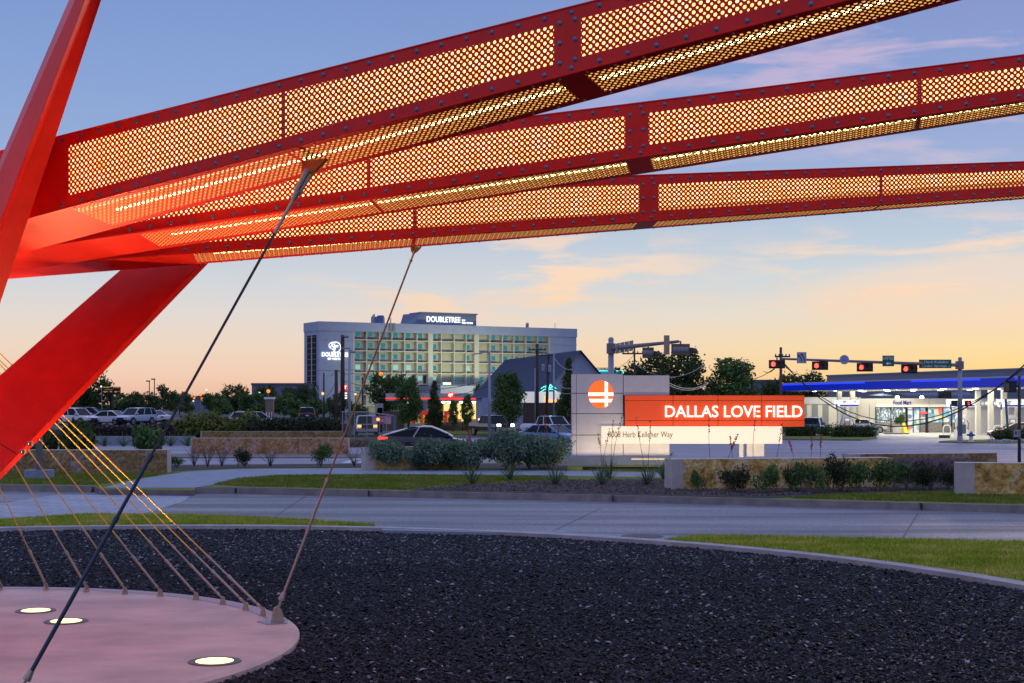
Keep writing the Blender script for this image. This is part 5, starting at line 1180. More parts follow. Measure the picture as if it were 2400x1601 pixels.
def pump(px, d, num, lab):
    o = thing('fuel_pump', lab, 'fuel pump', GD(px, d, -.38), 0, 'fuel pumps under the blue edged canopy')
    g = MB(); g.box(-.55, .55, -.35, .35, 0, .62, 0); g.box(-.46, .46, -.3, .3, .62, 1.75, 0); g.hexa([(-.46, -.3, 1.75), (.46, -.3, 1.75), (.46, .3, 1.75), (-.46, .3, 1.75)], [(-.34, -.24, 2.0), (.34, -.24, 2.0), (.34, .24, 2.0), (-.34, .24, 2.0)]); g.part('cabinet', m_pump, o)
    g = MB(); g.box(-.32, .32, -.32, -.3, .75, 1.65); g.part('face_plate', m_pg, o)
    g = MB(); g.box(-.2, .2, -.335, -.32, 1.3, 1.55); g.part('display', mat('pump_display', (.5, .55, .5), .3, emis=(.7, .8, .7), es=.5), o)
    g = MB(); g.box(-.1, .1, -.34, -.32, .9, 1.2); g.part('price_card', mat('card_orange', (.8, .25, .12), .5), o)
    for s in (-1, 1):
        g = MB(); g.chain([(s * .5, -.1, 1.5), (s * .66, -.2, 1.2), (s * .66, -.22, .6), (s * .5, -.15, .8)], .03, 6); g.part('hose', m_dark, o)
        g = MB(); g.box(s * .42 - .12, s * .42 + .12, -.1, .1, 2.0, 2.75); g.part('post', m_colw, o)
    g = MB(); pr = [(-1.15, 2.72), (1.15, 2.72), (1.28, 3.42), (-1.35, 3.42), (-1.30, 2.95)]; m = len(pr)
    g.add([(x, -.25, z) for x, z in pr] + [(x, .25, z) for x, z in pr], [tuple(range(m)), tuple(range(m, 2 * m))[::-1]] + [((i + 1) % m, i, m + i, m + (i + 1) % m) for i in range(m)]); g.part('topper', m_lit, o)
    g = MB(); g.box(-.72, 1.16, -.27, -.25, 2.76, 2.92); g.box(-1.12, -.98, -.27, -.25, 2.5, 3.0); g.part('blue_band', m_blue, o)
    chevron(o, -.25, 3.28, .16, -.262)
    text('number', num, mat('number_grey', (.12, .12, .14), .6), o, (.72, -.255, 3.06), .28, .15, .006)
    g = MB()
    for x in (-1.5,):
        g.chain([(x - .35, -.6, 0), (x - .35, -.6, .75), (x - .2, -.6, 1.0), (x + .2, -.6, 1.0), (x + .35, -.6, .75), (x + .35, -.6, 0)], .06, 8)
    g.part('guard_hoop', m_white, o); return o
pump(1984, 146, '9', 'fuel pump number nine, behind the clipped hedge'); pump(2252, 137, '7', 'fuel pump half hidden by the traffic mast'); pump(2371, 134, '5', 'fuel pump number five behind the maroon sedan'); pump(2435, 131, '3', 'fuel pump topper cut by the right edge of the frame')
# food mart
fm_d = 152; fz = lambda py: CAMZ + (HOR - py) / F * fm_d + .42
fm = thing('food_mart', 'small convenience store with a cream fascia reading Food Mart and bright windows', 'shop', (GD(2052, fm_d).x, fm_d, -.42)); FX = fm.location.x; fx = lambda px: GD(px, fm_d).x - FX
m_fasc = mat('cream_fascia', (.58, .54, .46), .6, var=.04)
g = MB(); g.box(0, fx(2175), -.3, 10, fz(954), fz(934)); g.box(fx(2175.6), fx(2440), -.3, 10, fz(954), fz(934)); g.part('fascia', m_fasc, fm)
g = MB(); g.box(fx(2250), fx(2440), 0, 10, 0, fz(954)); g.box(0, .25, .3, 10, 0, fz(954)); g.box(.25, fx(2250), 9.7, 10, 0, fz(954)); g.part('wall', m_fasc, fm)
text('lettering', 'Food Mart', mat('deep_blue_letter', (.01, .03, .28), .5), fm, (fx(2092), -.32, fz(948.5)), fz(938.6) - fz(948.5), fx(2133) - fx(2091), .03, bold=.025)
g = MB()
for px in (2053, 2088, 2123, 2126.5, 2140.5, 2156, 2170, 2174, 2210, 2230, 2250): g.box(fx(px) - .04, fx(px) + .05, -.02, .1, 0, fz(954.5))
g.box(0, fx(2250), -.02, .1, fz(955.5), fz(954)); g.box(fx(2126), fx(2156), -.03, .1, fz(961.5), fz(960)); g.part('window_frame', m_dark, fm)
def goods_mat(name, rows, cold):
    m = bpy.data.materials.new(name); m.use_nodes = True; t = m.node_tree; b = t.nodes['Principled BSDF']; co = N(t, 'ShaderNodeTexCoord'); mp = N(t, 'ShaderNodeMapping'); mp.inputs['Scale'].default_value = (1.6 if not cold else 5, 1, rows); t.links.new(co.outputs['Object'], mp.inputs[0])
    v = N(t, 'ShaderNodeTexVoronoi', feature='F1', distance='CHEBYCHEV'); v.inputs['Scale'].default_value = 1.6; v.inputs['Randomness'].default_value = .75; t.links.new(mp.outputs[0], v.inputs['Vector'])
    sp = N(t, 'ShaderNodeSeparateXYZ'); t.links.new(v.outputs['Color'], sp.inputs[0])
    st = [(0, (.05, .12, .35)), (.2, (.75, .82, .85)), (.36, (.8, .1, .08)), (.45, (.85, .85, .75)), (.6, (.1, .45, .4)), (.72, (.85, .75, .3)), (.85, (.2, .5, .75)), (1, (.9, .9, .9))] if not cold else [(0, (.02, .05, .06)), (.3, (.15, .3, .34)), (.5, (.5, .65, .68)), (.7, (.08, .16, .18)), (.9, (.85, .9, .9))]
    r = ramp(t, st, sp.outputs[0], 'CONSTANT'); t.links.new(r.outputs[0], b.inputs['Emission Color']); b.inputs['Emission Strength'].default_value = .9; b.inputs['Base Color'].default_value = (.1, .1, .1, 1); return m
mg1 = goods_mat('lit_shelves_cold', 3.2, True); mg2 = goods_mat('lit_posters_and_goods', 1.5, False)
m_mesh = mat('security_grille', (.10, .09, .08), .7, base2=(.28, .26, .22), scale=9, stretch=(1, 1, 2))
for a_, c_, mm in ((2054, 2087, mg1), (2089, 2122, mg1), (2127, 2140, mg2), (2141, 2155.5, mg2), (2157, 2169.5, mg2), (2175, 2209, mg2), (2211, 2229, mg2), (2231, 2249, mg2)):
    low = 1014 if 2126 < a_ < 2150 else 990
    g = MB(); g.box(fx(a_), fx(c_), .06, .09, fz(low), fz(955.6)); pn = g.part('window', mm, fm)
    if low == 990: g = MB(); g.box(fx(a_), fx(c_), .05, .09, fz(1013), fz(990.5)); g.part('grille', m_mesh, fm)
g = MB(); g.box(fx(2157), fx(2173), -.06, -.02, fz(970), fz(965)); g.part('red_sign', emi('open_sign_glow', (1, .1, .05), 1.3), fm)
g = MB()
for px in (2115, 2173): g.dome((fx(px), 2.0, fz(932)), .22, (0, -1, 0), 10, 3); g.box(fx(px) - .06, fx(px) + .06, 2.0, 2.3, fz(936), fz(930))
g.part('roof_light', emi('roof_flood_glow', (1, .96, .75), 16), fm)
g = MB(); g.hexa([(fx(2083), 3, fz(934) + .3), (fx(2310), 3, fz(934) + .3), (fx(2310), 9, fz(934) + .4), (fx(2083), 9, fz(934) + .4)], [(fx(2098), 6, fz(921)), (fx(2310), 6, fz(919)), (fx(2310), 8, fz(919)), (fx(2098), 8, fz(921))])
for i in range(26): x = fx(2090 + i * 8.4); g.tube((x, 2.95, fz(934) + .34), (x + .5, 5.95, fz(920) + .02), .05, n=4, cap=False)
g.part('blue_roof', mat('blue_metal_roof', (.03, .09, .20), .4, .4), fm)
g = MB(); g.box(fx(2225), fx(2247), 2.5, 4, fz(935), fz(917)); g.part('roof_unit', m_dark, fm)
L = bpy.data.lights.new('shop_front_lamp', 'AREA'); L.shape = 'RECTANGLE'; L.size = 10; L.size_y = 1; L.energy = 500; L.color = (1, .95, .8); lo = bpy.data.objects.new('shop_front_lamp', L); C.objects.link(lo); lo.parent = fm; lo.location = (5, -1.2, 3.6); lo.rotation_euler = (R(-30), 0, 0)
# garage building, warehouse, distant roofs
gz2 = lambda py: CAMZ + (HOR - py) / F * 160 + .42
o = thing('garage_building', 'low beige building with grey panel doors left of the first pump', 'building', (GD(1868, 160).x, 160, -.42)); gx = lambda px: GD(px, 160).x - o.location.x
g = MB(); g.box(gx(1840), gx(2008), 0, 12, 0, gz2(932)); g.part('wall', mat('garage_cream', (.50, .48, .42), .7, var=.05), o)
for a_, c_ in ((1884, 1891), (1903, 1917), (1928, 1942), (1965, 1983)):
    g = MB(); g.box(gx(a_), gx(c_), -.06, 0, .1, gz2(948)); g.part('panel_door', mat('grey_panel_door', (.16, .17, .19), .5), o)
g = MB(); g.box(gx(1840), gx(2008), -.1, -.0, gz2(948) + .05, gz2(932) + .05); g.part('parapet', mat('garage_grey', (.42, .42, .43), .7), o)
w0 = Vector(((1938 - CX) / F * 205, 205, 0)); w1 = Vector(((2600 - CX) / F * 150, 150, 0)); dw = (w1 - w0)
wh = thing('metal_warehouse', 'long blue grey ribbed metal warehouse rising behind the blue canopy', 'building', (w0.x, w0.y, -.42), math.atan2(dw.y, dw.x))
g = MB(); zt_ = CAMZ + 63 / F * 205 + .42; g.box(0, dw.length, 0, 30, 0, zt_); g.part('wall', mat('ribbed_metal_siding', (.16, .19, .27), .5, .3, var=.1, scale=3, stretch=(.1, 1, 8)), wh)
g = MB(); g.box(-.1, dw.length, -.12, 30, zt_, zt_ + .18); g.part('roof_edge', mat('roof_trim', (.20, .20, .26), .6), wh)
g = MB(); sw = dw.length * .13; g.box(sw, sw + 1.6, -.06, 0, 3.2, 3.9); g.part('window', mat('green_lit_window', (.2, .3, .2), .3, emis=(.5, .75, .5), es=.7), wh)
g = MB(); g.box(sw, sw + 4.5, -.05, 0, 0, 1.6); g.part('loading_door', m_dark, wh)
for px0, px1, yt, d, lab in ((1765, 1830, 890, 260, 'distant blue grey roof between the trees right of the red sign'), (590, 720, 898, 380, 'distant flat roofed building left of the hotel'), (445, 500, 930, 380, 'distant pale house among the orange lamps')):
    o = thing('distant_building', lab, 'building', GD((px0 + px1) / 2, d, -.42)); h_ = CAMZ + (HOR - yt) / F * d + .42; w_ = (px1 - px0) / F * d / 2
    g = MB(); g.box(-w_, w_, 0, 12, 0, h_ - .5); g.part('wall', mat('distant_wall', (.14, .17, .24), .8, var=.1, scale=.5), o); g = MB(); g.box(-w_ - .2, w_ + .2, -.2, 12.2, h_ - .5, h_); g.part('roof', mat('distant_roof', (.10, .10, .14), .8), o)
# billboard
o = thing('billboard', 'dark billboard with faint amber bulbs and a blue line, right of the red leg', 'billboard', GD(260, 240)); zb_ = lambda py: CAMZ + (HOR - py) / F * 240 + .42; bx_ = lambda px: (px - 260) / F * 240
g = MB(); g.box(bx_(239), bx_(281), 0, .5, zb_(925), zb_(907)); g.part('board', m_dark, o)
g = MB(); r = random.Random(1)
for i in range(26): x = r.uniform(bx_(241), bx_(278)); z = zb_(908.5) if i % 2 else zb_(919); g.box(x, x + .22, -.03, 0, z + r.uniform(-.1, .1), z + .16)
g.part('amber_bulbs', emi('dim_amber', (.8, .35, .05), .5), o)['kind'] = 'stuff'; g = MB(); g.box(bx_(246), bx_(264), -.03, 0, zb_(914), zb_(912.5)); g.part('blue_line', emi('dim_blue', (.1, .35, .7), .5), o)
g = MB(); g.tube((0, .3, 0), (0, .3, zb_(925)), .3, n=8); g.part('post', m_dark, o)
# ================================================================== TRAFFIC LIGHTS, POLES, WIRES
def wire(pts_or_a, b, sag, r, label, n=16, m=None):
    a = Vector(pts_or_a); b = Vector(b); pts = [a.lerp(b, i / n) - ZV * sag * 4 * (i / n) * (1 - i / n) for i in range(n + 1)]
    o = thing('overhead_wire', label, 'wire', a, 0, 'overhead wires'); g = MB(); g.chain([p - a for p in pts], r, 5); g.part('strand', m or m_wire, o); return o
m_sigb = mat('signal_housing', (.055, .042, .03), .6); m_redl = emi('red_signal_glow', (1, .05, .03), 5); m_lens = mat('dark_lens', (.03, .03, .02), .25); m_sheet = mat('sign_back_aluminium', (.34, .31, .30), .5, .5)
m_arm = mat('mast_arm_steel', (.22, .19, .20), .55, .5)
def signal(root_label, p, w_, h_, lit, nl, group, back=False, rz=0):
    o = thing('traffic_signal', root_label, 'traffic light', p, rz, group)
    g = MB(); g.box(-w_ / 2, w_ / 2, -.03, .03, -h_ / 2, h_ / 2); pl = g.part('backplate', m_sigb if not back else mat('signal_back_brown', (.13, .105, .07), .7), o)
    g = MB(); sg__ = -1 if not back else 1; g.box(-w_ * .42, w_ * .42, -.22 if not back else .03, -.03 if not back else .2, -h_ * .33, h_ * .33); g.part('housing', m_sigb if not back else m_dark, o)
    rr = h_ * .27
    for k in range(nl):
        x = -w_ * .40 + w_ * .80 * (k + .5) / nl
        if back:
            g = MB(); g.dome((x, -.03, 0), rr * .95, (0, -1, 0), 10, 3, .5); g.part('lens_back', mat('lens_back_grey', (.22, .22, .24), .5), o)
            continue
        g = MB(); g.tube((x, -.22, 0), (x, -.235, 0), rr, n=16); g.part('lens', m_redl if k == lit else m_lens, o)
        g = MB(); 
        for i in range(10):
            a0 = R(-10 + 20 * i); a1 = R(-10 + 20 * (i + 1)); g.quad((x + rr * 1.1 * math.cos(a0), -.22, rr * 1.1 * math.sin(a0)), (x + rr * 1.1 * math.cos(a1), -.22, rr * 1.1 * math.sin(a1)), (x + rr * 1.1 * math.cos(a1), -.42, rr * 1.1 * math.sin(a1)), (x + rr * 1.1 * math.cos(a0), -.42, rr * 1.1 * math.sin(a0)))
        g.part('visor', m_sigb, o)
    if back: g = MB(); g.tube((w_ * .55, -.1, -h_ * .1), (w_ * .55 + .3, .2, -h_ * .1), .17, .15, 10); g.part('side_visor', m_sigb, o)
    g = MB(); g.tube((0, 0, h_ / 2), (0, 0, h_ / 2 + .16), .05, n=8); g.part('hanger', m_arm, o); return o
def mast(name, label, pxp, ytop, d, arm_a, arm_b, r=.17):
    b = GD(pxp, d); top = P(pxp, ytop, d); o = thing(name, label, 'traffic pole', b)
    g = MB(); g.tube((0, 0, 0), (0, 0, top.z - b.z), r * 1.15, r * .85, 14); g.lathe([(r * 1.25, 0), (r * 1.25, .5), (r * 1.05, .6)], 14); g.dome((0, 0, top.z - b.z), r * .95, (0, 0, 1), 12, 2, .9); g.part('pole', m_galv, o, smooth=True)
    g = MB(); g.tube(arm_a - b, arm_b - b, r * .78, r * .42, 12); g.box(arm_a.x - b.x - .25, arm_a.x - b.x + .25, -.25, .25, arm_a.z - b.z - .3, arm_a.z - b.z + .3); g.part('arm', m_arm, o, smooth=False); return o, b
mo, mb_ = mast('traffic_mast', 'tall traffic mast at right whose long arm carries four red signals', 2250, 841, 110, P(2249, 856, 110), P(1829, 841, 98))
g = MB(); g.box(-.22, .3, -.1, .1, 1.0, 1.35); g.box(.1, .42, -.12, .12, .75, 1.45); g.part('control_box', m_galv, mo)
armd = lambda px: 98 + 12 * (px - 1829) / 420
army = lambda px: 841 + 15 * (px - 1829) / 420
for px, lab in ((1821, 'red traffic signal at the far end of the long arm, before the wooden pole'), (1922, 'red traffic signal between the turn arrow sign and the round sign'), (2027, 'red traffic signal between the round sign and the small green sign'), (2131, 'red traffic signal nearest the mast, left of the street name sign')):
    d = armd(max(px, 1829)); p = P(px, army(px) + 13, d); s = d / F; signal(lab, p, 38 * s, 20 * s, 0 if px > 0 else 0, 3, 'red signals on the long mast arm')
def flat_sign(label, px, py, d, w_, h_, m, name='road_sign', texts=(), th=.03, cat='sign', rz=0, round_=False):
    s = d / F; p = P(px, py, d - 1.1); o = thing(name, label, cat, p, rz); W2, H2 = w_ * s / 2, h_ * s / 2
    g = MB()
    if round_:
        g.tube((0, 0, 0), (0, th, 0), W2, n=28)
    else: g.box(-W2, W2, 0, th, -H2, H2)
    g.part('face', m, o)
    for tx, x, y, h2, w2, mm in texts: text('lettering', tx, mm, o, (x * s, -.005, y * s), h2 * s, None if w2 is None else w2 * s, .006)
    return o
m_green = mat('sign_green', (.005, .13, .085), .5); m_sw = mat('sign_white_text', (.9, .92, .92), .5); m_swb = mat('sign_white_face', (.36, .36, .46), .5); m_sk = mat('sign_black_mark', (.01, .01, .012), .5)
d = armd(2192); flat_sign('wide green street name sign beside the mast', 2192, 853, d, 75, 20, m_green, 'street_name_sign', [('Herb Kelleher', -25, 1.5, 6, 57, m_sw), ('Cedar Springs', -31, -8.2, 6, 57, m_sw), ('-', -35, 4.2, .8, 5, m_sw), ('-', 30, -6.5, .8, 5, m_sw)])
d = armd(2081); so = flat_sign('small square green sign with a left arrow on the long arm', 2082, 846, d, 27, 25, m_green, 'guide_sign', [('LOVE FIELD', -12, 3, 7, 24, m_sw)])
s = d / F; g = MB(); g.add([(-6 * s, -.01, -6 * s), (-1 * s, -.01, -2.5 * s), (-1 * s, -.01, -9.5 * s)], [(0, 2, 1)]); g.box(-1 * s, 6 * s, -.012, -.002, -7.2 * s, -4.8 * s); g.part('arrow', m_sw, so)
d = armd(1879); so = flat_sign('white turn sign with two curved black arrows on the long arm', 1879, 838.5, d, 22, 26, m_swb, 'turn_sign')
s = d / F; g = MB()
for x0, k in ((0, .8), (7, 1.25)):
    pts = [Vector(((x0 - 1) * s, -.012, -8 * s)), Vector(((x0 - 1) * s, -.012, -3 * s * k)), Vector(((x0 - 3) * s, -.012, 2 * s * k)), Vector(((x0 - 7) * s, -.012, 6 * s * k))]; g.chain(pts, .9 * s, 6)
    q = pts[-1]; g.add([(q.x - 2.5 * s, -.014, q.z + 2.2 * s), (q.x + 3 * s, -.014, q.z + 1.2 * s), (q.x - .5 * s, -.014, q.z - 3 * s)], [(0, 2, 1)])
g.part('arrows', m_sk, so)
d = armd(1979); flat_sign('round pale sign with blue lettering on the long arm', 1979, 843, d, 22, 26, m_swb, 'round_sign', [('CITY', -5, 3, 3.4, 10, m_blue), ('LIMIT', -8, -3.5, 4, 16, m_blue)], round_=True)
# pedestrian signals on the mast
for px, lit, lab in ((2238, 0, 'unlit pedestrian signal on the left of the mast'), (2270, 1, 'pedestrian signal with a lit red hand right of the mast')):
    p = P(px, 945.5, 109.6); s = 110 / F; o = thing('pedestrian_signal', lab, 'traffic light', p, 0, 'pedestrian signals on the traffic mast')
    g = MB(); g.box(-6.3 * s, 6.3 * s, 0, .3, -6.8 * s, 6.8 * s); g.part('housing', m_dark, o)
    g = MB(); g.box(-4.2 * s, 4.2 * s, -.02, 0, -4.8 * s, 4.8 * s)
    g.part('screen', m_lens if not lit else mat('screen_off', (.01, .01, .01), .3), o)
    if lit:
        g = MB(); g.box(-2 * s, 1.8 * s, -.03, -.02, -3.6 * s, .6 * s)
        for k in range(4): g.box((-2 + k * .98) * s, (-1.35 + k * .98) * s, -.03, -.02, .6 * s, (3.0 + (k in (1, 2)) * .8) * s)
        g.box(1.8 * s, 2.7 * s, -.03, -.02, -1.6 * s, .4 * s); g.part('hand_symbol', emi('hand_red_glow', (1, .04, .03), 3), o)
    g = MB(); g.box(6 * s if px < 2250 else -9 * s, 9 * s if px < 2250 else -6 * s, .1, .16, 4 * s, 5 * s); g.part('bracket', m_galv, o)
# near pedestrian pole at the right
d = 66; b = GD(2389, d, -.1); o = thing('signal_post', 'dark slim signal post behind the brown stone wall, with a button sign', 'post', b); tz = P(2389, 881, d).z - b.z
g = MB(); g.tube((0, 0, 0), (0, 0, tz), .075, .07, 12); g.part('post', mat('post_dark_steel', (.06, .05, .045), .4, .6), o, smooth=True)
s = d / F; g = MB(); zz1 = P(0, 1016, d).z - b.z; g.box(-15 * s, 0, -.14, -.1, zz1 - 8 * s, zz1 + 9 * s); g.part('button_sign', mat('button_sign_face', (.32, .33, .42), .5), o)
g = MB(); 
for k in range(5): g.box(-6 * s, -2 * s, -.146, -.14, zz1 - 6 * s + k * 2.6 * s, zz1 - 5 * s + k * 2.6 * s)
g.box(-13 * s, -8 * s, -.146, -.14, zz1 - 3 * s, zz1 + 5 * s); g.part('sign_marks', mat('button_marks', (.06, .07, .12), .6), o)
g = MB(); g.dome((0, -.1, zz1 - 12 * s), .05, (0, -1, 0), 8, 2); g.part('push_button', mat('button_amber', (.3, .15, .03), .4), o)
p = P(2280, 907, d); o = thing('pedestrian_signal', 'large dark pedestrian signal seen from the side on the near right post', 'traffic light', P(2373, 907, d) * 1); o.location = P(2373, 907, d)
g = MB(); g.box(-17 * s, 8 * s, -.1, .25, -13 * s, 14 * s); g.box(-18.5 * s, 9 * s, -.14, -.1, 12 * s, 14 * s); g.part('housing', m_dark, o)
g = MB(); g.box(-16.6 * s, -10.5 * s, -.13, -.1, -10 * s, 9 * s); g.part('screen', mat('side_screen', (.16, .12, .09), .5), o)
g = MB(); g.box(8 * s, 17 * s, -.02, .06, -1.2 * s, 3 * s); g.part('bracket', m_dark, o)
# left gantry seen from behind
mo, mb_ = mast('traffic_mast', 'traffic mast rising behind the airport sign, its arm seen from behind', 1432, 796, 86, P(1432, 817, 86), P(1590, 800.5, 80), r=.19)
o = signal('three lamp signal seen from behind on the gantry over the airport sign', P(1519, 827, 82), 27 * 82 / F, 25 * 82 / F, -1, 3, None, back=True, rz=.12)
o = signal('wider four lamp signal seen from behind at the end of the gantry arm', P(1595, 819, 80), 44 * 80 / F, 26 * 80 / F, -1, 4, None, back=True, rz=.12)
def back_sign(label, px, py, d, w_, h_, n, tilt=0, m=None):
    s = d / F; o = thing('road_sign', label, 'sign', P(px, py, d - .3)); g = MB(); W2, H2 = w_ * s / 2, h_ * s / 2; dz = tilt * s
    for i in range(n):
        x0 = -W2 + 2 * W2 * i / n; x1 = -W2 + 2 * W2 * (i + 1) / n - .02; z0 = dz * (i / n - .5) * 2; z1 = dz * ((i + 1) / n - .5) * 2
        g.hexa([(x0, -.02, -H2 + z0), (x1, -.02, -H2 + z1), (x1, .02, -H2 + z1), (x0, .02, -H2 + z0)], [(x0, -.02, H2 + z0), (x1, -.02, H2 + z1), (x1, .02, H2 + z1), (x0, .02, H2 + z0)])
    g.part('panel', m or m_sheet, o); g = MB(); g.box(-W2, W2, .02, .05, -.02, .05); g.part('stiffener', m_arm, o); return o
back_sign('back of a long street name sign on the left gantry arm', 1464, 813.5, 85.5, 42, 24, 4, 4)
back_sign('tall narrow sign back near the tip of the left gantry arm', 1563, 808.5, 80.5, 14, 45, 1, 0, mat('sign_back_tan', (.38, .30, .18), .6, .2))
# poles
def upole(label, px, ytop, d, r, arm=None, m=None, lean=0, extra=None, name='utility_pole'):
    b = GD(px, d); t = P(px + lean, ytop, d) - b; o = thing(name, label, 'pole', b, 0); g = MB(); g.tube((0, 0, 0), t, r, r * .75, 10); g.part('pole', m or m_wood, o, smooth=True)
    if arm:
        for (dy, w_, off) in arm:
            s = d / F; z = t.z - dy * s; g = MB(); g.box((off - w_ / 2) * s, (off + w_ / 2) * s, -r - .1, -r, z - .07, z + .07); g.part('crossarm', m_wood, o)
            g = MB()
            for k in range(5): g.lathe([(.05, 0), (.07, .08), (.04, .16)], 6, 0, ((off + w_ * (-.45 + .225 * k)) * s, -r - .05, z + .07))
            g.part('insulator', mat('insulator_grey', (.2, .2, .22), .5), o)
    return o, b, t
UP = {}
UP['a'] = upole('thickest dark wooden pole in front of the hotel, left of the silver pole', 803, 785, 190, .32, [(6, 16, 7)])
UP['b'] = upole('shorter dark wooden pole between the price sign and the hotel edge', 788, 867, 170, .24)
UP['c'] = upole('slim wooden pole before the hotel wall with a small transformer', 759, 873, 200, .14)
UP['d'] = upole('thin wooden pole left of the filling station trees', 850, 885, 210, .14)
UP['e'] = upole('tall wooden pole with a crossarm in front of the barn roof', 1259, 806, 150, .21, [(14, 41, 0)])
UP['f'] = upole('leaning wooden pole with transformers in front of the barn roof', 1279, 829, 155, .18, [(4, 40, 0)], lean=7)
UP['g'] = upole('wooden pole with a crossarm showing under the left gantry', 1487, 816, 135, .11, [(13, 50, -4)])
UP['h'] = upole('big wooden pole right of the red airport sign', 1830, 814, 125, .15, [(22, 36, 3)], m=mat('pole_dark', (.10, .065, .05), .8, var=.3, scale=6, stretch=(1, 1, .1)))
o, b, t = UP['f']; s = 155 / F; g = MB()
for dx, dz in ((-6, -27), (9, -29)): g.lathe([(3.6 * s, (dz - 14) * s), (3.8 * s, (dz - 12) * s), (3.8 * s, dz * s), (1.5 * s, (dz + 3) * s)], 12, 0, (dx * s, -.3, t.z))
g.part('transformer', mat('transformer_grey', (.26, .30, .38), .5), o)
for lab, px, yt, d, r in (('silver steel pole beside the thick wooden pole, with two short arms', 819, 816, 112, .125), ('slim steel pole right of the leaning wooden pole', 1298, 829, 150, .10), ('short pale steel stub beside the tall wooden pole', 1254, 863, 149, .07)):
    o, b, t = upole(lab, px, yt, d, r, m=m_galv, name='steel_pole')
    if px == 819: s = d / F; g = MB(); g.chain([(0, 0, t.z - 8 * s), (3 * s, 0, t.z - 4 * s), (8 * s, 0, t.z - 9 * s), (14 * s, 0, t.z - 7 * s)], .06, 6); g.chain([(0, 0, t.z - 10 * s), (38 * s, 0, t.z - 12 * s)], [.05, .03], 6); g.chain([(0, 0, t.z), (-18 * s, 0, t.z - .5 * s)], .05, 6); g.part('arm', m_galv, o)
b = GD(92, 50.5, ZI); o = thing('steel_pole', 'grey steel pole on a concrete foot beside the red leg', 'pole', b); g = MB(); g.tube((0, 0, .3), (0, 0, 4.2), .125, .10, 16); g.part('pole', m_galv, o, smooth=True)
g = MB(); g.box(-.42, .42, -.35, .35, -.02, .30); g.box(-.6, .6, -.5, .5, -.03, .02); g.part('concrete_foot', m_walk, o); g = MB(); g.box(-.30, -.12, -.12, .12, 1.35, 1.75); g.part('junction_box', mat('box_blue_grey', (.14, .20, .30), .5), o)
# arm lamp right of centre
b = GD(1147, 108); t = P(1147, 825, 108) - b; s = 108 / F; o = thing('street_lamp', 'unlit street lamp with a long arm pointing left, by the barn roof', 'street lamp', b)
g = MB(); g.tube((0, 0, 0), t, .13, .07, 12); g.part('pole', m_galv, o, smooth=True); g = MB(); g.chain([(0, 0, t.z - 3 * s), (-10 * s, 0, t.z - .5 * s), (-22 * s, 0, t.z - 3 * s)], .05, 6); g.part('arm', m_galv, o)
g = MB(); g.hexa([(-38 * s, -.15, t.z - 5.5 * s), (-18 * s, -.18, t.z - 4.5 * s), (-18 * s, .18, t.z - 4.5 * s), (-38 * s, .15, t.z - 5.5 * s)], [(-36 * s, -.12, t.z - 4 * s), (-18 * s, -.16, t.z - 2 * s), (-18 * s, .16, t.z - 2 * s), (-36 * s, .12, t.z - 4 * s)]); g.part('lamp_head', mat('lamp_head_grey', (.12, .13, .18), .5), o)
# far street lamps that are lit
m_org = emi('sodium_glow', (1, .30, .025), 1.25); m_wrm = emi('warm_lamp_glow', (1, .66, .20), 1.5); m_cw = emi('cool_lamp_glow', (.8, 1, .85), 1.2)
for i, (px, py, d, rad, m, lab) in enumerate(((336, 926, 320, .42, m_org, 'orange lamp low between the trees, right of the billboard'), (449, 928, 330, .46, m_org, 'orange lamp just right of the thick rope'), (455, 933, 330, .34, m_org, 'smaller orange lamp right below the rope side one'), (470, 925, 330, .50, m_org, 'brightest orange lamp of the cluster'),
    (474, 935, 330, .48, m_org, 'lowest orange lamp of the cluster'), (484, 914, 330, .36, m_wrm, 'yellow lamp on a tall dark post right of the orange cluster'), (574, 914, 330, .44, m_org, 'amber lamp above the rounded tree'), (629, 917, 300, .55, m_org, 'large orange globe lamp left of the hotel'), (757, 922.5, 200, .30, m_wrm, 'yellow lamp on a lit post before the hotel wall'),
    (833, 924, 190, .20, m_wrm, 'small yellow lamp right of the silver pole'), (893, 877, 260, .55, m_org, 'orange lamp glowing in front of the hotel windows'), (608, 921, 300, .30, m_cw, 'pale lamp behind the trees left of the orange globe'), (453, 940, 330, .25, m_cw, 'pale low lamp under the orange cluster'), (1139, 911, 200, .22, m_wrm, 'warm lamp between the station and the barn'), (237, 906, 235, .22, m_cw, 'cool lamp left of the billboard'))):
    b = GD(px, d); z = P(px, py, d).z - b.z; o = thing('street_lamp', lab, 'street lamp', b, 0, 'lit street lamps in the distance')
    g = MB(); g.tube((.0, .3, 0), (0, .3, z), .10, .07, 6); g.part('pole', m_wrm if px == 757 and False else m_galv, o); g = MB(); g.dome((0, 0, z), rad * .72, (0, 0, 1), 12, 4, 1, full=True); g.part('globe', m, o)
for px, py, lab in ((350, 893.5, 'unlit square head lamp against the sky, left of the pair'), (362, 889, 'unlit square head lamp against the sky, right of the pair')):
    b = GD(px, 300); t = P(px, py, 300) - b; o = thing('street_lamp', lab, 'street lamp', b, 0, 'pair of unlit lamps above the treeline'); g = MB(); g.tube((0, 0, 0), t, .14, .1, 6); g.part('pole', m_wood, o); g = MB(); g.box(-.62, .1, -.3, .3, t.z - .1, t.z + .15); g.part('lamp_head', m_dark, o)
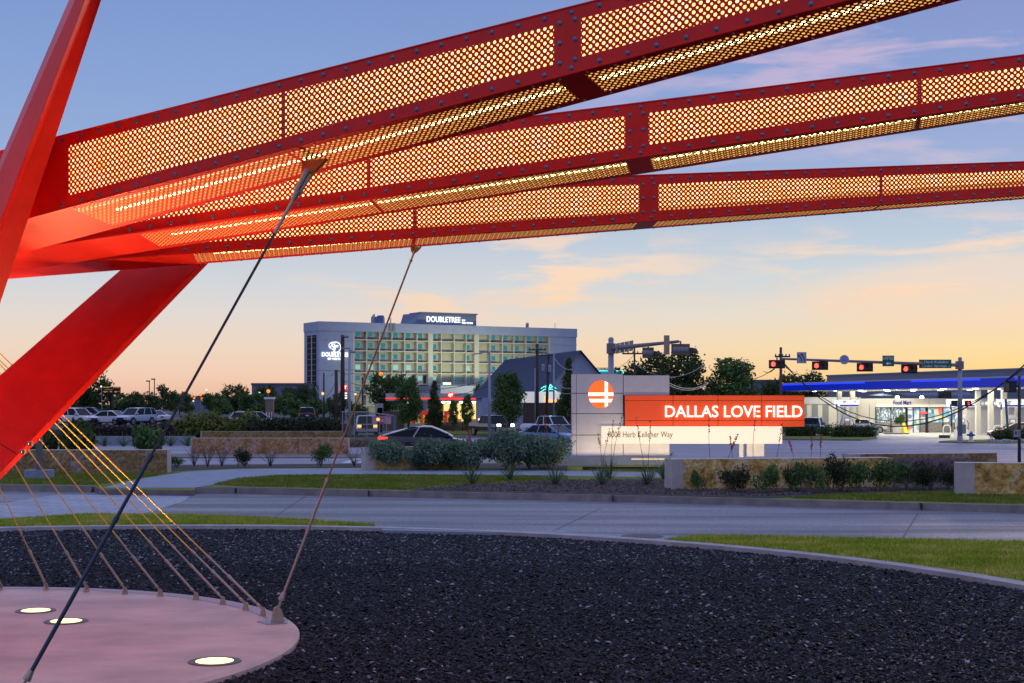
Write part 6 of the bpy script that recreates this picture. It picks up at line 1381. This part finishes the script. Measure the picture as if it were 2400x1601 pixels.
for px, d, hh, lab in ((1084, 156, 1.1, 'small glowing path light left of the black pickup'), (1123, 156, 1.2, 'small glowing path light above the black pickup bed'), (1260, 156, 1.2, 'small glowing path light above the silver pickup bed')):
    b = GD(px, d, -.3); o = thing('path_light', lab, 'lamp', b, 0, 'small path lights by the far verge'); g = MB(); g.tube((0, 0, 0), (0, 0, hh), .04, n=6); g.part('post', m_dark, o); g = MB(); g.dome((0, 0, hh + .05), .14, (0, 0, 1), 8, 3, 1, full=True); g.part('globe', m_wrm, o)
# wires
tp = lambda k, dy=0: UP[k][1] + UP[k][2] - ZV * dy
wire(P(1790, 870, 170), P(1829, 846, 125), .5, .035, 'upper wire left of the big wooden pole', m=m_wire); wire(P(1752, 886, 190), P(1829, 851, 125), .5, .035, 'lower wire left of the big wooden pole')
wire(P(1833, 846, 124), P(2430, 828, 95), 5.2, .05, 'thick black cable sagging across the blue canopy to the right edge'); wire(P(1833, 850, 124), P(2430, 838, 95), 4.6, .035, 'second black cable sagging just beside the thick one')
wire(P(1835, 857, 125), P(1922, 879, 130), .4, .02, 'thin wire sagging right of the big wooden pole')
wire(tp('a', 6), P(1135, 893, 160), 1.2, .035, 'dark wire running from the thick pole across the hotel front'); wire(tp('a', 7), P(1145, 905, 160), 1.6, .03, 'second dark wire crossing the hotel front just below the first'); wire(tp('b'), P(829, 874, 170), .3, .035, 'short wire from the shorter dark pole')
wire(P(740, 868, 200), P(829, 866, 190), .1, .03, 'straight wire across the hotel wall lettering side'); wire(P(739, 907, 195), tp('b', 1.2), 1.6, .04, 'pale cable sagging deep before the hotel wall', m=m_galv); wire(tp('c'), tp('b'), .6, .04, 'pale cable between the slim and the shorter pole', m=m_galv)
wire(P(1300, 840, 150), P(1345, 866, 120), .4, .03, 'upper pale wire entering behind the airport sign', m=m_galv); wire(P(1298, 896, 150), P(1345, 908, 120), .3, .03, 'middle pale wire entering behind the airport sign', m=m_galv); wire(P(1298, 910, 150), P(1345, 920, 120), .3, .03, 'lower pale wire entering behind the airport sign', m=m_galv)
wire(P(1568, 898, 110), P(1660, 896, 140), .5, .03, 'upper pale wire before the broad tree', m=m_galv); wire(P(1568, 903, 110), P(1660, 899, 140), .5, .03, 'lower pale wire before the broad tree', m=m_galv)
wire(P(1486, 832, 135), P(1410, 866, 170), .6, .02, 'thin wire falling left from the gantry side pole'); wire(P(1490, 855, 135), P(1650, 855, 150), 1.2, .03, 'pale wire sagging across the top of the broad tree', m=m_galv)

# ================================================================== VEHICLES
def loft(g, secs, m=0, close=True):
    n = len(secs[0]); o = len(g.v)
    for s_ in secs: g.v += [tuple(p) for p in s_]
    for i in range(len(secs) - 1):
        for j in range(n - 1): g.f.append((o + i * n + j, o + (i + 1) * n + j, o + (i + 1) * n + j + 1, o + i * n + j + 1)); g.m.append(m)
    if close:
        g.f.append(tuple(o + j for j in range(n))); g.m.append(m); g.f.append(tuple(o + (len(secs) - 1) * n + j for j in range(n))[::-1]); g.m.append(m)
def wheel(parent, x, y, r, w_, side):
    g = MB(); g.tube((0, -w_ / 2, 0), (0, w_ / 2, 0), r, n=20); ty = g.part('tyre', m_rubber, parent); ty.location = (x, y, r); ty.name = 'wheel'
    g = MB(); yy_ = side * (w_ / 2 + .005)
    g.tube((0, yy_ - side * .02, 0), (0, yy_, 0), r * .20, n=10)
    for k in range(6):
        a = k * PI / 3; c_, s_ = math.cos(a), math.sin(a); q = r * .62; t_ = r * .11
        g.hexa([(c_ * r * .1 - s_ * t_, yy_ - side * .01, s_ * r * .1 + c_ * t_), (c_ * r * .1 + s_ * t_, yy_ - side * .01, s_ * r * .1 - c_ * t_), (c_ * q + s_ * t_, yy_ - side * .01, s_ * q - c_ * t_), (c_ * q - s_ * t_, yy_ - side * .01, s_ * q + c_ * t_)],
               [(c_ * r * .1 - s_ * t_, yy_, s_ * r * .1 + c_ * t_), (c_ * r * .1 + s_ * t_, yy_, s_ * r * .1 - c_ * t_), (c_ * q + s_ * t_, yy_, s_ * q - c_ * t_), (c_ * q - s_ * t_, yy_, s_ * q + c_ * t_)])
    n = 20; 
    for i in range(n):
        a0, a1 = 2 * PI * i / n, 2 * PI * (i + 1) / n; g.quad((r * .6 * math.cos(a0), yy_, r * .6 * math.sin(a0)), (r * .7 * math.cos(a0), yy_, r * .7 * math.sin(a0)), (r * .7 * math.cos(a1), yy_, r * .7 * math.sin(a1)), (r * .6 * math.cos(a1), yy_, r * .6 * math.sin(a1)))
    g.part('rim', m_rim, ty)
def vehicle(kind, label, loc, heading, paint, lights='off', name=None, group=None, tails='off', front='white', roof=None):
    """local +x = forward; stations give half width, sill, belt and roof heights"""
    L_, W_, H_ = {'sedan': (4.85, 1.84, 1.45), 'fastback': (5.05, 1.92, 1.50), 'suv': (4.8, 1.92, 1.75), 'pickup': (5.85, 2.03, 1.95), 'hatch': (4.5, 1.8, 1.5)}[kind]
    o = thing(name or {'sedan': 'parked_car', 'fastback': 'car', 'suv': 'suv', 'pickup': 'pickup_truck', 'hatch': 'car'}[kind], label, {'pickup': 'pickup truck', 'suv': 'suv'}.get(kind, 'car'), loc, heading, group)
    hw = W_ / 2; g = MB()
    prof = {'sedan': [(-.5, .52, .80, .86), (-.485, .40, .92, .93), (-.40, .32, .98, .97), (-.22, .28, .95, 1), (0, .26, .93, 1), (.20, .28, .92, 1), (.32, .30, .86, .98), (.44, .34, .76, .93), (.49, .40, .66, .84), (.5, .50, .60, .78)],
            'fastback': [(-.5, .52, .88, .84), (-.485, .40, .97, .92), (-.40, .32, 1.0, .97), (-.22, .28, .95, 1), (0, .26, .93, 1), (.20, .28, .90, 1), (.32, .30, .82, .98), (.44, .34, .70, .92), (.49, .40, .60, .82), (.5, .50, .55, .76)],
            'hatch': [(-.5, .5, .9, .88), (-.47, .4, .97, .94), (-.3, .3, .96, 1), (0, .28, .95, 1), (.22, .3, .94, 1), (.38, .32, .86, .97), (.48, .4, .70, .88), (.5, .5, .62, .8)],
            'suv': [(-.5, .55, 1.02, .90), (-.485, .42, 1.10, .95), (-.30, .36, 1.08, 1), (0, .34, 1.06, 1), (.22, .36, 1.04, 1), (.38, .38, .98, .97), (.48, .45, .84, .90), (.5, .55, .74, .84)],
            'pickup': [(-.5, .62, 1.18, .96), (-.49, .55, 1.24, .98), (-.30, .50, 1.24, 1), (-.10, .46, 1.22, 1), (.18, .46, 1.22, 1), (.26, .50, 1.20, 1), (.44, .50, 1.12, .98), (.49, .52, 1.02, .95), (.5, .58, .92, .92)]}[kind]
    secs = []
    for xx, sill, belt, wf in prof:
        x = xx * L_; h2 = hw * wf
        secs.append([(x, -h2 * .88, sill), (x, -h2, sill + .08), (x, -h2, (sill + belt) / 2 + .02), (x, -h2 * .965, belt - .04), (x, -h2 * .86, belt), (x, 0, belt + .03), (x, h2 * .86, belt), (x, h2 * .965, belt - .04), (x, h2, (sill + belt) / 2 + .02), (x, h2, sill + .08), (x, h2 * .88, sill)])
    loft(g, secs)
    g.box(-L_ * .46, L_ * .46, -hw * .8, hw * .8, prof[3][1] - .06, prof[3][1] + .1, 1)
    body = g.part('body', [paint, m_dark], o, smooth=False)
    md = body.modifiers.new('bevel', 'BEVEL'); md.width = .07; md.segments = 3; md.limit_method = 'ANGLE'; md.angle_limit = R(25)
    cab = {'sedan': ((-.36, -.20, .06, .24), .93, H_), 'fastback': ((-.46, -.14, .06, .30), .90, H_), 'hatch': ((-.48, -.40, .06, .25), .95, H_), 'suv': ((-.485, -.42, .08, .24), 1.07, H_), 'pickup': ((-.13, -.10, .16, .27), 1.21, H_)}[kind]
    (xa, xb, xc, xd), zb, zr = cab; rwf = .76
    def gsec(x, z, wf): return [(x * L_, -hw * wf, z), (x * L_, -hw * wf * .985, z), (x * L_, hw * wf * .985, z), (x * L_, hw * wf, z)]
    g = MB(); b4 = [(xa * L_, -hw * .93, zb), (xd * L_, -hw * .90, zb - .02), (xd * L_, hw * .90, zb - .02), (xa * L_, hw * .93, zb)]; t4 = [(xb * L_, -hw * rwf, zr - .05), (xc * L_, -hw * rwf, zr - .05), (xc * L_, hw * rwf, zr - .05), (xb * L_, hw * rwf, zr - .05)]
    g.hexa(b4, t4); g.part('windows', m_glass, o)
    # roof skin and pillars in body colour unless another roof material is given
    g = MB(); secs = []
    if kind == 'fastback':
        arc = [(-.475, .965), (-.36, 1.14), (-.25, 1.29), (-.12, 1.40), (.0, H_), (.08, H_ - .02), (.17, 1.31), (.25, 1.12), (.315, .93)]
        for x, z in arc: wq = rwf + (.93 - rwf) * max(0, (H_ - z) / (H_ - .93)) ; secs.append([(x * L_, -hw * wq * 1.01, z - .05), (x * L_, -hw * wq * .93, z), (x * L_, 0, z + .035), (x * L_, hw * wq * .93, z), (x * L_, hw * wq * 1.01, z - .05)])
        loft(g, secs, close=False)
        gl = MB(); gs = []
        for x, z in arc: wq = rwf + (.93 - rwf) * max(0, (H_ - z) / (H_ - .93)); gs.append([(x * L_, -hw * .93, zb - .02), (x * L_, -hw * wq * 1.005, z - .055), (x * L_, hw * wq * 1.005, z - .055), (x * L_, hw * .93, zb - .02)])
        loft(gl, gs); gl.part('side_glass', m_glass, o)
    else:
        for x, z, q in ((xb - .01, zr - .05, .97), (xb + .02, zr - .012, 1), ((xb + xc) / 2, zr + .01, 1), (xc - .02, zr - .012, 1), (xc + .01, zr - .05, .97)): secs.append([(x * L_, -hw * rwf * q * 1.02, z - .03), (x * L_, -hw * rwf * q * .9, z), (x * L_, 0, z + .02), (x * L_, hw * rwf * q * .9, z), (x * L_, hw * rwf * q * 1.02, z - .03)])
        loft(g, secs, close=False)
        if kind == 'suv':
            for s_ in (-1, 1): g.box(xb * L_ + .2, xc * L_ - .1, s_ * hw * rwf * .9 - .02, s_ * hw * rwf * .9 + .02, zr + .02, zr + .05)
    fr = {'sedan': (0, .42, 1), 'fastback': (.45,), 'hatch': (0, .3, .62, 1), 'suv': (0, .24, .60, 1), 'pickup': (0, .45, 1)}[kind]
    for s_ in (-1, 1):
        for q in fr:
            pb = Vector(b4[0 if s_ < 0 else 3]).lerp(Vector(b4[1 if s_ < 0 else 2]), q); pt = Vector(t4[0 if s_ < 0 else 3]).lerp(Vector(t4[1 if s_ < 0 else 2]), q); g.tube(pb + Vector((0, s_ * .005, 0)), pt, .055 if q in (0, 1) else .04, n=6)
    g.part('roof', roof or paint, o)
    wr = {'sedan': .33, 'fastback': .34, 'hatch': .33, 'suv': .37, 'pickup': .41}[kind]; wx_ = {'pickup': (.31, -.32)}.get(kind, (.315, -.29))
    for x in wx_:
        for s_ in (-1, 1):
            g = MB(); g.tube((x * L_, s_ * (hw - .05), wr + .02), (x * L_, s_ * (hw + .004), wr + .02), wr * 1.16, n=20); g.part('wheel_arch', m_dark, o)
            wheel(o, x * L_, s_ * (hw - .09), wr, .22, s_)
    zh = prof[-2][2] - .10 if kind != 'pickup' else .98; zt_2 = prof[1][2] - .14
    for s_ in (-1, 1):
        g = MB(); g.box(L_ * .478, L_ * .502, s_ * hw * .70 - .17, s_ * hw * .70 + .17, zh - .08, zh + .07 + (.08 if kind == 'pickup' else 0)); g.part('headlight', {'off': m_lampoff, 'white': m_headl, 'amber': m_amber}[lights], o)
        g = MB(); hgt = .26 if kind == 'pickup' else .08; g.box(-L_ * .503, -L_ * .475, s_ * hw * .76 - (.07 if kind == 'pickup' else .2), s_ * hw * .76 + (.10 if kind == 'pickup' else .17), zt_2 - hgt, zt_2 + hgt * .8); g.part('tail_light', m_tail if tails == 'on' else m_tailoff, o)
        g = MB(); xm = (xd - .045) * L_; g.box(xm - .1, xm + .06, s_ * (hw + .02) - .10, s_ * (hw + .02) + .10, zb + .02, zb + .2); g.part('mirror', m_dark if kind == 'pickup' else paint, o)
    if kind == 'fastback':
        for s_ in (-1, 1): g = MB(); g.hexa([(-L_ * .50, s_ * hw * .80, zt_2 - .06), (-L_ * .40, s_ * (hw - .03), zt_2 - .02), (-L_ * .40, s_ * (hw + .012), zt_2 - .02), (-L_ * .495, s_ * (hw * .97), zt_2 - .08)], [(-L_ * .50, s_ * hw * .80, zt_2 + .08), (-L_ * .40, s_ * (hw - .03), zt_2 + .07), (-L_ * .40, s_ * (hw + .012), zt_2 + .07), (-L_ * .495, s_ * hw * .97, zt_2 + .09)]); g.part('tail_light', m_tail, o)
    g = MB(); g.box(L_ * .49, L_ * .506, -hw * .45, hw * .45, zh - .22, zh + .03)
    if kind == 'pickup': g.box(L_ * .49, L_ * .508, -hw * .52, hw * .52, zh - .18, zh + .16)
    g.part('grille', m_dark if kind != 'pickup' else mat('grille_dark_red', (.05, .012, .012), .3), o)
    g = MB(); g.box(-L_ * .508, -L_ * .498, -.18, .18, zt_2 - .24, zt_2 - .08); g.part('licence_plate', m_plate, o)
    if kind == 'pickup':
        g = MB(); g.box(-L_ * .485, -L_ * .13, -hw * .82, hw * .82, 1.20, 1.262, 0); g.part('bed_floor', m_dark, o)
        g = MB(); g.box(L_ * .49, L_ * .53, -hw * .95, hw * .95, .52, .78); g.part('bumper', mat('chrome', (.5, .5, .52), .2, .9), o)
        g = MB(); g.box(-L_ * .12, L_ * .22, -hw - .04, -hw + .05, .44, .50); g.box(-L_ * .12, L_ * .22, hw - .05, hw + .04, .44, .50); g.part('side_step', MATS['chrome'], o)
    return o
p_black = mat('car_paint_black', (.006, .006, .010), .2, coat=.8, spec=.5); p_silver = mat('car_paint_silver', (.58, .60, .68), .3, .15, coat=1); p_white = mat('car_paint_white', (.62, .62, .66), .25, coat=1); p_blue = mat('car_paint_blue', (.10, .22, .42), .25, .3, coat=1); p_maroon = mat('car_paint_maroon', (.16, .045, .05), .2, .4, coat=1)
p_roof_sheen = mat('car_roof_sky_sheen', (.42, .42, .46), .3, .3, coat=.5); p_navy = mat('car_paint_navy', (.015, .03, .08), .2, coat=1)  # pale roof colour stands in for sky reflected in black paint
GZd = lambda px, d, dz=.03: GD(px, d, gz(d) + dz)
vehicle('fastback', 'black sedan with pale sky sheen coloured into its curved roof, driving right behind the sage shrubs', GZd(995, 81), R(2), p_black, tails='on', name='car', roof=p_roof_sheen)
vehicle('pickup', 'black pickup with bright white headlights facing left of the camera', GZd(1152, 138), R(-62), p_black, lights='white')
vehicle('pickup', 'silver pickup with one amber headlight at the edge of the airport sign', GZd(1288, 130), R(-52), p_silver, lights='amber')
vehicle('sedan', 'dark navy car with a lit tail light cut off by the airport sign', GZd(1352, 100), R(62), p_navy, tails='on', name='car')
vehicle('sedan', 'blue and white car mostly hidden behind the right sage shrub', GZd(1292, 98), R(-40), p_blue, lights='amber', name='car')
vehicle('pickup', 'silver truck with amber headlights behind the wire fence', GZd(858, 134), R(-82), p_silver, lights='amber')
vehicle('suv', 'blue suv seen from behind beside the beige garage building', GZd(1905, 137), R(72), p_blue)
vehicle('sedan', 'maroon sedan parked at the right edge behind the clipped hedge', GZd(2385, 124), R(172), p_maroon, lights='off', name='parked_car')
vehicle('sedan', 'pale car whose roof shows behind the vacuum kiosk', GZd(2022, 150), R(0), p_silver, name='parked_car')
PL = .46
def lot(px, d): return GD(px, d, PL)
vehicle('sedan', 'white parked sedan facing left, left of the pale blue suv', lot(252, 150), R(165), p_white, tails='off')
vehicle('suv', 'pale blue white suv parked beside the white sedan', lot(318, 150), R(-115), mat('car_paint_ice', (.40, .50, .62), .25, .2, coat=1), name='suv')
vehicle('suv', 'white car half hidden by the leg and the dark shrubs', lot(180, 145), R(-30), p_white, name='suv')
vehicle('suv', 'dark van roof showing between the white cars', lot(212, 170), R(0), p_navy, name='van')
vehicle('sedan', 'car tail showing right of the pale blue suv', lot(352, 156), R(150), p_silver, tails='off')
vehicle('suv', 'dark parked suv showing above the long straight hedge', lot(718, 172), R(100), p_black, name='suv')
vehicle('hatch', 'white car glimpsed through the gap in the left hedge', lot(594, 128), R(60), p_white, name='parked_car')

# ================================================================== SMALL THINGS
# wire fence with pink notices
d = 118; a = GD(800, d); o = thing('site_fence', 'temporary wire fence with three pale pink notices hung on it', 'fence', a); s = d / F; z = lambda py: CAMZ + (HOR - py) / F * d - a.z; fxx = lambda px: (px - 800) * s
g = MB()
for px, yt in ((803, 965), (831, 965), (860, 966), (889, 970), (906, 972)): g.tube((fxx(px), 0, .0), (fxx(px), 0, z(yt)), .035, n=6)
g.chain([(fxx(800), 0, z(965.5)), (fxx(860), 0, z(966)), (fxx(927), 0, z(975))], .05, 6); g.chain([(fxx(800), 0, .3), (fxx(927), 0, .3)], .03, 5); g.part('frame', m_galv, o)
def mesh_mat():
    m = bpy.data.materials.new('chain_link'); m.use_nodes = True; t = m.node_tree; b = t.nodes['Principled BSDF']; b.inputs['Base Color'].default_value = (.3, .32, .36, 1)
    tr = N(t, 'ShaderNodeBsdfTransparent'); mx = N(t, 'ShaderNodeMixShader'); mx.inputs[0].default_value = .86; t.links.new(b.outputs[0], mx.inputs[1]); t.links.new(tr.outputs[0], mx.inputs[2]); t.links.new(mx.outputs[0], t.nodes['Material Output'].inputs[0]); return m
g = MB(); g.add([(fxx(800), .02, .3), (fxx(927), .02, .3), (fxx(927), .02, z(975)), (fxx(860), .02, z(966)), (fxx(800), .02, z(965.5))], [(0, 1, 2, 3, 4)]); g.part('wire_mesh', mesh_mat(), o)
g = MB(); g.box(fxx(922), fxx(927.5), -.1, .1, 0, z(972)); g.part('end_post', mat('end_post_blue', (.10, .14, .24), .6), o)
for i, (x0, x1) in enumerate(((872, 886), (888.5, 902), (903, 917))):
    n_ = thing('notice', ['pale pink notice with fine text, leftmost of three on the wire fence', 'notice with red bands, middle one on the wire fence', 'pale pink notice, rightmost on the wire fence'][i], 'notice', (a.x + fxx(x0), d - .06, a.z), 0, 'notices on the wire fence')
    w_ = fxx(x1) - fxx(x0); g = MB(); g.box(0, w_, 0, .02, z(994), z(975.5)); g.part('sheet', mat('notice_pink', (.46, .32, .40), .7, var=.15, scale=6), n_)
    g = MB(); g.box(w_ * .25, w_ * .5, -.01, 0, z(978), z(976.6)); g.box(w_ * .58, w_ * .85, -.01, 0, z(978), z(976.6))
    if i == 1: g.box(w_ * .1, w_ * .85, -.01, 0, z(993), z(989.5)); g.box(w_ * .05, w_ * .9, -.01, 0, z(981.5), z(979.5))
    g.part('red_marks', mat('notice_red', (.45, .03, .05), .6), n_)
p = P(886, 984, d - 1.2); o = thing('warning_lamp', 'small amber warning lamp before the notices', 'lamp', (p.x, p.y, -.42)); g = MB(); g.tube((0, 0, 0), (0, 0, p.z + .42), .04, n=6); g.part('post', m_dark, o); g = MB(); g.dome((0, 0, p.z + .45), .14, (0, 0, 1), 10, 3, 1, full=True); g.part('globe', emi('amber_warning_glow', (1, .42, .06), 2), o)
p = GD(885, 155); o = thing('concrete_wall', 'pale slanted concrete wall end left of the filling station', 'wall', p); g = MB(); s = 155 / F
g.add([(-12 * s, 0, 0), (12 * s, 0, 0), (12 * s, 0, 62 * s * .93), (0, 0, 62 * s * .93)], [(0, 1, 2, 3)]); g.hexa([(-14 * s, 0, 0), (12 * s, 0, 0), (12 * s, .6, 0), (-14 * s, .6, 0)], [(-2 * s, 0, 3.1), (12 * s, 0, 3.1), (12 * s, .6, 3.1), (-2 * s, .6, 3.1)]); g.part('wall', mat('pale_block', (.36, .36, .44), .7), o)
p = GD(897, 165); o = thing('brown_hoarding', 'low brown banded wall between the pale wall end and the station trees', 'wall', p); g = MB(); g.box(0, 2.4, 0, .3, 0, 2.2); g.part('wall', mat('brown_brick', (.16, .09, .05), .8, base2=(.08, .045, .03), scale=6, stretch=(1, 1, 6)), o)
# gas station small things
p = GZd(2108, 147, .02); o = thing('planter', 'round pale planter with a small green bush in front of the shop', 'planter', p); g = MB(); g.lathe([(.62, 0), (.62, .85), (.54, .85), (.52, .7)], 24); g.part('pot', m_white, o)
q = shared(shrub_mesh(300, 1300, m_leaf2, .10, 1, 1, 7), 'bush', o, (0, 0, .75)); q.scale = (.62, .62, 1.3)
p = GZd(2119, 146, .02); o = thing('wet_floor_sign', 'yellow folding floor sign leaning beside the planter', 'floor sign', p)
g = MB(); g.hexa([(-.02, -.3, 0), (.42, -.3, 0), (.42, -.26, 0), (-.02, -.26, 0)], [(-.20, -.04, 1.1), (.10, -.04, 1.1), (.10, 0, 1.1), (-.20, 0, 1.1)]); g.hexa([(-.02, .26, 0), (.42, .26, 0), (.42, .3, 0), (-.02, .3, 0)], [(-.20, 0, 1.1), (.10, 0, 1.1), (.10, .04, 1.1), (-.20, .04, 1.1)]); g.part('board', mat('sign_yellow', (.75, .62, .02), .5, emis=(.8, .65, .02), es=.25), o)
p = GZd(2005, 139, .02); s = 139 / F; o = thing('vending_kiosk', 'white island kiosk with two blue grey panels right of pump nine', 'kiosk', p)
g = MB(); g.hexa([(0, 0, 0), (41 * s, 0, 0), (41 * s, 1.2, 0), (0, 1.2, 0)], [(2.5 * s, .1, 27 * s), (40 * s, .1, 27 * s), (40 * s, 1.1, 27 * s), (2.5 * s, 1.1, 27 * s)]); g.part('case', m_pump, o)
g = MB()
for x0, x1 in ((4, 16), (23, 34)): g.hexa([((x0 - .8) * s, -.01, 10 * s), ((x1 - .5) * s, -.01, 10 * s), ((x1 - .5) * s, .1, 10 * s), ((x0 - .8) * s, .1, 10 * s)], [(x0 * s, .05, 23 * s), (x1 * s, .05, 23 * s), (x1 * s, .15, 23 * s), (x0 * s, .15, 23 * s)])
g.part('panel', mat('kiosk_blue_panel', (.16, .20, .42), .4), o)
p = GZd(2047, 138, .02); o = thing('ice_freezer', 'pale ice freezer box with light blue marks beside the kiosk', 'freezer', p); g = MB(); g.box(0, 13 * s, 0, .9, 0, 28 * s); g.part('case', mat('freezer_case', (.55, .54, .46), .5), o)
g = MB(); g.box(5 * s, 8 * s, -.02, 0, 18 * s, 26 * s); g.box(3 * s, 10 * s, -.02, 0, 12 * s, 14.5 * s); g.box(3 * s, 10 * s, -.02, 0, 3 * s, 7.5 * s); g.part('blue_marks', mat('ice_blue_marks', (.15, .42, .70), .5), o)
p = GZd(2038, 141, .02); o = thing('squeegee_post', 'tall white slim post standing at the kiosk', 'post', p); g = MB(); g.tube((0, 0, 0), (0, 0, 69 * s), .07, .05, 10); g.tube((0, 0, 69 * s), (0, 0, 74 * s), .02, n=6); g.part('post', m_white, o)
b = GD(2276, 111, -.25); o = thing('fire_hydrant', 'blue and white fire hydrant on the grass right of the mast', 'hydrant', b)
g = MB(); g.lathe([(.20, 0), (.20, .05), (.15, .07), (.15, .42)], 14); g.part('barrel', m_white, o); g = MB(); g.lathe([(.18, .42), (.20, .47), (.17, .60), (.10, .70), (.04, .72), (.04, .80)], 14); g.tube((-.30, 0, .52), (.30, 0, .52), .07, n=10); g.tube((0, -.28, .50), (0, .1, .50), .09, n=10); g.part('bonnet', mat('hydrant_blue', (.03, .12, .28), .4), o)
p = GZd(2204, 128, .02); o = thing('concrete_bumper', 'dark low bumper block at the left of the guard hoop', 'kerb block', p); g = MB(); g.box(-.05, .85, 0, .3, 0, .28); g.part('block', m_dark, o)
p = GZd(2090, 145, 0); o = thing('island_kerb_block', 'dark low island kerb under the planter', 'kerb block', p); g = MB(); g.box(-.6, 1.6, -.5, .7, 0, .14); g.part('block', mat('dark_kerb', (.08, .08, .09), .8), o)
p = GD(2364, 114, -.25); o = thing('leaning_pipe', 'blue leaning pipe beside the near signal post', 'pipe', p); g = MB(); s = 114 / F; g.tube((0, 0, 0), (-7 * s, 0, 98 * s), .10, n=8); g.part('pipe', mat('pipe_blue', (.05, .14, .28), .5), o)
p = GD(622, 170, PL); o = thing('ticket_booth', 'small brown and white booth above the left hedge', 'booth', p); g = MB(); g.box(0, .9, 0, .8, 0, 2.7); g.part('box', mat('booth_brown', (.20, .15, .12), .7), o); g = MB(); g.box(-.15, 1.0, -.1, .9, 2.7, 2.95); g.box(.1, .2, -.05, 0, 0, 1.2); g.box(.4, .5, -.05, 0, 0, 1.2); g.box(.7, .8, -.05, 0, 0, 1.2); g.part('trim', m_white, o)
